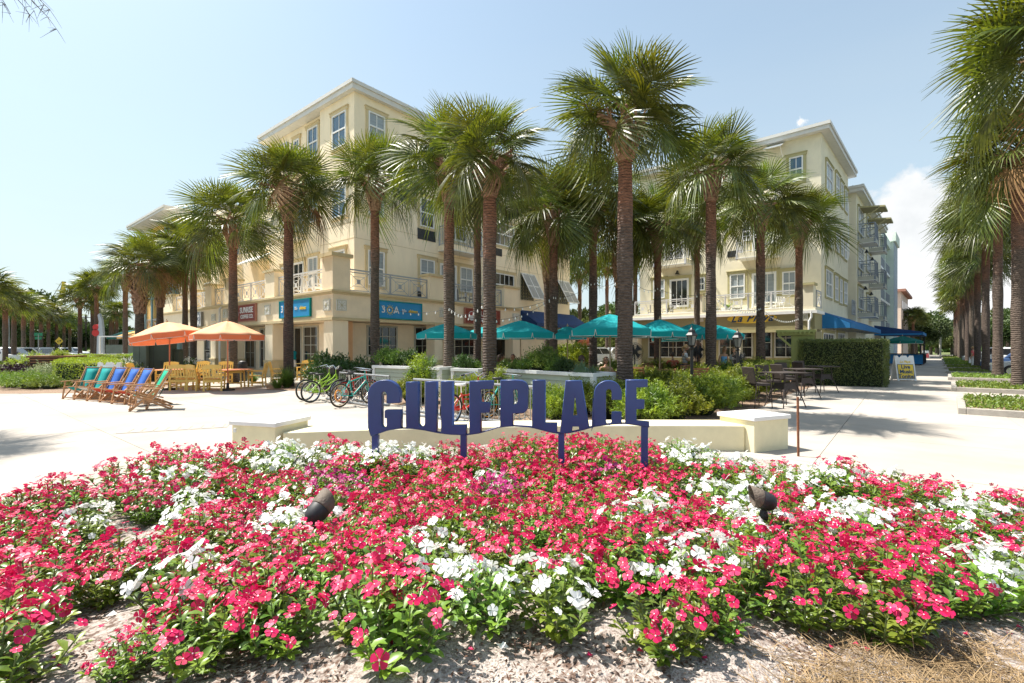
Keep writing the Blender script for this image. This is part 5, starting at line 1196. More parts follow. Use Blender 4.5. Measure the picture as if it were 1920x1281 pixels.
def vinca(seed, nfl=22, shoots=17, rad=.19, h=.25, fr=.033, leaves=15, ls=1.0):
    g = np.random.default_rng(seed); LB, LD, LU, LL, LWd = [], [], [], [], []; FV, FF, FM = [], [], []; SB = MB()
    tips = []
    for s in range(shoots):
        a = s*2.399+g.normal()*.3; t = math.sqrt((s+.5)/shoots); ro = rad*t; top = np.array([ro*math.cos(a), ro*math.sin(a), h*(1.0-.42*t*t)*g.uniform(.85, 1.15)])
        foot = np.array([ro*.25*math.cos(a), ro*.25*math.sin(a), 0.]); mid = (foot*.35+top*.65)+np.array([math.cos(a), math.sin(a), 0])*ro*.15; mid[2] = top[2]*.45
        pc = lambda u: (1-u)**2*foot+2*u*(1-u)*mid+u*u*top
        SB.tube([pc(0), pc(.5), pc(1)], [.004, .0035, .002], 4, cap=False); ax = top-mid; ax /= np.linalg.norm(ax); tips.append((top, ax))
        for k in range(leaves):
            u = .22+.78*k/leaves; p = pc(u); b2 = a+k*1.65+g.normal()*.3; rd = np.array([math.cos(b2), math.sin(b2), 0]); dd = rd*.9+ax*(.15+.5*u)+np.array([0, 0, g.normal()*.2]); LB.append(p); LD.append(dd); LU.append(np.array([0, 0, 1.])+g.normal(size=3)*.2)
            q = (1.0-.45*max(0, u-.7)/.3)*g.uniform(.75, 1.2); LL.append(.062*q*ls); LWd.append(.026*q*ls)
    V, F_ = leaf_arrays(np.array(LB), np.array(LD), np.array(LU), np.array(LL), np.array(LWd), fold=.18, droop=.14, n4=True)
    leaf_me = npmesh('leaves', V, F_, M['vinca_leaf'])
    for i in range(nfl):
        top, ax = tips[int(g.integers(0, len(tips)))] if i >= len(tips) else tips[i]
        out = np.array([top[0], top[1], 0])/(rad)+np.array([0, 0, 1.0])+g.normal(size=3)*.45; nrm = out/np.linalg.norm(out); c = top+ax*.012+g.normal(size=3)*np.array([.022, .022, .012])+np.array([0, 0, .012])
        u = np.cross(nrm, [0.3, .9, .1]); u /= np.linalg.norm(u); v = np.cross(nrm, u); f = fr*(g.uniform(.80, 1.25) if g.random() > .18 else g.uniform(.35, .7)); a0 = g.random()*6
        for p in range(5):
            an = a0+p*2*math.pi/5; e = u*math.cos(an)+v*math.sin(an); s_ = -u*math.sin(an)+v*math.cos(an); cup = g.uniform(-.15, .22)
            n = len(FV); FV += [c, c+e*f*.34+s_*f*.17, c+e*f*.80+s_*f*.46+nrm*f*cup, c+e*f*1.02+s_*f*.16+nrm*f*(cup-.08), c+e*f*.98-s_*f*.22+nrm*f*(cup-.08), c+e*f*.72-s_*f*.44+nrm*f*(cup-.12), c+e*f*.30-s_*f*.17]
            for T in ((0, 1, 2), (0, 2, 3), (0, 3, 4), (0, 4, 5), (0, 5, 6)): FF.append(tuple(n+q for q in T)); FM.append(0)
        n = len(FV); FV += [c+nrm*.0016+(u*math.cos(w)+v*math.sin(w))*f*.13 for w in (0, 1.26, 2.51, 3.77, 5.03)]+[c+nrm*.002]
        for q in range(5): FF.append((n+q, n+(q+1) % 5, n+5)); FM.append(1)
    return leaf_me, (np.array(FV), np.array(FF), np.array(FM)), SB.mesh('stems', M['vinca_stem'])
VIN = [vinca(s, nfl=44, fr=.0208, h=.23, ls=.92, shoots=19) for s in range(7)]; VW = [vinca(30+s, nfl=25, shoots=15, rad=.18, fr=.0265, h=.23, leaves=14, ls=1.0) for s in range(4)]
FME = {'crimson': [npmesh('blossoms', f[0], f[1], [M['petal_crimson'], M['eye_pink']], f[2]) for _, f, _ in VIN],
       'magenta': [npmesh('blossoms', f[0], f[1], [M['petal_magenta'], M['eye_pink']], f[2]) for _, f, _ in VIN],
       'white': [npmesh('blossoms', f[0], f[1], [M['petal_white'], M['petal_white']], f[2]) for _, f, _ in VW]}
FSP = npmesh('blossoms', *[(f[0], f[1][:5*5+5]) for _, f, _ in VIN[:1]][0], M['petal_crimson'])
WHITE = [(55, 962, 30, 22), (150, 965, 30, 18), (232, 1100, 75, 48), (338, 1090, 32, 40), (300, 897, 70, 18), (350, 945, 40, 30), (565, 862, 100, 30), (715, 850, 70, 26), (545, 965, 50, 30), (790, 850, 50, 20), (935, 898, 30, 22), (845, 1040, 105, 50), (1085, 1110, 62, 60),
         (1370, 848, 80, 26), (1375, 915, 55, 32), (1195, 948, 45, 32), (1300, 1030, 90, 30), (1235, 1035, 40, 28), (1530, 900, 60, 24), (1600, 965, 60, 25), (1720, 885, 100, 16), (1800, 948, 90, 32), (1850, 1010, 50, 30), (1870, 1090, 70, 60), (1280, 850, 60, 22), (1410, 975, 60, 30), (640, 905, 40, 30)]
MAG = [(640, 905, 45, 18), (945, 915, 36, 16), (1160, 885, 36, 16), (600, 880, 20, 12)]
# bare soil, as outlines in the photograph
BARE = [[(150, 925), (215, 930), (300, 985), (345, 1005), (330, 1040), (262, 1052), (180, 1075), (165, 1120), (110, 1165), (90, 1120), (175, 1000)], [(0, 1215), (60, 1215), (110, 1160), (165, 1125), (330, 1140), (350, 1225), (560, 1245), (620, 1200), (700, 1215), (1050, 1205), (1150, 1140), (1200, 1160), (1250, 1205), (1345, 1205), (1400, 1180), (1480, 1130), (1530, 1175), (1600, 1205), (1750, 1150), (1920, 1110), (2100, 1090), (2100, 1500), (-60, 1500)],
        [(585, 985), (660, 975), (650, 1020), (590, 1015)], [(1440, 1010), (1500, 1080), (1478, 1108), (1450, 1090)], [(990, 1050), (1030, 1048), (1080, 1085), (1020, 1095)]]
def inpoly(x, y, P):
    c = False; j = len(P)-1
    for i in range(len(P)):
        if (P[i][1] > y) != (P[j][1] > y) and x < (P[j][0]-P[i][0])*(y-P[i][1])/(P[j][1]-P[i][1])+P[i][0]: c = not c
        j = i
    return c
rp = random.Random(21); spots = []
tries = 0
while tries < 26000:
    tries += 1; y = 1.35+5.2*rp.random(); x = rp.uniform(-1.25, 1.25)*y
    r = math.hypot(x, y)
    side = abs(math.degrees(math.atan2(x, y)))
    if r > bed_R(x, y)-(.40 if side > 34 else 1.25-.4*math.sin(x*1.7)) or x < -5.2 or x > 6: continue
    if 3.9 > r and False: continue
    z = bed_z(x, y); px, py = PP(x, y, z+.04)
    pt_ = PP(x, y, z+.22)
    if any(inpoly(px, py, P) or inpoly(px, py-14, P) for P in BARE): continue
    if any((x-a)**2+(y-b)**2 < (.238 if y < 4 else .272)**2 for a, b, *_ in spots): continue
    if px < -160 or px > 2080 or py > 1290: continue
    spots.append((x, y, z))
GB = {'crimson': ('crimson flowering vinca plants massed in the bed', 'crimson flowered vinca plant massed among others in the foreground bed'), 'white': ('white flowering vinca plants in the bed', 'white flowered vinca plant among the red ones in the foreground bed'), 'magenta': ('magenta flowering vinca plants in the bed', 'magenta flowered vinca plant near the foot of the blue letters')}
def plant(x, y, z, kind, i, label=None, sc=1.0):
    g_, lab = GB[kind]; t = thing('vinca_plant', label or lab, 'flowering plant', (x, y, z-.01), rp.uniform(0, 6.28), None if label else g_, sc)
    if kind == 'white': k = i % len(VW); obj('leaves', VW[k][0], t); obj('blossoms', FME[kind][k], t); obj('stems', VW[k][2], t)
    else: k = i % len(VIN); obj('leaves', VIN[k][0], t); obj('blossoms', FME[kind][k], t); obj('stems', VIN[k][2], t)
    return t
for i, (x, y, z) in enumerate(spots):
    px, py = PP(x, y, z+.2); inn = lambda E: any(((px-a)/c)**2+((py-b)/d)**2 < 1 for a, b, c, d in E)
    kind = 'magenta' if inn(MAG) else ('white' if inn(WHITE) else 'crimson')
    plant(x, y, z, kind, i, sc=rp.uniform(.88, 1.2)*(1.08 if y > 4.2 else 1)*(1.06 if kind == 'white' else 1.0)*(1.05 if y < 2.6 else 1))
for q_, px_ in enumerate((672, 700, 728, 838, 866, 893, 1022, 1052, 1080, 1180, 1210, 1238)):
    d_ = 5.18-.5*(px_-690)/530; x_ = XX(px_, d_); plant(x_, d_, bed_z(x_, d_)+.03, 'white' if px_ < 740 and q_ % 2 else 'crimson', q_, sc=1.02)
print('VINCA', len(spots))
def at_soil(px, py):
    y = 2.0
    for _ in range(40): x = XX(px, y); z = bed_z(x, y); y = (CH-z)*F0/(py-HZ)
    return XX(px, y), y, bed_z(XX(px, y), y)
x, y, z = at_soil(238, 1262); plant(x, y, z, 'crimson', 3, 'lone small vinca with a single crimson flower on the bare soil, lower left', .62)
for (px, py, s, lab) in [(455, 872, 1.05, 'tall leggy crimson vinca at the corner of the left pedestal')]: x, y, z = at_soil(px, py); plant(x, y, z, 'crimson', 1, lab, s)

# bullet spotlights
def spotlight(x, y, z, yaw, tilt, sc, label, sh=.42):
    t = thing('garden_spotlight', label, 'spotlight', (x, y, z), yaw, 'bullet spotlights in the flower bed', sc)
    h = sh; c = Vector((0, 0, h)); Mx = Matrix.Translation(c) @ Matrix.Rotation(tilt, 4, 'Y')
    b = MB(); b.tube([(0, 0, -.05), (0, 0, h-.10)], .018, 8); b.lathe([(.03, 0), (.038, .05), (.03, .08), (.02, .1)], 10, (0, 0, h-.18)); obj('stem', b, t, m=M['black_plastic'])
    pr = [(.002, -.105), (.03, -.102), (.055, -.088), (.072, -.06), (.079, -.02), (.080, .02), (.078, .03)]
    b = MB(); b.lathe(pr, 24); o = obj('housing', b, t, m=M['black_plastic'], smooth=True); o.matrix_local = Mx
    b = MB(); n = len(b.v); k = 24
    for (r, zz) in ((.080, .025), (.083, .035), (.083, .105)):
        for j in range(k): a = 2*math.pi*j/k; cut = 0 if zz < .1 else -.045*math.cos(a); b.v.append((r*math.cos(a), r*math.sin(a), zz+cut))
    for i in range(2):
        for j in range(k): j2 = (j+1) % k; b.f.append((i*k+j, i*k+j2, (i+1)*k+j2, (i+1)*k+j))
    o = obj('shroud', b, t, m=M['brass_worn'], smooth=True); o.matrix_local = Mx; sd = o.modifiers.new('thickness', 'SOLIDIFY'); sd.thickness = .006
    b = MB(); b.lathe([(.072, .02), (.071, .024)], 20); o = obj('lens', b, t, m=M['glass_dark']); o.matrix_local = Mx
    return t
d = 3.0; x = XX(597, d); spotlight(x, d, bed_z(x, d), R(60), R(52), .82, 'black bullet spotlight with a worn brass shroud left of centre in the bed', sh=(ZZ(958, d)-bed_z(x, d))/.82)
d = 3.25; x = XX(1432, d); spotlight(x, d, bed_z(x, d), R(172), R(70), .78, 'dark bullet spotlight half hidden by flowers on the right of the bed', sh=(ZZ(938, d)-bed_z(x, d))/.78)

# ---- pedestals and seat wall behind the bed
def pedestal(c, h, label):
    (x0, y0), (x1, y1), (x2, y2), (x3, y3) = c; cx = sum(p[0] for p in c)/4; cy = sum(p[1] for p in c)/4
    t = thing('pedestal', label, 'pedestal', (cx, cy, 0), 0, 'pedestals at the ends of the seat wall')
    loc = [(p[0]-cx, p[1]-cy) for p in c]; b = MB(); b.prism([(x*.955, y*.955) for x, y in loc], lambda a, q, w: (a, q, w), -.08, h-.055); bevel(obj('body', b, t, m=M['wall_yellow']), .008)
    b = MB(); b.prism([(x*1.04, y*1.04) for x, y in loc], lambda a, q, w: (a, q, w), h-.052, h+.015); bevel(obj('cap', b, t, m=M['cap_white']), .012); return t
p1 = pedestal([(-4.22, 7.24), (-3.43, 7.0), (-3.23, 7.72), (-4.02, 7.96)], .545, 'yellow stucco pedestal with white cap left of the blue letters')
b = MB(); b.box(-.02, .02, -.01, .01, -.03, .03); obj('outlet', b, p1, (-.37, -.335, .43), (0, 0, R(-17)), m=M['white_medallion'])
pedestal([(3.79, 7.56), (4.54, 7.9), (4.25, 8.55), (3.50, 8.21)], .545, 'yellow stucco pedestal with white cap right of the blue letters')
wl = thing('seat_wall', 'low pale yellow stucco seat wall between the two pedestals', 'wall', (0, 7.6, 0))
A_, B_ = Vector((-3.36, 7.08)), Vector((3.72, 7.72)); n = 24; P1, P2 = [], []
for i in range(n+1):
    t = i/n; p = A_.lerp(B_, t); bul = .25*(1-(2*t-1)**2); P1.append((p.x, p.y+bul-7.6)); P2.append((p.x-.02, p.y+bul+.62-7.6))
b = MB(); ring = P1+P2[::-1]
def lev(z): n0 = len(b.v); b.v.extend([(x, y, z) for x, y in ring]); return n0
a = lev(-.1); c = lev(.405)
m_ = len(ring)
for i in range(m_): j = (i+1) % m_; b.f.append((a+i, a+j, c+j, c+i))
for i in range(n): b.f.append((c+i, c+i+1, c+m_-2-i, c+m_-1-i))
bevel(obj('body', b, wl, m=M['wall_yellow']), .02, 3)

# ---- the blue letters
SG0 = Vector((XX(686, 5.42), 5.42, 0)); SG1 = Vector((XX(1222, 4.86), 4.86, 0)); SA = math.atan2(SG1.y-SG0.y, SG1.x-SG0.x)
SF = Frame(SG0.x, SG0.y, SA)
def sp2(zx, zy): s, z = SF.hit(660+zx/3.3103, 690+zy/3.3103, 'y', 0); return (s, z)
wave = [(92, 372), (112, 432), (125, 428), (165, 413), (220, 393), (300, 382), (380, 384), (450, 393), (520, 408), (600, 419), (710, 423), (790, 412), (870, 388), (915, 374), (1000, 368), (1100, 373), (1180, 392), (1240, 408), (1283, 413), (1345, 411), (1430, 392), (1500, 371), (1600, 357), (1690, 352), (1775, 362), (1852, 376)]
def wy(x):
    for (a, c), (d, e) in zip(wave[:-1], wave[1:]):
        if a <= x <= d: return c+(e-c)*(x-a)/(d-a)
    return wave[-1][1]
def wr(x0, x1, n=8): return [(x0+(x1-x0)*i/n, wy(x0+(x1-x0)*i/n)) for i in range(n+1)]
def arc(cx, cy, rx, ry, a0, a1, n=10): return [(cx+rx*math.cos(R(a0+(a1-a0)*i/n)), cy-ry*math.sin(R(a0+(a1-a0)*i/n))) for i in range(n+1)]
sg = thing('letter_sign', 'large navy blue GULF PLACE letter sign standing on posts in the flower bed', 'sign', (SF.o[0], SF.o[1], 0), SA)
def letter(poly, holes=(), t=.07, base=0.0, m='navy'):
    c = bpy.data.curves.new('letter', 'CURVE'); c.dimensions = '2D'; c.fill_mode = 'BOTH'; c.extrude = t/2-.006; c.bevel_depth = .006; c.bevel_resolution = 1; c.offset = -.016
    for P in [poly]+list(holes):
        s = c.splines.new('POLY'); pts = [sp2(*q) for q in P]; s.points.add(len(pts)-1)
        for q, (a, z) in zip(s.points, pts): q.co = (a, z, 0, 1)
        s.use_cyclic_u = True
    o = bpy.data.objects.new('letter_tmp', c); COL.objects.link(o); bpy.context.view_layer.update()
    me = bpy.data.meshes.new_from_object(o.evaluated_get(bpy.context.evaluated_depsgraph_get())); bpy.data.objects.remove(o); bpy.data.curves.remove(c)
    me.materials.clear(); me.materials.append(M[m]); return obj('letter', me, sg, (0, base+t/2, 0), (R(90), 0, 0))
Gp = [(92, 372)]+arc(200, 165, 108, 96, 180, 90)+arc(205, 165, 98, 96, 85, 0)+[(303, 214), (296, 224), (214, 228), (209, 222), (209, 176)]+arc(198, 172, 11, 19, 0, 180, 6)+[(187, 352), (190, 362), (197, 365), (206, 362), (209, 354), (209, 318), (196, 317), (196, 265), (206, 255), (308, 255), (308, 381)]+wr(300, 112, 12)
letter(Gp)
letter([(328, 82), (416, 80), (416, 340)]+arc(431, 342, 14, 18, 180, 360, 8)[1:-1]+[(446, 340), (449, 80), (531, 78), (529, 392)]+wr(520, 328))
letter([(546, 78), (630, 77), (630, 349), (712, 348)]+wr(712, 546))
letter([(722, 76), (880, 72), (880, 136), (804, 140), (804, 208), (860, 210), (860, 283), (804, 286)]+wr(804, 722))
letter([(915, 70), (1020, 68)]+arc(1040, 128, 58, 58, 80, 0, 8)+[(1098, 238)]+arc(1052, 238, 46, 50, 0, -90, 6)+[(1003, 289)]+wr(1003, 913), [[(1006, 146), (1010, 141), (1019, 141), (1022, 148), (1022, 205), (1016, 218), (1006, 222)]])
letter([(1115, 70), (1205, 69), (1205, 336), (1278, 337)]+wr(1278, 1110))
letter([(1320, 73), (1430, 72), (1480, 376)]+wr(1476, 1405, 3)+[(1402, 371), (1374, 371), (1369, 408)]+wr(1366, 1283, 4), [[(1384, 228), (1378, 292), (1392, 292)]])
letter([(1496, 371), (1496, 155)]+arc(1590, 160, 94, 88, 180, 90)+arc(1596, 160, 86, 88, 85, 0)+[(1682, 204), (1605, 206), (1605, 152)]+arc(1594, 152, 11, 14, 0, 180, 6)+[(1583, 332), (1587, 344), (1597, 346), (1605, 338), (1605, 276), (1613, 268), (1680, 268), (1680, 352)]+wr(1680, 1500))
letter([(1694, 68), (1842, 67), (1842, 125), (1772, 128), (1772, 190), (1822, 192), (1822, 260), (1772, 263), (1772, 322), (1852, 330)]+wr(1852, 1690))
bar = wr(112, 1852, 70); o = letter(bar+[(x, y-13) for x, y in bar[::-1]], t=.058, base=.006); o.name = 'base_rail'
for px, w in ((138, 38), (688, 36), (1298, 38), (1817, 44)):
    s, z = sp2(px, wy(px)-6); s1, _ = sp2(px+w/2, 400); s0, _ = sp2(px-w/2, 400); x, y = SF.tow(s, .05); b = MB(); b.box(s0, s1, .010, .060, bed_z(x, y)-.15, z); bevel(obj('post', b, sg, m=M['navy']), .004)
# rusty stake by the right pedestal
d = 7.35; b = MB(); b.tube([(0, 0, -.1), (-.01, 0, .9)], .018, 8); single('metal_stake', 'thin rusty metal stake standing beside the right pedestal', 'stake', b, (XX(1497, d), d, 0), m=M['rust'])
# ================================================================ parasols
def parasol(x, y, zr, zap, r, fabric, label, group, n=8, tilt=None, val=.20, pole='wood_pole', seed=0, rot=0.0, top=None, base=True, trimm='sling_white', polec=None):
    t = thing('parasol', label, 'parasol', (x, y, 0), rot, group); g = random.Random(seed)
    H = zap-zr; b = MB(); sub = 3; rows = 6
    V = []; F_ = []
    Mx = Matrix.Identity(4)
    if tilt: Mx = Matrix.Translation((0, 0, zr-.1)) @ Matrix.Rotation(tilt[0], 4, Vector((math.cos(tilt[1]), math.sin(tilt[1]), 0))) @ Matrix.Translation((0, 0, -(zr-.1)))
    K = n*sub*2
    def P_(q, j):        # q 0..1 from apex, j around
        a = 2*math.pi*j/K; ph = (j % (sub*2))/(sub*2)      # 0 on a rib
        mid = math.sin(math.pi*ph); rad = r*q*(1-.055*mid*q); z = zr+H*(1-q**1.25)-.05*mid*math.sin(q*3.0)*r
        return Mx @ Vector((rad*math.cos(a), rad*math.sin(a), z))
    b.v.append(tuple(Mx @ Vector((0, 0, zap))))
    for i in range(1, rows+1):
        for j in range(K): b.v.append(tuple(P_(i/rows, j)))
    for j in range(K): b.f.append((0, 1+j, 1+(j+1) % K))
    for i in range(rows-1):
        for j in range(K): a = 1+i*K+j; c = 1+i*K+(j+1) % K; b.f.append((a, c, c+K, a+K))
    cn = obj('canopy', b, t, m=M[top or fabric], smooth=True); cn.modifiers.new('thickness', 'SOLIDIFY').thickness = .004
    v = MB(); w = MB()
    for s in range(n):   # one valance flap per panel with a notch at each rib
        pts = []
        for i in range(sub*2+1):
            p = P_(1, (s*sub*2+i) % K); ph = i/(sub*2); dz = val*(1-.75*max(0, 1-ph/.12)-.75*max(0, 1-(1-ph)/.12)); q = Mx.to_3x3() @ Vector((0, 0, -dz)); o = Vector((p.x, p.y, 0))*.0; pts.append((p, p+q))
        a0 = (pts[0][0]); 
        # add near-rib samples for the notch
        e0 = pts[0][0].lerp(pts[1][0], .22); e1 = pts[-1][0].lerp(pts[-2][0], .22); dn = Mx.to_3x3() @ Vector((0, 0, -val))
        top_ = [pts[0][0], e0]+[p for p, _ in pts[1:-1]]+[e1, pts[-1][0]]; bot = [pts[0][0]+dn*.15, e0+dn]+[p+dn for p, _ in pts[1:-1]]+[e1+dn, pts[-1][0]+dn*.15]
        for i in range(len(top_)-1): v.quad(tuple(top_[i]), tuple(top_[i+1]), tuple(bot[i+1]), tuple(bot[i]))
        w.tube([tuple(p*1.0+Vector((p.x, p.y, 0)).normalized()*.004) for p in bot], .009, 4, cap=False)
    obj('valance', v, t, m=M[fabric]); obj('piping', w, t, m=M[trimm])
    p = MB(); a = Mx @ Vector((0, 0, zap+.05)); k = Vector((0, 0, zr-.1)); p.tube([(0, 0, 0), tuple(k)], .024, 8); p.tube([tuple(k), tuple(a)], .022, 8); obj('pole', p, t, m=M[polec or pole])
    f = MB(); f.lathe([(.03, 0), (.045, .03), (.02, .08), (.012, .12)], 8); o = obj('finial', f, t, m=M[pole]); o.matrix_local = Mx @ Matrix.Translation((0, 0, zap))
    rb = MB()
    for s in range(n):
        e = P_(.97, s*sub*2)-Vector((0, 0, .03)); c = Mx @ Vector((0, 0, zap-.05)); rb.beam(c, e, .016); m_ = c.lerp(e, .5); rb.beam(Mx @ Vector((0, 0, zr-.15)), m_, .013)
    obj('ribs', rb, t, m=M[pole])
    if base: bb = MB(); bb.lathe([(.25, 0), (.25, .06), (.06, .09), (.04, .3)], 14); obj('base', bb, t, m=M['black_metal'])
    return t
def par_px(px, d, y_ap, y_rim, w_px, fabric, label, group, **k):
    parasol(XX(px, d), d, ZZ(y_rim, d)+.14, ZZ(y_ap, d), w_px/2*d/F0, fabric, label, group, **k)
GT_ = 'teal parasols over the dining terrace'
par_px(838, 18.6, 606, 633, 113, 'canvas_teal', 'leftmost teal parasol, in front of the dark shop windows', GT_, seed=1, rot=.2)
par_px(976, 16.9, 601, 632, 133, 'canvas_teal', 'wide teal parasol to the right of the thick palm trunk, above the seated diners', GT_, seed=2, rot=.3)
par_px(912, 22.5, 612, 632, 90, 'canvas_teal', 'teal parasol mostly hidden behind the thick palm trunk', GT_, seed=3)
par_px(1064, 21.0, 612, 634, 72, 'canvas_teal', 'small bright teal parasol under the navy awning', GT_, seed=4)
par_px(1144, 14.6, 589, 627, 152, 'canvas_teal', 'largest teal parasol, crossed by the tallest palm trunk', GT_, seed=5, rot=.25)
par_px(1237, 18.4, 599, 630, 112, 'canvas_teal', 'teal parasol right of the tallest trunk, in full sun', GT_, seed=6, rot=.1)
par_px(1298, 22.5, 607, 634, 104, 'canvas_teal', 'rear teal parasol behind the left street lantern', GT_, seed=7)
par_px(1340, 20.5, 609, 634, 108, 'canvas_teal', 'rightmost teal parasol, behind the tall palm and above the two women', GT_, seed=8)
par_px(1262, 26, 618, 638, 80, 'canvas_teal', 'low teal parasol whose flaps show behind the waitress', GT_, seed=9)
par_px(1100, 34, 632, 646, 36, 'canvas_orange', 'small orange parasol far behind the dining terrace', GT_+' and behind', seed=10)
par_px(1692, 41, 630, 643, 60, 'canvas_green', 'dark green parasol beside the bar kiosk on the right pavement', None, seed=11)
GO = 'orange parasols over the yellow tables'
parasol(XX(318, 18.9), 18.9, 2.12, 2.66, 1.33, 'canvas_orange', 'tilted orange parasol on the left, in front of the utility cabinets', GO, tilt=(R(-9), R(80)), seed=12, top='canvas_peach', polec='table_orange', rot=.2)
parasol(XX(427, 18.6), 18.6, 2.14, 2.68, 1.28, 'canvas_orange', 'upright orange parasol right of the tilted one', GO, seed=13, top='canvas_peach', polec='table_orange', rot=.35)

# ================================================================ yellow wooden chairs and tables
def yellow_chair():
    t = thing('garden_chair', '', 'chair'); m = M['chair_yellow']
    W2, D, SH_, BH = .29, .26, .44, .98
    for sx_ in (-1, 1):
        b = MB(); b.beam((sx_*W2, D, 0), (sx_*W2, D, .64), .06, .045); obj('leg', b, t, m=m)
        b = MB(); b.beam((sx_*W2, -D-.03, 0), (sx_*W2, -D, SH_), .045, .06); b.beam((sx_*W2, -D, SH_), (sx_*W2, -D-.12, BH), .045, .055); obj('leg', b, t, m=m)
        b = MB(); b.box(sx_*W2-.045, sx_*W2+.045, -D-.06, D+.06, .641, .67); obj('armrest', b, t, m=m)
        b = MB(); b.beam((sx_*W2, -D, .16), (sx_*W2, D, .16), .03, .05); obj('stretcher', b, t, m=m)
    b = MB(); b.beam((-W2, 0, .16), (W2, 0, .16), .03, .05); b.beam((-W2, D, .38), (W2, D, .38), .03, .08); b.beam((-W2, -D, .38), (W2, -D, .38), .03, .08); obj('rail', b, t, m=m)
    for i in range(5): b = MB(); y = -D+.06+i*.105; b.box(-W2+.025, W2-.025, y, y+.092, SH_, SH_+.022); obj('seat_slat', b, t, m=m)
    b = MB(); n = 10
    for i in range(n):
        x0 = -W2+2*W2*i/n; x1 = -W2+2*W2*(i+1)/n; c = lambda x: .035*(1-(x/W2)**2)
        b.v += [(x0, -D-.13, BH-.13), (x1, -D-.13, BH-.13), (x1, -D-.13, BH+c(x1)), (x0, -D-.13, BH+c(x0)), (x0, -D-.10, BH-.13), (x1, -D-.10, BH-.13), (x1, -D-.10, BH+c(x1)), (x0, -D-.10, BH+c(x0))]
        k = 8*i; b.f += [(k, k+3, k+2, k+1), (k+4, k+5, k+6, k+7), (k+3, k+7, k+6, k+2), (k, k+1, k+5, k+4)]
        if i == 0: b.f.append((k, k+4, k+7, k+3))
        if i == n-1: b.f.append((k+1, k+2, k+6, k+5))
    obj('top_rail', b, t, m=m); b = MB(); b.beam((-W2, -D-.03, SH_+.1), (W2, -D-.03, SH_+.1), .025, .06); obj('rail', b, t, m=m)
    for i in range(5): x = -W2+.095+i*.0975; b = MB(); b.beam((x, -D-.035, SH_+.10), (x, -D-.115, BH-.10), .052, .018, (0, 1, 0)); obj('back_slat', b, t, m=m)
    return t
yc = yellow_chair(); ytr = tree_of(yc); GYC = 'yellow wooden garden chairs'
ych = [(262, 20.4, -75, 'yellow garden chair behind the green deck chair, leftmost of all'), (312, 21.6, 185, 'yellow garden chair under the tilted parasol, facing the camera'), (341, 18.7, 12, 'yellow garden chair seen from behind, left of the front row'),
       (371, 18.7, -20, 'yellow garden chair seen from behind in the middle of the front row'), (402, 18.5, 20, 'yellow garden chair seen from behind, right end of the front row'), (371, 22.6, 175, 'far yellow garden chair behind the first table'), (418, 22.4, 190, 'far yellow garden chair behind the second table'),
       (482, 20.6, 105, 'yellow garden chair standing alone right of the second table, turned to the left'), (522, 22.6, -70, 'yellow garden chair against the pier, left of the palm trunk'), (572, 24.6, 180, 'yellow garden chair behind the tall round table'), (598, 23.0, 95, 'yellow garden chair at the right of the tall round table')]
for i, (px, d, a, lab) in enumerate(ych):
    loc = (XX(px, d), d, 0)
    if i == 0: yc.location = loc; yc.rotation_euler = (0, 0, R(a)); yc['label'] = lab; yc['group'] = GYC
    else: dup(ytr, loc, R(a), lab, GYC)
def round_table(x, y, r, h, top, label):
    t = thing('garden_table', label, 'table', (x, y, 0), .3, 'yellow garden tables'); m = M['chair_yellow']
    b = MB(); b.lathe([(r*.98, h-.03), (r, h-.02), (r, h-.008)], 28); obj('table_edge', b, t, m=m); b = MB(); b.lathe([(r*.97, h-.0075), (r*.965, h)], 28); obj('table_top', b, t, m=M[top])
    for k in range(4): a = math.pi/4+k*math.pi/2; b = MB(); b.beam((r*.55*math.cos(a), r*.55*math.sin(a), h-.031), (r*.62*math.cos(a), r*.62*math.sin(a), 0), .07, .05); obj('leg', b, t, m=m)
    b = MB()
    for k in range(4): a = math.pi/4+k*math.pi/2; a2 = a+math.pi/2; b.beam((r*.56*math.cos(a), r*.56*math.sin(a), h-.09), (r*.56*math.cos(a2), r*.56*math.sin(a2), h-.09), .03, .1); b.beam((0, 0, .2), (r*.6*math.cos(a), r*.6*math.sin(a), .2), .03, .05)
    obj('apron', b, t, m=m)
round_table(XX(328, 19.9), 19.9, .72, .76, 'table_orange', 'yellow garden table with an orange top under the tilted parasol')
round_table(XX(440, 19.8), 19.8, .70, .76, 'table_orange', 'yellow garden table with an orange top under the upright parasol')
round_table(XX(573, 21.8), 21.8, .42, .95, 'chair_yellow', 'tall round yellow table right of the palm in the grass clump')

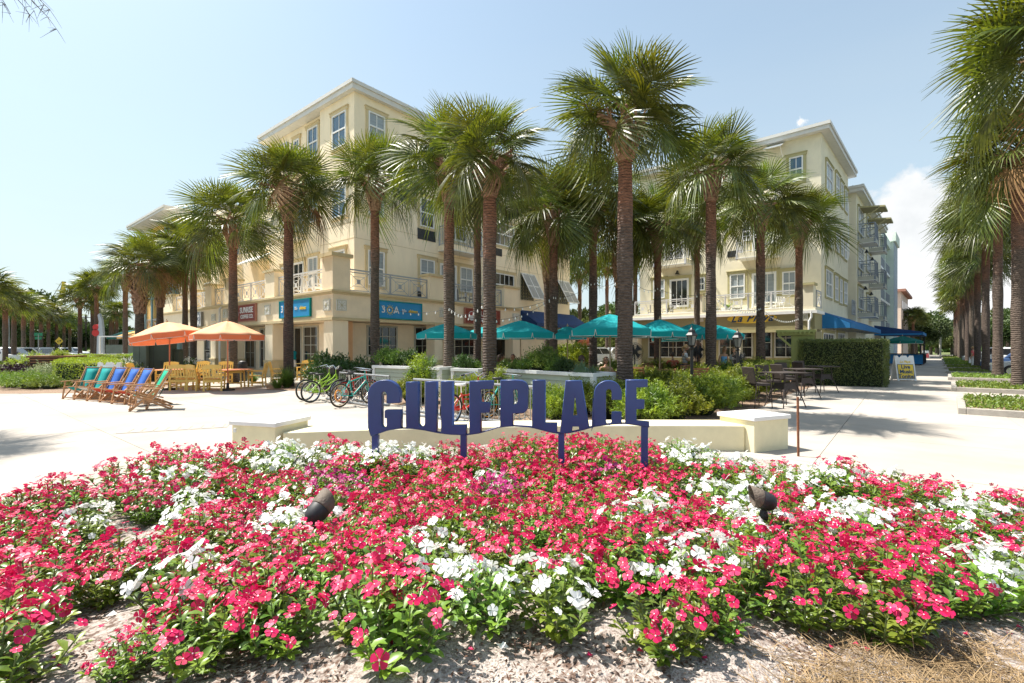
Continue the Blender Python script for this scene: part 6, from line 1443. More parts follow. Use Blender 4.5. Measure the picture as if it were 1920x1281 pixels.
# ================================================================ deck chairs
def deck_chair(c_main, c_low, label, x, y, rz, flip=False):
    t = thing('deck_chair', label, 'deck chair', (x, y, 0), rz, 'wooden deck chairs in an arc'); w = .31; m = M['wood_oak']
    # faces -Y. rear feet at +y
    for s in (-1, 1):
        b = MB(); b.beam((s*w, -.46, 0), (s*w, .18, .60), .025, .05); obj('leg', b, t, m=m)
        b = MB(); b.beam((s*(w-.03), .52, 0), (s*(w-.03), -.32, .42), .025, .05); obj('leg', b, t, m=m)
        b = MB(); b.beam((s*(w-.06), -.02, .20), (s*(w-.06), .48, 1.10), .025, .045); obj('back_rail', b, t, m=m)
        b = MB(); b.box(s*w-.035, s*w+.035, -.52, .30, .601, .622); obj('armrest', b, t, m=m)
        b = MB(); b.beam((s*(w+.005), -.34, .60), (s*(w+.005), -.46, .0), .022, .045); b.beam((s*(w-.03), -.42, .43), (s*(w-.03), .28, .22), .022, .04); obj('side_rail', b, t, m=m)
    b = MB()
    for (y0, z0) in ((-.46, .06), (.48, .03), (.46, 1.06), (-.42, .43), (.24, .24)): b.beam((-w, y0, z0), (w, y0, z0), .028, .028)
    obj('crossbar', b, t, m=m)
    b = MB(); b.box(-w+.03, w-.03, -.10, -.07, .02, .12); obj('foot_plank', b, t, m=m)
    def sling(pts, x0, x1, name, mm):
        b = MB(); k = len(pts)
        for (y0, z0) in pts: b.v += [(x0, y0, z0), (x1, y0, z0)]
        for i in range(k-1): b.f.append((2*i, 2*i+1, 2*i+3, 2*i+2))
        o = obj(name, b, t, m=M[mm], smooth=True); o.modifiers.new('thickness', 'SOLIDIFY').thickness = .006; return o
    q = .235; back = [(.465, 1.085), (.36, .86), (.26, .66), (.18, .49), (.10, .335), (.02, .26)]
    sling(back, -q+.02, q-.02, 'back_sling', c_main); seat = [(.02, .26), (-.12, .285), (-.28, .35), (-.42, .445)]
    sling(seat, -q+.02, q-.02, 'seat_sling', c_low)
    for s in (-1, 1): sling([(a, z+.002) for a, z in back+seat[1:]], s*(q-.02), s*q, 'edging', 'sling_white')
    rear = [(.50, 1.06), (.30, .60), (.26, .50)]
    sling([(.33, .62), (.20, .34), (.14, .24)], q+.01, q+.045, 'arm_strap', c_low)
    return t
dch = [(-14.15, 15.9, 3, 'sling_teal', 'sling_teal', 'teal deck chair at the left end of the row'), (-13.45, 15.6, -8, 'sling_teal', 'sling_white', 'second deck chair from the left, teal strap, before the frame sign'), (-12.72, 15.25, -12, 'sling_blue', 'sling_red', 'blue deck chair with red stripes, left one of three'),
       (-12.05, 14.9, -18, 'sling_blue', 'sling_red', 'blue deck chair with red stripes, middle one of three'), (-11.35, 14.5, -24, 'sling_blue', 'sling_red', 'blue deck chair with red stripes, right one of three'), (-10.45, 14.0, -34, 'sling_green', 'sling_dark', 'green deck chair, second from the right end'), (-9.62, 12.95, -62, 'sling_white', 'sling_dark', 'pale green deck chair at the right end, turned sideways')]
for q_, (x, y, a, c1, c2, lab) in enumerate(dch): t_ = deck_chair(c1, c2, lab, x+.04*math.sin(q_*5), y+.05*math.cos(q_*7), R(a+5*math.sin(q_*3.3))); t_.scale = (.93, .93, .93)
# frame signs
def frame_sign(x, y, rz, w, h, label, build, m='white_paint', cat='sign'):
    t = thing('sandwich_board', label, cat, (x, y, 0), rz); s = .16
    for sg_ in (-1, 1):
        b = MB(); f = lambda a, z, q: (a, sg_*(.24*(1-z/h))+q*sg_, z)
        poly = [(-w/2, .0), (-w/2+.09, .0), (-w/2+.09, .05), (w/2-.09, .05), (w/2-.09, 0), (w/2, 0), (w/2, h), (w*.34, h), (w*.28, h-.09), (w*.17, h-.09), (w*.13, h), (-w*.13, h), (-w*.17, h-.09), (-w*.28, h-.09), (-w*.34, h), (-w/2, h)]
        n = len(b.v); k = len(poly); b.v += [f(a, z, 0) for a, z in poly]+[f(a, z, .03) for a, z in poly]; b.f.append(tuple(range(n, n+k))); b.f.append(tuple(n+k+i for i in reversed(range(k))))
        for i in range(k): j = (i+1) % k; b.f.append((n+i, n+k+i, n+k+j, n+j))
        obj('board', b, t, m=M[m])
    tl = math.atan2(.24, h); build(t, lambda a, z, q=.034: (a, -(.24*(1-z/h))-q, z), tl, h, w); return t
def rectp(t, f, x0, x1, z0, z1, m, q, name='poster'):
    b = MB(); b.quad(f(x0, z0, q), f(x1, z0, q), f(x1, z1, q), f(x0, z1, q)); return obj(name, b, t, m=M[m])
def lab_text(t, f, tl, s, x, z, size, m, q=.042, **k): return obj('lettering', text_mesh(s, size, .001, M[m], **k), t, f(x, z, q), (R(90)-tl, 0, 0))
def live(t, f, tl, h, w):
    rectp(t, f, -w*.43, w*.43, .10, h*.66, 'sign_navy', .035); rectp(t, f, -w*.40, w*.40, .125, h*.64, 'sign_yellow', .038)
    for i, s in enumerate(('Live', 'Music', 'Tonite!')): lab_text(t, f, tl, s, 0, h*.55-i*.235, .26, 'sign_navy', bold=.008)
    rectp(t, f, -w*.40, w*.40, h*.69, h*.82, 'cloth_white', .035); lab_text(t, f, tl, 'La Playa', 0, h*.755, .15, 'sign_yellow', q=.038, shear=.4, bold=.006)
frame_sign(XX(1694, 24.3), 24.3, R(-6), .88, 1.25, 'white sandwich board with yellow Live Music Tonite poster right of the hedge', live)
def dip(t, f, tl, h, w):
    rectp(t, f, -w*.42, w*.42, .10, h*.80, 'sling_blue', .035); 
    b = MB(); k = 16; b.v = [f(.0+.13*math.cos(2*math.pi*i/k), h*.36+.13*math.sin(2*math.pi*i/k), .046) for i in range(k)]; b.f = [tuple(range(k))]; obj('emblem', b, t, m=M['cloth_white'])
    b = MB(); b.v = [f(.0+.10*math.cos(2*math.pi*i/k), h*.36+.10*math.sin(2*math.pi*i/k), .050) for i in range(k)]; b.f = [tuple(range(k))]; obj('emblem', b, t, m=M['cloth_pink'])
    b = MB(); b.v = [f(-w*.42, h*.80, .037), f(-w*.42, h*.55, .037), f(-w*.1, h*.60, .037), f(-w*.02, h*.80, .037)]; b.f = [(0, 1, 2, 3)]; obj('poster', b, t, m=M['chip_pale'])
    lab_text(t, f, tl, "dippin'", .02, h*.52, .27, 'cloth_aqua', q=.044, bold=.012, shear=.1); lab_text(t, f, tl, 'dots', 0, h*.15, .15, 'cloth_white', q=.044, bold=.006)
frame_sign(XX(206, 17.4), 17.4, R(12), .72, 1.12, 'white sandwich board with blue ice cream poster behind the deck chairs', dip)
def red_poster(t, f, tl, h, w): rectp(t, f, -w*.42, w*.42, .10, h*.70, 'cloth_pink', .035)
frame_sign(XX(1735, 74), 74, 0, .95, 1.2, 'small far sandwich board with red poster at the end of the right pavement', red_poster)

# ================================================================ bicycles
def bicycle(x, y, rz, frame, label, cruiser=False, rimm='chrome', saddle='black_plastic', bar='chrome', basket=False, group='bicycles at the racks', lean=.04, red_wheel=False):
    t = thing('bicycle', label, 'bicycle', (x, y, 0), rz, group); t.rotation_euler = (lean, 0, rz); wr_ = .335; wb = 1.06   # rear wheel at x=0, front at x=wb, faces +X
    fm = M[frame]
    for cx in (0, wb):
        b = MB(); b.tube([(cx+(wr_-.022)*math.cos(a), 0, wr_+(wr_-.022)*math.sin(a)) for a in [2*math.pi*i/32 for i in range(32)]], .024 if cruiser else .021, 6, closed=True); w = obj('wheel', b, t, m=M['tyre'], smooth=True)
        b = MB(); b.tube([(cx+(wr_-.05)*math.cos(a), 0, wr_+(wr_-.05)*math.sin(a)) for a in [2*math.pi*i/32 for i in range(32)]], .012, 4, closed=True); obj('rim', b, w, m=M[rimm])
        b = MB()
        for k in range(20): a = 2*math.pi*k/20; b.beam((cx, .02*(-1)**k, wr_), (cx+(wr_-.05)*math.cos(a), 0, wr_+(wr_-.05)*math.sin(a)), .0035)
        b.tube([(cx, -.05, wr_), (cx, .05, wr_)], .02, 8); obj('spokes', b, w, m=M['chrome'])
    bb = (.43, 0, .29); st = (.30, 0, .74 if not cruiser else .66); ht = (.86, 0, .83); hb = (.90, 0, .70); r = .019
    b = MB()
    if cruiser:
        b.tube([bb, st], r, 6); b.tube([(.32, 0, .60), (.55, 0, .60), (.75, 0, .70), ht], r, 6); b.tube([bb, (.60, 0, .36), (.78, 0, .55), hb], r*1.2, 6); b.tube([(.35, 0, .52), (.58, 0, .50), (.78, 0, .60), hb], r*.8, 6)
    else: b.tube([bb, st], r, 6); b.tube([(.31, 0, .69), ht], r, 6); b.tube([bb, hb], r*1.15, 6)
    b.tube([ht, hb], r*1.3, 6)
    for s in (-.05, .05): b.tube([bb, (0, s, wr_)], r*.6, 5); b.tube([(st[0]+.01, 0, st[2]-.03), (0, s, wr_)], r*.55, 5)
    obj('frame', b, t, m=fm)
    b = MB()
    for s in (-.05, .05): b.tube([(.905, s*.5, .68), (.95, s, .5), (wb, s, wr_)], r*.7, 5)
    b.tube([(.86, 0, .82), (.845, 0, .97)], r*.7, 6); obj('fork', b, t, m=fm)
    b = MB(); hz = .98 if not cruiser else 1.02
    if cruiser: b.tube([(.60, -.32, hz-.02), (.72, -.31, hz+.01), (.86, -.14, hz+.07), (.85, 0, hz-.02), (.86, .14, hz+.07), (.72, .31, hz+.01), (.60, .32, hz-.02)], .012, 6)
    else: b.tube([(.82, -.29, hz+.01), (.88, -.1, hz+.01), (.88, .1, hz+.01), (.82, .29, hz+.01)], .012, 6)
    h = obj('handlebar', b, t, m=M[bar]); b = MB(); e = .60 if cruiser else .82
    for s in (-1, 1): b.tube([(e, s*.30, hz-.02 if cruiser else hz+.01), (e+.12 if cruiser else e+.01, s*(.305 if cruiser else .19), hz)], .017, 6)
    obj('grip', b, h, m=M['black_plastic'])
    sh = st[2]+.16; b = MB(); b.tube([st, (.285, 0, sh)], .013, 6); obj('seat_post', b, t, m=M['chrome'])
    b = MB(); pr = [(.14, .09, 0), (.05, .085, .0), (-.04, .05, 0), (-.12, .025, -.005)]; n = 0; k = 8
    for (dx, ww, dz) in [(.0-.13, .05, .0), (-.10, .10, .0), (-.02, .10, -.01), (.05, .05, -.01), (.14, .02, -.005), (.155, .008, -.01)]:
        for j in range(k): a = 2*math.pi*j/k; b.v.append((.285+dx, ww*math.cos(a), sh+.03+dz+.032*math.sin(a)))
    for i in range(5):
        for j in range(k): j2 = (j+1) % k; b.f.append((i*k+j, i*k+j2, (i+1)*k+j2, (i+1)*k+j))
    b.f.append(tuple(range(k))); b.f.append(tuple(5*k+j for j in range(k))); obj('saddle', b, t, m=M[saddle], smooth=True)
    b = MB(); b.lathe([(.085, -.004), (.085, .004)], 18); o = obj('chainring', b, t, (bb[0], .055, bb[2]), (R(90), 0, 0), m=M['black_metal' if not cruiser else 'chrome'])
    b = MB(); b.beam((bb[0], .075, bb[2]), (bb[0]+.09, .08, bb[2]-.14), .018); b.box(bb[0]+.05, bb[0]+.14, .09, .17, bb[2]-.155, bb[2]-.13); b.beam((bb[0], -.075, bb[2]), (bb[0]-.09, -.08, bb[2]+.14), .018); b.box(bb[0]-.14, bb[0]-.05, -.17, -.09, bb[2]+.13, bb[2]+.155); obj('crank', b, t, m=M['chrome'])
    b = MB(); b.beam((0, .06, wr_+.045), (bb[0], .06, bb[2]+.085), .006, .012); b.beam((0, .06, wr_-.045), (bb[0], .06, bb[2]-.085), .006, .012); b.lathe([(.045, -.01), (.045, .01)], 12, (0, .055, wr_)); obj('chain', b, t, m=M['steel'])
    if cruiser: b = MB(); b.beam((-.02, .075, wr_+.01), (bb[0], .08, bb[2]+.01), .008, .11); obj('chain_guard', b, t, m=fm)
    if basket:
        b = MB(); b.v = [(.92, -.17, .78), (1.15, -.17, .78), (1.15, .17, .78), (.92, .17, .78), (.88, -.2, 1.02), (1.2, -.2, 1.02), (1.2, .2, 1.02), (.88, .2, 1.02)]; b.f = [(0, 1, 2, 3), (0, 4, 5, 1), (1, 5, 6, 2), (2, 6, 7, 3), (3, 7, 4, 0)]
        o = obj('basket', b, t, m=M['black_plastic']); o.modifiers.new('thickness', 'SOLIDIFY').thickness = .008
    return t
AB = R(58)
bicycle(-6.42, 15.0, AB, 'lime', 'lime green cruiser bicycle, the rear one of the pair by the grass clump', cruiser=True, basket=True)
bicycle(-6.02, 14.45, AB-.03, 'lime', 'lime green cruiser bicycle, the nearer one of the pair', cruiser=True)
bicycle(-4.74, 13.3, AB, 'bike_teal', 'teal bicycle with an orange lock at its rear wheel, left of the letter G', rimm='rim_cream')
bicycle(-4.98, 14.3, AB+.04, 'bike_red', 'red bicycle mostly hidden behind the teal one', rimm='bike_red')
bicycle(-5.35, 14.9, AB, 'black_metal', 'black bicycle between the green and the teal ones')
bicycle(-1.31, 10.35, R(53), 'bike_red', 'red cruiser bicycle with white saddle seen between the letters L and F', cruiser=True, saddle='white_paint', bar='chrome')
bicycle(-.55, 11.2, R(50), 'bike_teal', 'teal bicycle whose wheel shows behind the letter F', rimm='bike_orange')
b = MB(); b.tube([(.12*math.cos(a)*.9, .045, .33+.15*math.sin(a)) for a in [2*math.pi*i/14 for i in range(14)]], .022, 6, closed=True); single('bike_lock', 'orange coiled lock on the rear wheel of the teal bicycle', 'lock', b, (-4.74, 13.28, 0), (0, 0, AB), m=M['bike_orange'])
def rack(x0, y0, x1, y1, label):
    t = thing('bike_rack', label, 'bike rack', (x0, y0, 0), math.atan2(y1-y0, x1-x0), 'metal bicycle racks'); L_ = math.hypot(x1-x0, y1-y0); b = MB()
    b.tube([(0, 0, .04), (0, 0, .84), (L_, 0, .84), (L_, 0, .04)], .03, 8); b.tube([(0, -.45, .04), (L_, -.45, .04)], .03, 8); b.tube([(0, .0, .04), (L_, .0, .04)], .03, 8)
    for x in (0, L_): b.tube([(x, -.45, .04), (x, 0, .04)], .025, 6)
    obj('rails', b, t, m=M['steel']); b = MB(); n = int(L_/.14)
    for i in range(1, n): x = L_*i/n; b.tube([(x, 0, .04), (x, 0, .84)], .010, 5)
    for i in range(0, n, 2): x = L_*(i+.5)/n; b.tube([(x, -.45, .04), (x, -.40, .22), (x, -.2, .25), (x, 0, .1)], .010, 5)
    obj('bars', b, t, m=M['steel'])
rack(XX(637, 15.7), 15.7, XX(730, 13.6), 13.6, 'grey metal bicycle rack behind the green and teal bicycles')
rack(XX(776, 12.4), 12.4, XX(1005, 9.95), 9.95, 'grey metal bicycle rack behind the letters F and P')

# ================================================================ siding planters
def planter(x0, y0, x1, y1, w, h, label, boards=6, soil=.06):
    ang = math.atan2(y1-y0, x1-x0); L_ = math.hypot(x1-x0, y1-y0); t = thing('planter', label, 'planter', (x0, y0, 0), ang, 'siding planters around the dining terrace')
    bh = (h-.12)/boards
    sm = MB(); sm.beam((0, 0, 0), (1, 0, 0), .03, bh*.96); sme = sm.mesh('siding_board', M['siding'])
    for i in range(boards):
        z = .03+bh*(i+.5)
        obj('siding_board', sme, t, (.06, .018*(i % 1), z), (R(-7), 0, 0), (L_-.12, 1, 1)); obj('siding_board', sme, t, (.03, w-.05, z), (R(-7), 0, R(-90)), (w-.12, 1, 1)); obj('siding_board', sme, t, (L_-.03, .05, z), (R(-7), 0, R(90)), (w-.12, 1, 1))
    b = MB()
    for (x, y) in ((.0, 0), (L_, 0), (0, w), (L_, w)): b = MB(); b.box(x-.06, x+.06, y-.05, y+.06, 0, h-.09); obj('corner_post', b, t, m=M['white_paint'])
    b = MB(); e = .06
    b.box(-e, L_+e, -.07, .07, h-.089, h); b.box(-e, L_+e, w-.07, w+.07, h-.089, h); b.box(-e, .07, .071, w-.071, h-.089, h); b.box(L_-.07, L_+e, .071, w-.071, h-.089, h); obj('cap', b, t, m=M['white_paint'])
    b = MB(); b.box(.04, L_-.04, .04, w-.04, .02, h-.1); obj('soil', b, t, m=M['mulch']); return t, ang
def pl_px(pa, da, pb, db, w, h, label): return planter(XX(pa, da), da, XX(pb, db), db, w, h, label)
pl_px(702, 17.3, 824, 15.6, .9, 1.02, 'green siding planter with white cap, left of the thick palms')
pl_px(850, 15.4, 896, 14.9, .9, 1.0, 'short siding planter between the palm trunks')
pl_px(932, 14.6, 1112, 11.9, .8, 1.02, 'long green siding planter with white cap behind the letters P, L and A')
for i, (px, d, k, z, s, lab) in enumerate([(722, 17.3, 'mid', .92, .85, 'leafy green shrub in the left planter'), (742, 17.2, 'mid', .92, .8, 'second leafy shrub in the left planter'), (765, 16.9, 'dark', .9, .7, 'low dark shrub in the left planter'), (870, 15.6, 'dark', .85, .6, 'dark trailing shrub in the short planter'), (888, 15.6, 'mid', .85, .5, 'small shrub in the short planter'),
    (945, 14.7, 'mid', .9, .45, 'shrub at the left end of the long planter'), (965, 14.4, 'mid', .9, .45, 'leafy shrub in front of the seated woman in pink'), (985, 14.0, 'mid', .9, .5, 'leafy shrub in the middle of the long planter'), (1008, 13.7, 'mid', .92, .75, 'tall loose shrub in the long planter'), (1022, 13.6, 'mid', .9, .95, 'tallest flowering shrub in the long planter'), (1042, 13.2, 'mid', .9, .55, 'shrub right of the tallest in the long planter'),
    (1060, 13.0, 'dark', .9, .5, 'low dark shrub near the right end of the long planter'), (1000, 22, 'dark', .2, 1.1, 'dark shrub behind the seated diners'), (970, 22.5, 'dark', .2, 1.0, 'dark shrub behind the woman in pink'), (1075, 24, 'podo', .2, 1.8, 'yellow-flecked shrub beyond the dining terrace'), (1060, 24.5, 'podo', .2, 1.6, 'yellow-flecked shrub left of the orange parasol'), (930, 21, 'dark', .3, 1.0, 'dark shrub behind the thick palm')]):
    shrub(k, XX(px, d), d+.25, z, s, i, lab)
tuft('ornamental_grass', 'feathery rosemary-like tuft in the left planter', 'plant', XX(808, 16.4), 16.4, .9, 420, .62, .012, 'reed', up=1.1, seed=8)
tuft('ornamental_grass', 'blue-green reedy grass at the right end of the long planter', 'plant', XX(1090, 12.4), 12.4, .85, 460, .50, .010, 'reed', up=1.35, seed=9, spread=1.3)
tuft('ornamental_grass', 'blue-green grass right of the man in the aqua shirt', 'plant', XX(1112, 12.6), 12.6, .75, 300, .45, .010, 'reed', up=1.35, seed=10, spread=1.2)
b = MB(); b.lathe([(.28, 0), (.36, .35), (.42, .62), (.44, .68), (.40, .68)], 18); single('pot_planter', 'large black round planter behind the bicycle handlebars', 'planter', b, (XX(634, 18.2), 18.2, .0), m=M['black_plastic'], smooth=True)

# ================================================================ wicker bar furniture
def wicker_chair():
    t = thing('bar_chair', '', 'chair'); m = M['wicker']; w, d, sh = .24, .22, .66
    for sx_ in (-1, 1):
        b = MB(); b.tube([(sx_*w*1.06, d*1.15, 0), (sx_*w, d, sh), (sx_*w, d*.95, sh+.17), (sx_*w, d*.5, sh+.25), (sx_*w, -d*.7, sh+.24)], .013, 6); obj('leg', b, t, m=M['wicker'])
        b = MB(); b.tube([(sx_*w*1.06, -d*1.35, 0), (sx_*w, -d, sh)], .013, 6); obj('leg', b, t, m=M['wicker'])
    b = MB()
    for z in (.25,): b.tube([(-w*1.04, d*1.1, z), (w*1.04, d*1.1, z), (w*1.04, -d*1.2, z), (-w*1.04, -d*1.2, z)], .01, 5, closed=True)
    obj('footrest', b, t, m=m); b = MB(); b.box(-w, w, -d, d, sh-.05, sh+.02); bevel(obj('seat', b, t, m=m), .015)
    b = MB(); b.beam((0, -d, sh+.0), (0, -d-.10, sh+.46), 2*w, .035, (0, 1, 0)); bevel(obj('backrest', b, t, m=m), .015); return t
def wicker_table():
    t = thing('bar_table', '', 'table'); m = M['wicker']; h = .97
    b = MB(); b.box(-.45, .45, -.36, .36, h-.035, h); bevel(obj('table_top', b, t, m=m), .01)
    for sx_ in (-1, 1):
        for sy_ in (-1, 1): b = MB(); b.tube([(sx_*.20, sy_*.18, h-.04), (sx_*.24, sy_*.2, .55), (sx_*.40, sy_*.32, 0)], .015, 6); obj('leg', b, t, m=m)
    for k in range(4):
        b = MB(); a = (.20, .24, .30); 
        if k < 2: s = (-1, 1)[k]; P_ = [(-.18, s*.17, h-.3), (.18, s*.17, h-.3), (.27, s*.22, .42), (.10, s*.205, .5), (-.10, s*.205, .5), (-.27, s*.22, .42)]
        else: s = (-1, 1)[k-2]; P_ = [(s*.19, -.16, h-.3), (s*.19, .16, h-.3), (s*.26, .24, .42), (s*.235, .1, .5), (s*.235, -.1, .5), (s*.26, -.24, .42)]
        b.v = P_; b.f = [tuple(range(6))]; o = obj('woven_apron', b, t, m=m); o.modifiers.new('thickness', 'SOLIDIFY').thickness = .012
    return t
wc = wicker_chair(); wt = wicker_table(); wcT, wtT = tree_of(wc), tree_of(wt)
wts = [(7.62, 13.5, 18, 'dark wicker bar table nearest the camera'), (9.5, 15.8, 14, 'dark wicker bar table, the middle one of three'), (11.55, 18.0, 12, 'dark wicker bar table farthest away, against the hedge')]
for i, (x, y, a, lab) in enumerate(wts):
    if i == 0: wt.location = (x, y, 0); wt.rotation_euler = (0, 0, R(a)); wt['label'] = lab; wt['group'] = 'dark wicker bar tables'
    else: dup(wtT, (x, y, 0), R(a), lab, 'dark wicker bar tables')
wcs = [(6.78, 13.35, -78, 'dark wicker bar chair at the left end, nearest the camera'), (7.75, 14.6, 190, 'dark wicker bar chair behind the nearest table'), (8.72, 15.5, -75, 'dark wicker bar chair left of the middle table'), (9.6, 16.9, 188, 'dark wicker bar chair behind the middle table'), (10.75, 17.8, -75, 'dark wicker bar chair left of the farthest table'), (11.5, 19.0, 190, 'dark wicker bar chair behind the farthest table')]
for i, (x, y, a, lab) in enumerate(wcs):
    if i == 0: wc.location = (x, y, 0); wc.rotation_euler = (0, 0, R(a)); wc['label'] = lab; wc['group'] = 'dark wicker bar chairs'
    else: dup(wcT, (x, y, 0), R(a), lab, 'dark wicker bar chairs')

# ================================================================ teak dining furniture
def teak_chair():
    t = thing('dining_chair', '', 'chair'); m = M['wood_teak']; w, d = .28, .26
    for sx_ in (-1, 1):
        b = MB(); b.beam((sx_*w, d, 0), (sx_*w, d, .64), .05); obj('leg', b, t, m=m); b = MB(); b.beam((sx_*w, -d, 0), (sx_*w, -d, .44), .05); b.beam((sx_*w, -d, .44), (sx_*w, -d-.12, 1.0), .045); obj('leg', b, t, m=m)
        b = MB(); b.box(sx_*w-.035, sx_*w+.035, -d-.05, d+.05, .641, .665); obj('armrest', b, t, m=m)
    for i in range(5): b = MB(); y = -d+i*.108; b.box(-w, w, y, y+.09, .44, .462); obj('seat_slat', b, t, m=m)
    for i in range(6): q = (i+.6)/6; b = MB(); b.beam((-w, -d-.12*q, .46+.54*q), (w, -d-.12*q, .46+.54*q), .018, .062); obj('back_slat', b, t, m=m)
    return t
def teak_table():
    t = thing('dining_table', '', 'table'); m = M['wood_teak']; b = MB()
    for i in range(8): b = MB(); y = -.42+i*.106; b.box(-.6, .6, y, y+.1, .72, .75); obj('table_slat', b, t, m=m)
    for sx_ in (-1, 1):
        for sy_ in (-1, 1): b = MB(); b.beam((sx_*.52, sy_*.36, 0), (sx_*.52, sy_*.36, .719), .06); obj('leg', b, t, m=m)
    b = MB(); b.box(-.53, .53, -.37, .37, .64, .715); obj('apron', b, t, m=m); return t
tc_, tt_ = teak_chair(), teak_table(); tcT, ttT = tree_of(tc_), tree_of(tt_)
tabs = [(1137, 15.0, 10, 'teak dining table of the woman with sunglasses'), (1238, 18.8, 20, 'teak dining table under the sunny teal parasol'), (975, 17.2, 30, 'teak dining table of the diners behind the planter'), (1300, 22.0, 10, 'teak dining table right of the waitress'), (1180, 20.5, 10, 'teak dining table behind the tallest trunk')]
for i, (px, d, a, lab) in enumerate(tabs):
    if i == 0: tt_.location = (XX(px, d), d, 0); tt_.rotation_euler = (0, 0, R(a)); tt_['label'] = lab; tt_['group'] = 'teak dining tables'
    else: dup(ttT, (XX(px, d), d, 0), R(a), lab, 'teak dining tables')
chs = [(1135, 13.9, 5, 'teak chair with its back to the camera before the woman with sunglasses'), (1205, 16.6, -50, 'teak chair turned left at the foot of the tallest trunk'), (1222, 20.0, 180, 'teak chair left of the parasol pole'), (1240, 15.2, 8, 'teak chair with its back to the camera above the shrubs'), (1256, 19.8, -120, 'teak chair right of the parasol pole'), (1268, 18.5, 40, 'teak chair with slatted back seen side-on'), (1290, 19.0, 5, 'teak chair in front of the waitress'),
       (1275, 20.5, 200, 'teak chair behind the orange-shirted diner'), (1302, 23.0, 180, 'teak chair by the black fan'), (1195, 21.5, 100, 'teak chair behind the tallest trunk'), (1092, 15.8, -80, 'teak chair of the man in the aqua shirt'), (936, 17.0, -90, 'teak chair of the woman in pink'), (1340, 22.5, 90, 'teak chair beside the woman in the blue top'), (1220, 17.5, 190, 'small teak chair facing the camera'), (1300, 15.8, 15, 'low teak chair just above the shrubs'), (1060, 17.5, 180, 'teak chair seen behind the planter grasses')]
for i, (px, d, a, lab) in enumerate(chs):
    if i == 0: tc_.location = (XX(px, d), d, 0); tc_.rotation_euler = (0, 0, R(a)); tc_['label'] = lab; tc_['group'] = 'teak dining chairs'
    else: dup(tcT, (XX(px, d), d, 0), R(a), lab, 'teak dining chairs')
struct_t = poly_sheet('terrace_deck', [(XX(820, 18.5), 18.5), (XX(1110, 12.6), 12.6), (XX(1250, 13.2), 13.2), (XX(1440, 19), 19), (16.2, 27), (2, 40), (-1, 34)], .012, M['wood_teak'])

# ================================================================ lanterns, fans, other terrace pieces
def lantern(x, y, h, label):
    t = thing('street_lantern', label, 'lantern', (x, y, 0), .2, 'black post lanterns on the dining terrace'); z = h-.62
    b = MB(); b.lathe([(.12, 0), (.12, .2), (.07, .3), (.05, .5), (.045, z-.1), (.07, z-.05), (.04, z)], 10); obj('post', b, t, m=M['black_metal'])
    b = MB(); b.lathe([(.07, z+.001), (.10, z+.03), (.10, z+.05)], 6); b.lathe([(.19, z+.33), (.20, z+.35), (.12, z+.43), (.11, z+.50), (.06, z+.53), (.02, z+.58), (.025, z+.61), (.005, z+.66)], 6); obj('cap', b, t, m=M['black_metal'])
    b = MB()
    for i in range(6): a = 2*math.pi*i/6; b.beam((.095*math.cos(a), .095*math.sin(a), z+.05), (.16*math.cos(a), .16*math.sin(a), z+.33), .014)
    obj('cage', b, t, m=M['black_metal']); b = MB(); b.lathe([(.085, z+.052), (.148, z+.328)], 6); obj('glass', b, t, m=M['lamp_glass'])
lantern(XX(1297, 14.8), 14.8, ZZ(612, 14.8), 'black post lantern beside the waitress, left one of two'); lantern(XX(1383, 16.2), 16.2, ZZ(618, 16.2), 'black post lantern above the woman in white, right one of two')
def fan(px, d, zc, label):
    t = thing('pedestal_fan', label, 'fan', (XX(px, d), d, 0), .3, 'black pedestal fans'); b = MB(); b.lathe([(.25, 0), (.25, .03), (.03, .06), (.02, zc-.1)], 12); obj('stand', b, t, m=M['black_metal']); r = .33
    b = MB()
    for rr in (.33, .26, .19, .12, .06): b.tube([(rr*math.cos(a), -.05-.08*(1-(rr/.33)**2), zc+rr*math.sin(a)) for a in [2*math.pi*i/24 for i in range(24)]], .006, 4, closed=True)
    for k in range(30): a = 2*math.pi*k/30; b.beam((.02*math.cos(a), -.13, zc+.02*math.sin(a)), (r*math.cos(a), -.05, zc+r*math.sin(a)), .006); b.beam((.02*math.cos(a), .13, zc+.02*math.sin(a)), (r*math.cos(a), -.05, zc+r*math.sin(a)), .006)
    obj('guard', b, t, m=M['black_metal']); b = MB(); b.tube([(0, -.02, zc), (0, .2, zc)], .09, 12)
    for k in range(4):
        a = k*math.pi/2+.3; b.quad((.05*math.cos(a), -.03, zc+.05*math.sin(a)), (.28*math.cos(a), -.06, zc+.28*math.sin(a)), (.28*math.cos(a+.9), -.0, zc+.28*math.sin(a+.9)), (.05*math.cos(a+.9), .0, zc+.05*math.sin(a+.9)))
    obj('blades', b, t, m=M['black_plastic'])
fan(1190, 17.5, 1.50, 'round black fan right of the tallest trunk'); fan(1308, 19, 1.47, 'round black fan right of the left lantern'); fan(1384, 17.2, 1.22, 'round black fan before the woman in white')
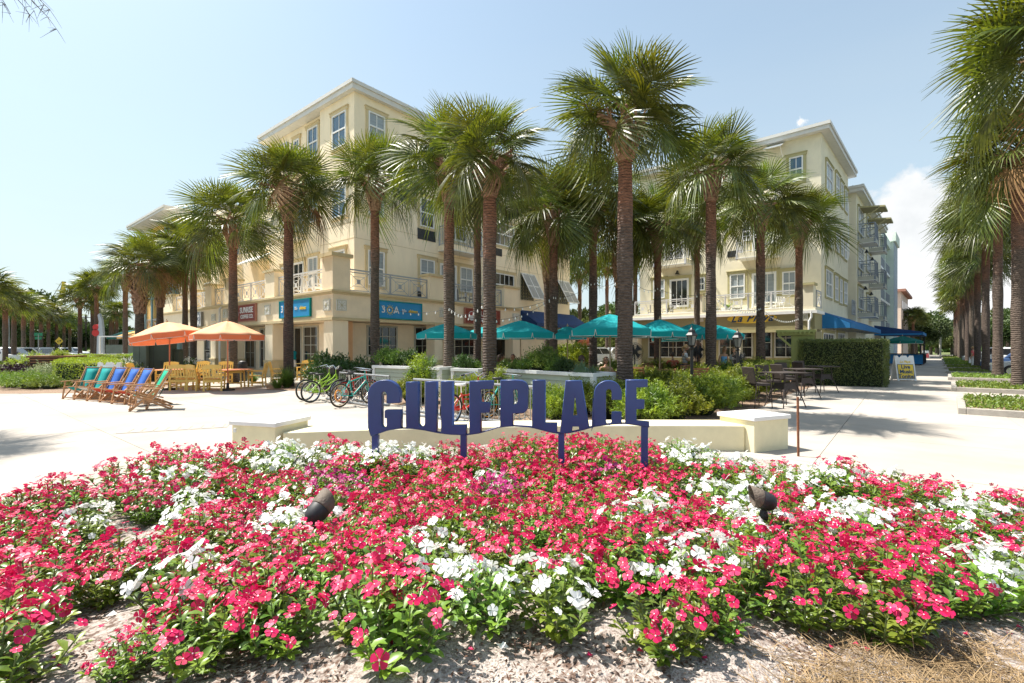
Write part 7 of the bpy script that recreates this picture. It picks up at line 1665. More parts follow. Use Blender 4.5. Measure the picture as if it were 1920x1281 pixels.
# pergola stand
pg = thing('pergola_stand', 'olive green timber stand with a ledge roof left of the clipped hedge', 'kiosk', (XX(1500, 22.0), 22.0, 0), R(-30)); m = M['pergola_green']
b = MB(); b.box(-.35, .55, -.3, .5, 0, 2.18); o = obj('cabinet', b, pg, m=m)
for i in range(3): b = MB(); b.box(-.33+i*.3, -.06+i*.3, -.325, -.302, .1, 2.1); obj('panel', b, pg, m=m)
b = MB(); b.box(-.95, .6, -.5, .7, 2.35, 2.45); b.box(-.9, .56, -.42, -.36, 2.2, 2.348); b.box(-.9, .56, .55, .61, 2.2, 2.348); obj('roof', b, pg, m=m)
for i in range(9): b = MB(); x = -.88+i*.17; b.box(x, x+.06, -.58, .75, 2.27, 2.349); obj('rafter', b, pg, m=m)
b = MB(); b.beam((-.36, -.3, 1.7), (-.85, -.38, 2.2), .08); obj('brace', b, pg, m=m); b = MB(); b.box(-1.5, -.36, -.25, .4, 1.0, 1.06); b.box(-1.45, -.4, -.18, .3, .0, .999); obj('counter', b, pg, m=m)
# terrace furniture on the balconies
def parented(fr, x, y): return fr.tow(x, y)
def patio_chair(fr, x, y, z, rz, label, m, group):
    wx, wy = fr.tow(x, y); t = thing('patio_chair', label, 'chair', (wx, wy, z), rz, group)
    b = MB()
    for sx_ in (-1, 1): b.beam((sx_*.25, .22, 0), (sx_*.25, .22, .62), .035); b.beam((sx_*.25, -.22, 0), (sx_*.25, -.34, .95), .035); b.beam((sx_*.25, .24, .62), (sx_*.25, -.28, .62), .05, .02)
    obj('frame', b, t, m=M[m]); b = MB(); b.box(-.25, .25, -.22, .24, .40, .43); obj('seat', b, t, m=M[m]); b = MB()
    for i in range(5): x_ = -.2+i*.1; b.beam((x_, -.24, .45), (x_, -.34, .95), .04, .012)
    obj('backrest', b, t, m=M[m])
for i, (x, y, z) in enumerate([(RX+1.1, yq[0]+1.2, ZP1), (RX+1.3, yq[0]+2.5, ZP1), (RX+1.0, yq[0]+3.6, ZP1)]): patio_chair(RF, x, y, z, i*1.3, 'white patio chair on the terrace above the restaurant, %s from the right pier' % ordn[i], 'white_paint', 'white patio chairs on the right terrace')
for i, y in enumerate([yq[4]-1.0, yq[4]-2.2]): patio_chair(RF, RX+1.1, y, ZP1, i*2.0, 'black patio chair at the left end of the right terrace, number %s from the end' % ordn[i], 'black_metal', 'black patio chairs on the right terrace')
for i, (x, y) in enumerate([(PX+1.0, 1.2), (PX+1.1, 3.4)]): patio_chair(LF, x, y, ZB1+.1, i*2.2-1, 'white patio chair on the corner terrace over the blue sign, %s from the corner' % ordn[i], 'white_paint', 'white patio chairs on the left terrace')
for i, x in enumerate([LF.hit(885, 540, 'y', PY)[0], LF.hit(905, 540, 'y', PY)[0]]): patio_chair(LF, x, PY+.9, ZB1+.1, i*1.7, 'black patio chair on the terrace behind the palm trunks, %s of two' % ('left', 'right')[i], 'black_metal', 'black patio chairs on the left terrace')
wx, wy_ = RF.tow(RX+1.2, yq[1]+1.6); t = thing('garden_table', 'white round table on the terrace above the restaurant', 'table', (*RF.tow(RX+1.9, yq[0]+1.8), ZP1), 0)
b = MB(); b.lathe([(.5, .70), (.5, .74)], 20); obj('table_top', b, t, m=M['white_paint']); b = MB(); b.lathe([(.25, 0), (.05, .04), (.04, .699)], 10); obj('pedestal', b, t, m=M['white_paint'])
tuft('potted_palm', 'spiky potted sago palm on the right terrace', 'plant', wx, wy_, ZP1+.45, 60, .75, .05, 'shrub_mid', up=.7, seed=4)
for i in range(3): x_, y_ = RF.tow(RX+1.1, yq[1]+.9+i*.75); b = MB(); b.lathe([(.2, 0), (.28, .25), (.30, .45), (.25, .45)], 14); single('terrace_pot', 'grey round pot on the right terrace, %s of three' % ('right one', 'middle one', 'left one')[i], 'pot', b, (x_, y_, ZP1+.0), m=M['slab_grey'], smooth=True, group='grey pots on the right terrace')

# string lights
def string_lights(pts, label, n, sag=.4):
    t = thing('string_lights', label, 'string lights', tuple(pts[0])); o = Vector(pts[0]); b = MB(); bl = MB(); allp = []
    for p, q in zip(pts[:-1], pts[1:]):
        p = Vector(p); q = Vector(q)
        for i in range(13): u = i/12; c = p.lerp(q, u); c.z -= sag*4*u*(1-u); allp.append(c-o)
    b.tube(allp, .007, 4); obj('cable', b, t, m=M['black_plastic']); L_ = len(allp)-1
    for i in range(n):
        u = (i+.5)/n*L_; k = int(u); c = allp[k].lerp(allp[k+1], u-k); bb = MB(); bb.lathe([(.009, -.01), (.013, -.035), (.024, -.06), (.021, -.085), (.007, -.10)], 8, c); obj('bulb', bb, t, m=M['bulb'], smooth=True)
V3 = lambda px, py, d: (XX(px, d), d, ZZ(py, d))
string_lights([V3(712, 571, 20.3), V3(842, 578, 16.2), V3(905, 572, 13.5), V3(1038, 556, 20.4), V3(1112, 528, 21.3)], 'string of clear bulbs between the palm trunks before the cream building', 38, .25)
string_lights([V3(842, 585, 16.3), V3(1035, 560, 20.4)], 'lower string of clear bulbs crossing the coffee shop sign', 16, .55)
string_lights([V3(1112, 528, 21.3), V3(1172, 516, 12.6), V3(1233, 540, 24.3), V3(1333, 548, 18.6)], 'string of clear bulbs from the tallest palm to the sage building terrace', 22, .25)
string_lights([V3(1333, 552, 18.6), V3(1426, 577, 21.8), V3(1498, 596, 24.8)], 'dense string of small bulbs beside the restaurant sign', 40, .35)
# electrical cabinets
def cabinet(px, d, w, dp, h, m, rz, label, nm='utility_cabinet'):
    t = thing(nm, label, 'utility cabinet', (XX(px, d), d, 0), R(rz), 'dark green utility cabinets'); b = MB(); b.box(-w/2, w/2, -dp/2, dp/2, 0, h); bevel(obj('body', b, t, m=M[m]), .02)
    b = MB(); b.box(-w/2-.03, w/2+.03, -dp/2-.03, dp/2+.03, h+.001, h+.05); obj('lid', b, t, m=M[m]); b = MB(); b.box(-.008, .008, -dp/2-.006, -dp/2-.001, .05, h-.05); b.box(w*.2, w*.24, -dp/2-.03, -dp/2-.001, h*.4, h*.5); obj('door_seam', b, t, m=M['black_metal']); return t
c1_ = cabinet(294, 24.5, 1.5, .9, 1.95, 'cabinet_green', 20, 'tall dark green utility cabinet under the tilted parasol'); cabinet(268, 24.0, .55, .9, 1.9, 'cabinet_light', 20, 'lighter green utility cabinet at the left of the tall one'); cabinet(322, 25.0, .85, .8, 1.52, 'cabinet_green', 20, 'lower dark green utility cabinet on the right')
b = MB(); b.box(-.08, .08, -.47, -.451, 1.25, 1.55); o = obj('notice', b, c1_, (-.4, 0, 0), m=M['white_paint'])
# brown timber planter box, litter bins, mannequin
t = thing('planter_box', 'dark brown square timber planter at the left edge of the hedge', 'planter', (XX(108, 26.5), 26.5, 0), R(20))
b = MB(); b.box(-1.0, 1.0, -.75, .75, 1.12, 1.22); obj('rim', b, t, m=M['wood_teak']); b = MB(); b.box(-.9, .9, -.65, .65, .02, 1.119); obj('body', b, t, m=M['wicker'])
for i in range(7):
    for s in (-1, 1): b = MB(); b.box(-.92, .92, -.70, -.655, .08+i*.15, .16+i*.15) if s < 0 else b.box(-.95, -.905, -.65, .65, .08+i*.15, .16+i*.15); obj('slat', b, t, m=M['wood_teak'])
shrub('lime', XX(112, 26.5), 26.5, 1.0, .7, 1, 'small plants growing in the brown timber planter')
b = MB(); b.lathe([(.19, 0), (.21, .05), (.21, .85), (.17, .95), (.1, 1.0)], 14); single('litter_bin', 'black litter bin behind the second orange parasol pole', 'bin', b, (XX(455, 24), 24, 0), m=M['black_plastic'])
b = MB(); b.lathe([(.16, 0), (.17, .7), (.2, .74), (.2, .85), (.1, .95)], 14); single('litter_bin', 'small brown litter bin between the yellow chairs and the shop front', 'bin', b, (XX(386, 26), 26, 0), m=M['wood_teak'])
mn = thing('mannequin', 'headless shop mannequin in a teal top standing in the doorway right of the palm', 'mannequin', (*LF.tow(XS-.35, LF.hit(561, 660, 'x', XS)[0]), 0), R(30))
b = MB(); b.lathe([(.13, .95), (.15, 1.05), (.12, 1.15), (.16, 1.35), (.15, 1.42), (.05, 1.47)], 14); obj('top', b, mn, sc=(1.2, .8, 1), m=M['cloth_teal'], smooth=True); b = MB(); b.lathe([(.045, 1.46), (.045, 1.56)], 10); b.lathe([(.012, .05), (.012, .6)], 8); b.lathe([(.16, 0), (.16, .03)], 12); obj('stand', b, mn, m=M['chip_pale']); b = MB(); b.lathe([(.20, .55), (.17, .8), (.13, .949)], 12); obj('skirt', b, mn, m=M['cloth_white'])
# ================================================================ people
def skin_mesh(name, verts, edges, radii, mm, root=0, sub=1):
    me = bpy.data.meshes.new(name); me.from_pydata([tuple(v) for v in verts], edges, []); o = bpy.data.objects.new('body_tmp', me); COL.objects.link(o)
    md = o.modifiers.new('skin', 'SKIN'); md.use_smooth_shade = True
    for i, r in enumerate(radii):
        rr = r if isinstance(r, tuple) else (r, r); me.skin_vertices[0].data[i].radius = rr; me.skin_vertices[0].data[i].use_root = (i == root)
    sb = o.modifiers.new('sub', 'SUBSURF'); sb.levels = sub; sb.render_levels = sub
    bpy.context.view_layer.update(); out = bpy.data.meshes.new_from_object(o.evaluated_get(bpy.context.evaluated_depsgraph_get())); bpy.data.objects.remove(o)
    out.materials.clear(); out.materials.append(M[mm]); out.name = name; return out
def person(px, d, rz, label, seated=False, shirt='cloth_white', pants='cloth_navy', hair='hair_brown', skin='skin', h=1.68, arms='down', pony=True, sleeveless=False, head_turn=0.0, seat=.46, glasses=False, stripes=False, female=True):
    """faces +Y locally; one continuous body, with clothes and hair as children"""
    t = thing('person', label, 'person', (XX(px, d), d, 0), R(rz)); k = h/1.70; hipz = (.92 if not seated else seat+.10)*k
    sw = (.17 if female else .195)*k; J = {}
    J['pel'] = Vector((0, 0, hipz)); J['wst'] = J['pel']+Vector((0, .01, .17))*k; J['chs'] = J['pel']+Vector((0, 0 if not seated else .02, .38))*k; J['nb'] = J['pel']+Vector((0, .01, .52))*k; J['nt'] = J['nb']+Vector((0, .02, .08))*k
    V = [J['pel'], J['wst'], J['chs'], J['nb'], J['nt']]; Rr = [(.135*k, .10*k), (.105*k, .085*k), (.135*k, .095*k), (.055*k, .05*k), (.045*k, .045*k)]; E = [(0, 1), (1, 2), (2, 3), (3, 4)]
    torso = list(V)
    def chain(start, pts, rs):
        p = start
        for q, r in zip(pts, rs): V.append(q); Rr.append(r*k); E.append((p, len(V)-1)); p = len(V)-1
        return p
    LG = {}
    for s in (-1, 1):
        hp = J['pel']+Vector((s*.085*k, 0, -.04*k))
        if seated: kn = hp+Vector((s*.04, .42*k, .03)); an = kn+Vector((0, .04, -.43*k)); 
        else: kn = hp+Vector((s*.02, .03*(-s), -.42*k)); an = hp+Vector((s*.03, -.02, -(hipz-.10*k)))
        toe = an+Vector((s*.03, .15*k, -.05*k)); LG[s] = (hp, kn, an, toe); chain(0, [hp, hp.lerp(kn, .5), kn, kn.lerp(an, .4), an, toe], [.088, .075, .055, .052, .036, .032])
    AR = {}
    for s in (-1, 1):
        sh = J['chs']+Vector((s*sw, 0, .08*k))
        if arms == 'down': el_ = sh+Vector((s*.07, -.03, -.27*k)); wr_ = el_+Vector((-s*.02, .08, -.24*k))
        elif arms == 'hold': el_ = sh+Vector((s*.05, .04, -.27*k)); wr_ = el_+Vector((-s*.08, .22*k, .06*k))
        else: el_ = sh+Vector((s*.08, .08, -.24*k)); wr_ = el_+Vector((-s*.06, .22*k, .0))      # resting on a table
        AR[s] = (sh, el_, wr_); hd = wr_+(wr_-el_).normalized()*.07*k; chain(2, [sh, sh.lerp(el_, .5), el_, el_.lerp(wr_, .5), wr_, hd], [.055, .045, .038, .034, .024, .028])
    obj('body', skin_mesh('body', V, E, Rr, skin, 0), t)
    # fingers: five short chains per hand
    for s in (-1, 1):
        sh, el_, wr_ = AR[s]; dirv = (wr_-el_).normalized(); side = dirv.cross(Vector((0, 0, 1))); side = side.normalized() if side.length > .1 else Vector((1, 0, 0)); base = wr_+dirv*.075*k; b = MB()
        for q, ln in ((-1.5, .055), (-.5, .07), (.5, .072), (1.5, .064)): p = base+side*.016*q; m1 = p+dirv*ln*.55; m2 = m1+(dirv*.8+Vector((0, 0, -.5)))*ln*.5; b.tube([p, m1, m2], [.009, .008, .006], 5)
        p = wr_+dirv*.03+side*.022*s; b.tube([p, p+dirv*.025+side*.025*s, p+dirv*.05+side*.03*s], [.010, .009, .007], 5); obj('fingers', b, t, m=M[skin])
    # head
    hc = J['nt']+Vector((0, .02, .115*k)); hd = bpy.data.objects.new('head', None)
    b = MB(); K = 16; rows = 12
    for i in range(rows+1):
        u = math.pi*i/rows
        for j in range(K):
            a = 2*math.pi*j/K; x = math.sin(u)*math.cos(a)*.074; y = math.sin(u)*math.sin(a)*.092; z = math.cos(u)*.118
            if z < -.02: x *= 1-.35*(-z-.02)/.1; y = y*(1-.12*(-z-.02)/.1)+.008
            if y > .05 and abs(x) < .018 and -.05 < z < .02: y += .022*(1-abs(z+.02)/.05)          # nose
            b.v.append((x*k, y*k, z*k))
    for i in range(rows):
        for j in range(K): j2 = (j+1) % K; b.f.append((i*K+j, i*K+j2, (i+1)*K+j2, (i+1)*K+j))
    for s in (-1, 1): b.lathe([(.004, -.03), (.014, -.01), (.016, .012), (.006, .03)], 6, (s*.078*k, 0, -.005))
    ho = obj('head', b, t, tuple(hc), (0, 0, R(head_turn)), m=M[skin], smooth=True)
    b = MB()
    for s in (-1, 1): b.box(s*.03-.011, s*.03+.011, .083*k, .090*k, .000, .012)
    obj('eyes', b, ho, m=M['black_plastic']); b = MB(); b.box(-.022, .022, .083*k, .089*k, -.062, -.053); obj('mouth', b, ho, m=M['cloth_pink'])
    if glasses: b = MB(); b.box(-.062, -.006, .088*k, .096*k, -.012, .022); b.box(.006, .062, .088*k, .096*k, -.012, .022); b.box(-.07, .07, .086*k, .09*k, .012, .018); b.box(-.076, -.07, 0, .09, .01, .016); b.box(.07, .076, 0, .09, .01, .016); obj('sunglasses', b, ho, m=M['black_plastic'])
    b = MB(); n = 0
    for i in range(8):
        u = math.pi*.62*i/7
        for j in range(K):
            a = 2*math.pi*j/K; f = 1.0 if math.sin(a) < .45 else (.55 if i > 3 else 1); uu = u*f; b.v.append((math.sin(uu)*math.cos(a)*.084*k, (math.sin(uu)*math.sin(a)*.102-.004)*k, math.cos(uu)*.130*k))
    for i in range(7):
        for j in range(K): j2 = (j+1) % K; b.f.append((i*K+j, i*K+j2, (i+1)*K+j2, (i+1)*K+j))
    if pony: b.tube([(0, -.09*k, .05), (0, -.14*k, .03), (0, -.15*k, -.06), (0, -.13*k, -.15)], [.022, .034, .03, .01], 7)
    elif female: b.tube([(0, -.05, .06), (0, -.10*k, -.02), (0, -.10*k, -.16), (0, -.08, -.24)], [.07, .085, .07, .03], 8)
    ha = obj('hair', b, ho, m=M[hair], smooth=True); ha.modifiers.new('thickness', 'SOLIDIFY').thickness = .008
    # shirt
    V2 = [J['pel']+Vector((0, 0, .03)), J['wst'], J['chs'], J['nb']-Vector((0, 0, .035))]; R2 = [(.152*k, .118*k), (.122*k, .102*k), (.152*k, .112*k), (.062*k, .058*k)]; E2 = [(0, 1), (1, 2), (2, 3)]
    if not sleeveless:
        for s in (-1, 1): sh, el_, wr_ = AR[s]; V2 += [sh, sh.lerp(el_, .62)]; R2 += [.068*k, .062*k]; n = len(V2); E2 += [(2, n-2), (n-2, n-1)]
    else:
        for s in (-1, 1): sh, _, _ = AR[s]; V2 += [sh*.8+J['nb']*.2]; R2 += [.04*k]; E2 += [(2, len(V2)-1)]
    so_ = obj('shirt', skin_mesh('shirt', V2, E2, R2, shirt, 0), t)
    if stripes:
        b = MB()
        for q in range(7): z = J['pel'].z+.05+q*.062*k; b.tube([((.158-.02*math.sin(q))*k*math.cos(a), .125*k*math.sin(a), z) for a in [2*math.pi*i/16 for i in range(16)]], .010, 4, closed=True)
        obj('stripes', b, so_, m=M['cloth_navy'])
    V3_ = [J['pel']+Vector((0, 0, .02))]; R3 = [(.146*k, .112*k)]; E3 = []
    for s in (-1, 1):
        hp, kn, an, toe = LG[s]; V3_ += [hp, hp.lerp(kn, .5), kn, kn.lerp(an, .5), an+Vector((0, 0, .03))]; n = len(V3_); R3 += [.100*k, .088*k, .070*k, .066*k, .052*k]; E3 += [(0, n-5), (n-5, n-4), (n-4, n-3), (n-3, n-2), (n-2, n-1)]
    obj('trousers', skin_mesh('trousers', V3_, E3, R3, pants, 0), t)
    b = MB()
    for s in (-1, 1): an, toe = LG[s][2], LG[s][3]; b.tube([an+Vector((0, -.06, -.06)), an+Vector((0, .03, -.06)), toe+Vector((0, .02, -.01))], [.035, .042, .032], 8)
    obj('shoes', b, t, m=M['black_plastic']); return t
person(1284, 19.6, -95, 'waitress with a blonde ponytail and striped shirt walking past the left lantern', shirt='cloth_white', hair='hair_blonde', arms='hold', stripes=True, h=1.72)
person(1357, 20.8, -160, 'woman in a light blue sleeveless top seated high at the bar tables', shirt='cloth_blue', hair='hair_blonde', sleeveless=True, arms='down', pony=False, head_turn=-35, h=1.66)
person(1377, 20.2, 120, 'fair woman in a white top talking to the woman in blue', shirt='cloth_white', hair='hair_blonde', arms='down', h=1.62, pony=True, head_turn=20)
person(938, 17.4, -80, 'woman in a pink patterned shirt seated behind the planter', seated=True, shirt='cloth_pink', hair='hair_brown', arms='table', h=1.7, pony=False, seat=.5, skin='skin_tan')
person(962, 18.3, 170, 'diner in a navy top seated facing the camera behind the planter', seated=True, shirt='cloth_navy', hair='hair_brown', arms='table', h=1.68, seat=.5, pony=True, skin='skin_tan')
person(991, 18.4, 165, 'diner in a teal shirt half hidden by the planter shrubs', seated=True, shirt='cloth_teal', hair='hair_brown', arms='table', h=1.68, seat=.48, skin='skin_tan')
person(1136, 15.9, 178, 'dark-haired woman with sunglasses seated facing the camera left of the tallest trunk', seated=True, shirt='cloth_navy', hair='hair_brown', sleeveless=True, arms='table', h=1.66, pony=False, glasses=True, seat=.46)
person(1088, 13.9, -55, 'man in an aqua shirt seated with his back half turned behind the planter grass', seated=True, shirt='cloth_aqua', hair='hair_brown', arms='table', h=1.78, pony=False, female=False, seat=.44, skin='skin_tan')
person(1262, 20.5, 5, 'diner in a rust shirt seen from behind at a teak table', seated=True, shirt='cloth_rust', hair='hair_brown', arms='table', h=1.74, pony=False, female=False, seat=.5, skin='skin_tan')
person(1825, 38.5, 20, 'pedestrian in pale pink clothes half hidden behind the trunks of the right row', shirt='cloth_pink', pants='cloth_white', hair='hair_blonde', h=1.7)

# ================================================================ cars
def car(x, y, rz, paint, label, group, suv=True, L_=4.6, H=1.68, Wd=1.84):
    t = thing('parked_car', label, 'car', (x, y, 0), rz, group); m = M[paint]; h = H
    if suv: low = [(-.50, .30), (-.50, .62), (-.485, .98), (-.47, 1.02), (.20, 1.02), (.44, .94), (.495, .80), (.50, .34)]; top = [(-.465, 1.02), (-.42, h-.05), (-.36, h), (.02, h), (.10, h-.07), (.22, 1.02)]
    else: low = [(-.50, .30), (-.50, .60), (-.485, .86), (-.30, .92), (.20, .92), (.44, .82), (.495, .66), (.50, .32)]; top = [(-.36, .92), (-.24, h-.06), (-.14, h), (.02, h), (.10, h-.08), (.24, .92)]
    def body(prof, w0, w1, name, mm):
        b = MB(); n = len(prof); zmin = min(z for _, z in prof); zmax = max(z for _, z in prof)
        for s in (-1, 1):
            for a, z in prof: f = w0+(w1-w0)*((z-zmin)/(zmax-zmin)); b.v.append((a*L_, s*f*Wd/2, z))
        b.f.append(tuple(range(n))); b.f.append(tuple(n+i for i in reversed(range(n))))
        for i in range(n): j = (i+1) % n; b.f.append((i, n+i, n+j, j))
        return bevel(obj(name, b, t, m=M[mm]), .05, 3)
    body(low, 1.0, .95, 'body', paint); body(top, .93, .74, 'cabin', paint)
    # glass: side windows, windscreen, rear
    zb, zt = (1.06, h-.12) if suv else (.96, h-.12); g = MB()
    def wdt(z): z0, z1 = (1.02, h) if suv else (.92, h); return (.93+(.74-.93)*((z-z0)/(z1-z0)))*Wd/2+.006
    def xs(z, side):
        P_ = top if side > 0 else top; pts = top[:3] if side < 0 else top[3:][::-1]
        for (a, z1), (c, z2) in zip(pts[:-1], pts[1:]):
            if min(z1, z2) <= z <= max(z1, z2): return (a+(c-a)*(z-z1)/(z2-z1+1e-9))*L_
        return pts[-1][0]*L_
    xa0, xa1, xb0, xb1 = xs(zb, -1)+.14, xs(zt, -1)+.14, xs(zb, 1)-.16, xs(zt, 1)-.14
    for s in (-1, 1):
        n = 3 if suv else 2
        for i in range(n):
            u0, u1 = (i+.03)/n, (i+.97)/n; f = lambda u, z, a, c: (a+(c-a)*u, s*wdt(z), z)
            g.quad(f(u0, zb, xa0, xb0), f(u1, zb, xa0, xb0), f(u1, zt, xa1, xb1), f(u0, zt, xa1, xb1))
    for sd, o_ in ((-1, -.008), (1, .008)):
        g.quad((xs(zb, sd)+o_, -wdt(zb)*.88, zb), (xs(zb, sd)+o_, wdt(zb)*.88, zb), (xs(zt, sd)+o_, wdt(zt)*.86, zt), (xs(zt, sd)+o_, -wdt(zt)*.86, zt))
    obj('window', g, t, m=M['glass_dark'])
    for ax in (-.31, .31):
        for s in (-1, 1):
            b = MB(); r = .34; b.tube([(0, -.10, 0), (0, .10, 0)], r, 20); w = obj('wheel', b, t, (ax*L_, s*(Wd/2-.10), r), m=M['tyre']); b = MB(); b.tube([(0, -.105, 0), (0, .105, 0)], r*.6, 14); obj('rim', b, w, m=M['chrome'])
    for s in (-1, 1):
        b = MB(); b.box(-.503*L_, -.485*L_, s*Wd*.30, s*Wd*.455, .72, .95); obj('tail_light', b, t, m=M['light_red']); b = MB(); b.box(.475*L_, .50*L_, s*Wd*.28, s*Wd*.44, .64, .78); obj('headlight', b, t, m=M['chrome'])
        b = MB(); b.box(.16*L_, .19*L_, s*Wd*.48, s*Wd*.56, 1.0, 1.12); obj('mirror', b, t, m=m)
    b = MB(); b.box(-.506*L_, -.495*L_, -Wd*.46, Wd*.46, .32, .56); b.box(.495*L_, .508*L_, -Wd*.45, Wd*.45, .32, .52); obj('bumper', b, t, m=M['black_plastic']); b = MB(); b.box(-.5075*L_, -.5065*L_, -.26, .26, .58, .70); obj('number_plate', b, t, m=M['white_medallion']); return t
GC = 'cars parked on the left street'; pa = R(35)
for i, (px, d, p, suv, a, lab) in enumerate([(-5, 46, 'car_white', True, 20, 'white van cut by the left edge of the picture'), (24, 47, 'car_silver', False, 25, 'silver saloon car behind the first left palms'), (46, 50, 'car_white', True, 60, 'white car with a red tail light behind the third left palm'), (64, 52, 'car_silver', True, -70, 'pale pickup facing the camera with glinting windscreen'), (88, 58, 'car_grey', False, 30, 'dark grey car beyond the pickup'), (112, 70, 'car_white', False, 10, 'small white car far along the left street'), (136, 84, 'car_white', True, 0, 'distant white van at the left junction')]): car(XX(px, d), d, R(a), p, lab, GC, suv)
for i, (px, d, p, suv, a, lab) in enumerate([(1126, 46, 'car_white', True, 10, 'white car seen through the dining terrace, left of the tallest palm'), (1150, 50, 'car_silver', False, 200, 'silver car behind the white one beyond the terrace')]): car(XX(px, d), d, R(a), p, lab, 'cars beyond the dining terrace', suv)
GR_ = 'cars in the right-hand car park'
for i, (px, d, p, suv, a, lab) in enumerate([(1968, 26.5, 'car_silver', False, 132, 'silver convertible between the second and the nearest right-hand palms'), (1925, 34, 'car_blue', False, 132, 'dark blue car behind the second right-hand palm'), (1890, 40, 'car_white', True, 132, 'white car behind the third right-hand palm'), (2010, 30, 'car_grey', True, 132, 'grey car cut by the right edge'), (1928, 46, 'car_blue', True, 132, 'blue car deep in the right car park'), (1862, 50, 'car_silver', False, 132, 'silver car farther along the right car park')]): car(XX(px, d), d, R(a), p, lab, GR_, suv)

# ================================================================ kerbed beds of the right row
for i in range(12):
    d = 12.3+6.25*i; x = XX(1758+2800/d, d); 
    if i == 0: x = XX(1985, d)
    t = thing('kerbed_planter', 'concrete kerbed planting strip at the foot of the %s palm of the right row' % ordn[i], 'planter', (x, d, 0), UR, 'kerbed planters along the right pavement')
    l0, l1, w0, w1 = -2.1, 2.0, -1.15, 1.9; b = MB(); k = .16
    b.box(l0, l1, w1-k, w1, -.02, .16); b.box(l0, l0+k, w0+k, w1-k-.001, -.02, .16); b.box(l1-k, l1, w0+k, w1-k-.001, -.02, .16); b.box(l0, l1, w0, w0+k-.001, -.02, .16); bevel(obj('kerb', b, t, m=M['kerb']), .015)
    b = MB(); b.box(l0+k, l1-k, w0+k, w1-k, 0, .11); obj('soil', b, t, m=M['mulch'])
    n = 2600 if i < 5 else 900; g = np.random.default_rng(i); P_ = np.c_[g.uniform(l0+k, l1-k, n), g.uniform(w0+k, w1-k, n), .12+g.random(n)*.13]; keep = (g.random(n) < np.clip(1.4-np.abs(P_[:, 1])*.15-(P_[:, 1] > 1.2)*.35, 0, 1)) if True else None
    P_ = P_[keep]; V, F_ = leaf_arrays(P_, rand_dirs(len(P_), g)+[0, 0, .5], rand_dirs(len(P_), g), g.uniform(.06, .12, len(P_)) if i < 5 else .16, .05 if i < 5 else .09, fold=.15)
    obj('ground_cover', npmesh('ground_cover', V, F_, M['shrub_mid']), t)['kind'] = 'stuff'
# raised kerbed beds of the left street row
for i, (px, d) in enumerate([(10, 43), (26, 46), (44, 50), (60, 54)]):
    t = thing('kerbed_planter', 'kerbed planting strip at the foot of the %s left-hand palm' % ordn[i+1], 'planter', (XX(px, d), d, 0), UA+R(90), 'kerbed planters along the left pavement'); b = MB(); b.box(-1.8, 1.8, -1.1, 1.1, -.02, .16); obj('kerb', b, t, m=M['kerb'])
    g = np.random.default_rng(i); n = 700; P_ = np.c_[g.uniform(-1.6, 1.6, n), g.uniform(-.9, .9, n), .17+g.random(n)*.16]; V, F_ = leaf_arrays(P_, rand_dirs(n, g)+[0, 0, .4], rand_dirs(n, g), .2, .12); obj('ground_cover', npmesh('ground_cover', V, F_, M['shrub_mid']), t)['kind'] = 'stuff'
# mulch under hedges and palms
def mulch_bed(pts, z=.006): return poly_sheet('mulch_bed', pts, z, M['mulch'])
mulch_bed([(XX(1010, 9.7), 9.7), (XX(1240, 9.1), 9.1), (XX(1320, 9.9), 9.9), (XX(1420, 13.0), 13.0), (XX(1470, 16.5), 16.5), (XX(1530, 21), 21), (11.2, 23), (3.2, 13.9), (XX(780, 16), 16), (XX(690, 19), 19), (XX(600, 21.5), 21.5), (XX(585, 19.0), 19.0), (XX(690, 15.6), 15.6), (XX(740, 14.0), 14.0), (XX(820, 13.0), 13.0)])
mulch_bed([(XX(500, 18.9), 18.9), (XX(580, 18.3), 18.3), (XX(585, 22), 22), (XX(500, 22), 22)], .007)
mulch_bed([(-19.5, 17.2), (-14.4, 17.6), (-14.0, 18.6), (-16.2, 26), (-22, 29), (-34, 33), (-31, 30), (-25, 24)], .006)
# ================================================================ street furniture at the edges
def pole_thing(px, d, h, r, m, label, name='utility_pole', cat='pole', arms=True):
    t = thing(name, label, cat, (XX(px, d), d, 0)); b = MB(); b.tube([(0, 0, 0), (0, 0, h)], r, 8); obj('post', b, t, m=M[m])
    if arms:
        for z in (h-.6, h-1.6): b = MB(); b.beam((-1.1, 0, z), (1.1, 0, z), .12); obj('crossarm', b, t, m=M[m])
        b = MB()
        for x in (-1, -.4, .4, 1): b.lathe([(.05, h-.55), (.06, h-.4), (.03, h-.3)], 6, (x, 0, 0))
        obj('insulator', b, t, m=M['steel'])
    return t
pole_thing(161, 95, ZZ(590, 95), .17, 'bark_far', 'wooden utility pole between the left palm groups')
pole_thing(16, 60, ZZ(555, 60), .10, 'steel', 'pale steel lamp pole behind the first left palms', 'lamp_pole', arms=False)
pole_thing(1763, 90, ZZ(598, 90), .16, 'slab_grey', 'pale concrete pole at the end of the right pavement', 'concrete_pole', arms=False)
pole_thing(1885, 120, ZZ(596, 120), .12, 'white_paint', 'thin white pole beyond the right car park', 'flag_pole', arms=False)
t = thing('street_sign', 'green street name sign on a thin post among the left palms', 'sign', (XX(72, 47), 47, 0), R(10)); b = MB(); b.tube([(0, 0, 0), (0, 0, 3.0)], .035, 6); obj('post', b, t, m=M['steel']); b = MB(); b.box(-.34, .34, -.02, .02, 2.78, 3.1); b.box(-.28, .28, -.02, .02, 2.45, 2.7); obj('blade', b, t, m=M['sign_green'])
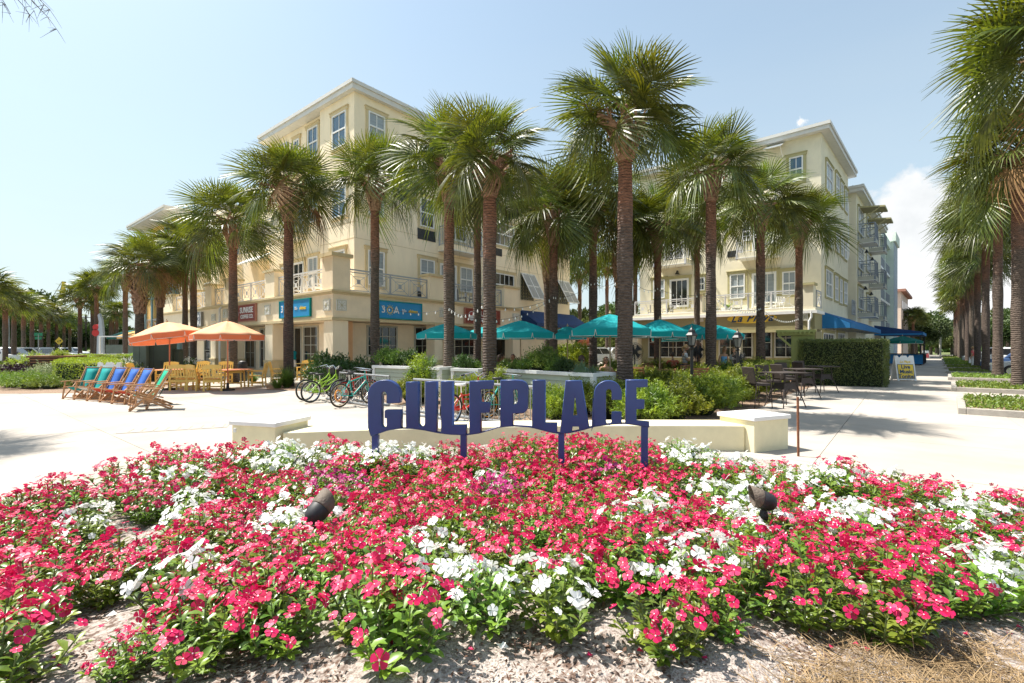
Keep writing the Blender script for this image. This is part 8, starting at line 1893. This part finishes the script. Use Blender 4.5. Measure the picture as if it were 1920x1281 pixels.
t = thing('warning_sign', 'yellow diamond road sign between the left palm trunks', 'sign', (XX(111, 60), 60, 0), 0); b = MB(); b.tube([(0, 0, 0), (0, 0, 2.1)], .04, 6); obj('post', b, t, m=M['steel']); b = MB(); b.v = [(0, -.03, 1.95), (.52, -.03, 2.47), (0, -.03, 2.99), (-.52, -.03, 2.47)]; b.f = [(0, 1, 2, 3)]; o = obj('plate', b, t, m=M['sign_yellow']); o.modifiers.new('thickness', 'SOLIDIFY').thickness = .01
b = MB(); b.beam((-.12, -.05, 2.3), (-.12, -.05, 2.5), .08, .02); b.beam((-.12, -.05, 2.5), (.14, -.05, 2.5), .08, .02); b.v += [(.12, -.05, 2.36), (.30, -.05, 2.5), (.12, -.05, 2.64)]; b.f.append((len(b.v)-3, len(b.v)-2, len(b.v)-1)); obj('arrow', b, t, m=M['sign_black'])
t = thing('gate_post_sculpture', 'blue-grey fin-shaped post with a red disc at the end of the hedge', 'sculpture', (XX(188, 44), 44, 0), 0); b = MB(); b.prism([(-.28, 0), (.30, 0), (.34, 3.0), (.22, 4.2), (0.0, 4.75), (-.16, 4.6), (-.05, 4.0), (-.2, 3.0)], lambda a, z, q: (a, q, z), -.12, .12); bevel(obj('fin', b, t, m=M['bluegrey_wall']), .02); b = MB(); b.tube([(-.32, -.15, 3.0), (-.32, .15, 3.0)], .32, 16); b.tube([(-.32, -.15, 3.5), (-.32, .15, 3.5)], .26, 16); obj('disc', b, t, m=M['light_red'])
t = thing('white_fence', 'low pale rail fence beyond the clipped hedge', 'fence', (XX(150, 40), 40, 0), R(8)); b = MB()
for z in (.5, 1.05): b.box(0, 8, -.04, .04, z, z+.09)
obj('rail', b, t, m=M['white_paint'])
for i in range(6): b = MB(); b.box(i*1.58, i*1.58+.1, -.06, .06, 0, 1.2); obj('post', b, t, m=M['white_paint'])
t = thing('entrance_gantry', 'thin white steel gantry right of the fin-shaped post', 'gantry', (XX(186, 42), 42, 0), 0); b = MB(); b.box(0, 3.2, -.06, .06, ZZ(630, 42)-.1, ZZ(630, 42)); b.box(0, .12, -.05, .05, 0, ZZ(630, 42)-.101); b.box(3.08, 3.2, -.05, .05, 0, ZZ(630, 42)-.101); obj('frame', b, t, m=M['white_paint']); b = MB(); b.box(.3, 2.9, .3, .8, .9, 1.9); obj('screen', b, t, m=M['cabinet_light'])
# construction crane boom, far
cr = thing('crane', 'dark lattice crane boom rising far behind the left palms', 'crane', (XX(92, 150), 150, 0)); P0 = Vector((0, 0, 2)); P1 = Vector((XX(120, 150)-XX(92, 150), 0, ZZ(528, 150))); b = MB(); sd = Vector((.9, 0, 0))
for s in (-1, 1): b.beam(P0+sd*s*1.4, P1+sd*s*.25, .30)
n = 14
for i in range(n): u = i/n; u2 = (i+1)/n; s = 1 if i % 2 else -1; b.beam(P0.lerp(P1, u)+sd*s*(1.4-1.1*u), P0.lerp(P1, u2)-sd*s*(1.4-1.1*u2), .18)
obj('boom', b, cr, m=M['cabinet_green']); b = MB(); b.beam(P1, P1+Vector((-.4, 0, -4.5)), .7, .7); obj('tip', b, cr, m=M['sign_yellow']); b = MB(); b.beam(P1+Vector((-.6, 0, 0)), Vector((-6, 0, 6)), .10); b.beam(P1, Vector((-1, 0, 6)), .10); obj('cable', b, cr, m=M['black_metal']); b = MB(); b.box(-2, 3, -2, 2, 0, 3); obj('cab', b, cr, m=M['sign_yellow'])
# drooping bare twigs at the upper left, from a tree whose trunk is outside the picture
tw = thing('bare_tree', 'bare thin branches hanging into the top left corner', 'tree', (-6.9, 4.6, 0)); b = MB(); b.tube([(0, 0, 0), (-.05, .1, 3), (.1, .05, 5.4)], [.14, .11, .06], 8); obj('trunk', b, tw, m=M['bark_far'])
g = random.Random(4); b = MB(); base = Vector((.1, .05, 5.3))
for (px, py, d) in ((20, 25, 5.6), (58, 30, 5.4), (64, 22, 5.6), (92, 20, 5.2), (104, 52, 5.5), (85, 10, 5.7), (5, 6, 5.3)):
    e = Vector((XX(px, d)+6.9, d-4.6, ZZ(py, d))); m1 = base.lerp(e, .55)+Vector((0, 0, .9)); m2 = base.lerp(e, .88)+Vector((-.06, 0, .42)); pts = []
    for i in range(15): u = i/14; p = base*(1-u)**3+m1*3*u*(1-u)**2+m2*3*u*u*(1-u)+e*u**3; p += Vector((g.uniform(-.012, .012), g.uniform(-.012, .012), g.uniform(-.012, .012))); pts.append(p)
    b.tube(pts, [.02-.0185*i/14 for i in range(15)], 4)
    for k in range(26):
        i = g.randrange(6, 15); p = pts[i]; q = p+Vector((g.uniform(-.12, .12), g.uniform(-.1, .1), g.uniform(-.16, .06))); b.tube([p, p.lerp(q, .5)+Vector((0, 0, -.01)), q+Vector((0, 0, -.03))], [.003, .0022, .001], 3)
obj('twigs', b, tw, m=M['stalk'])
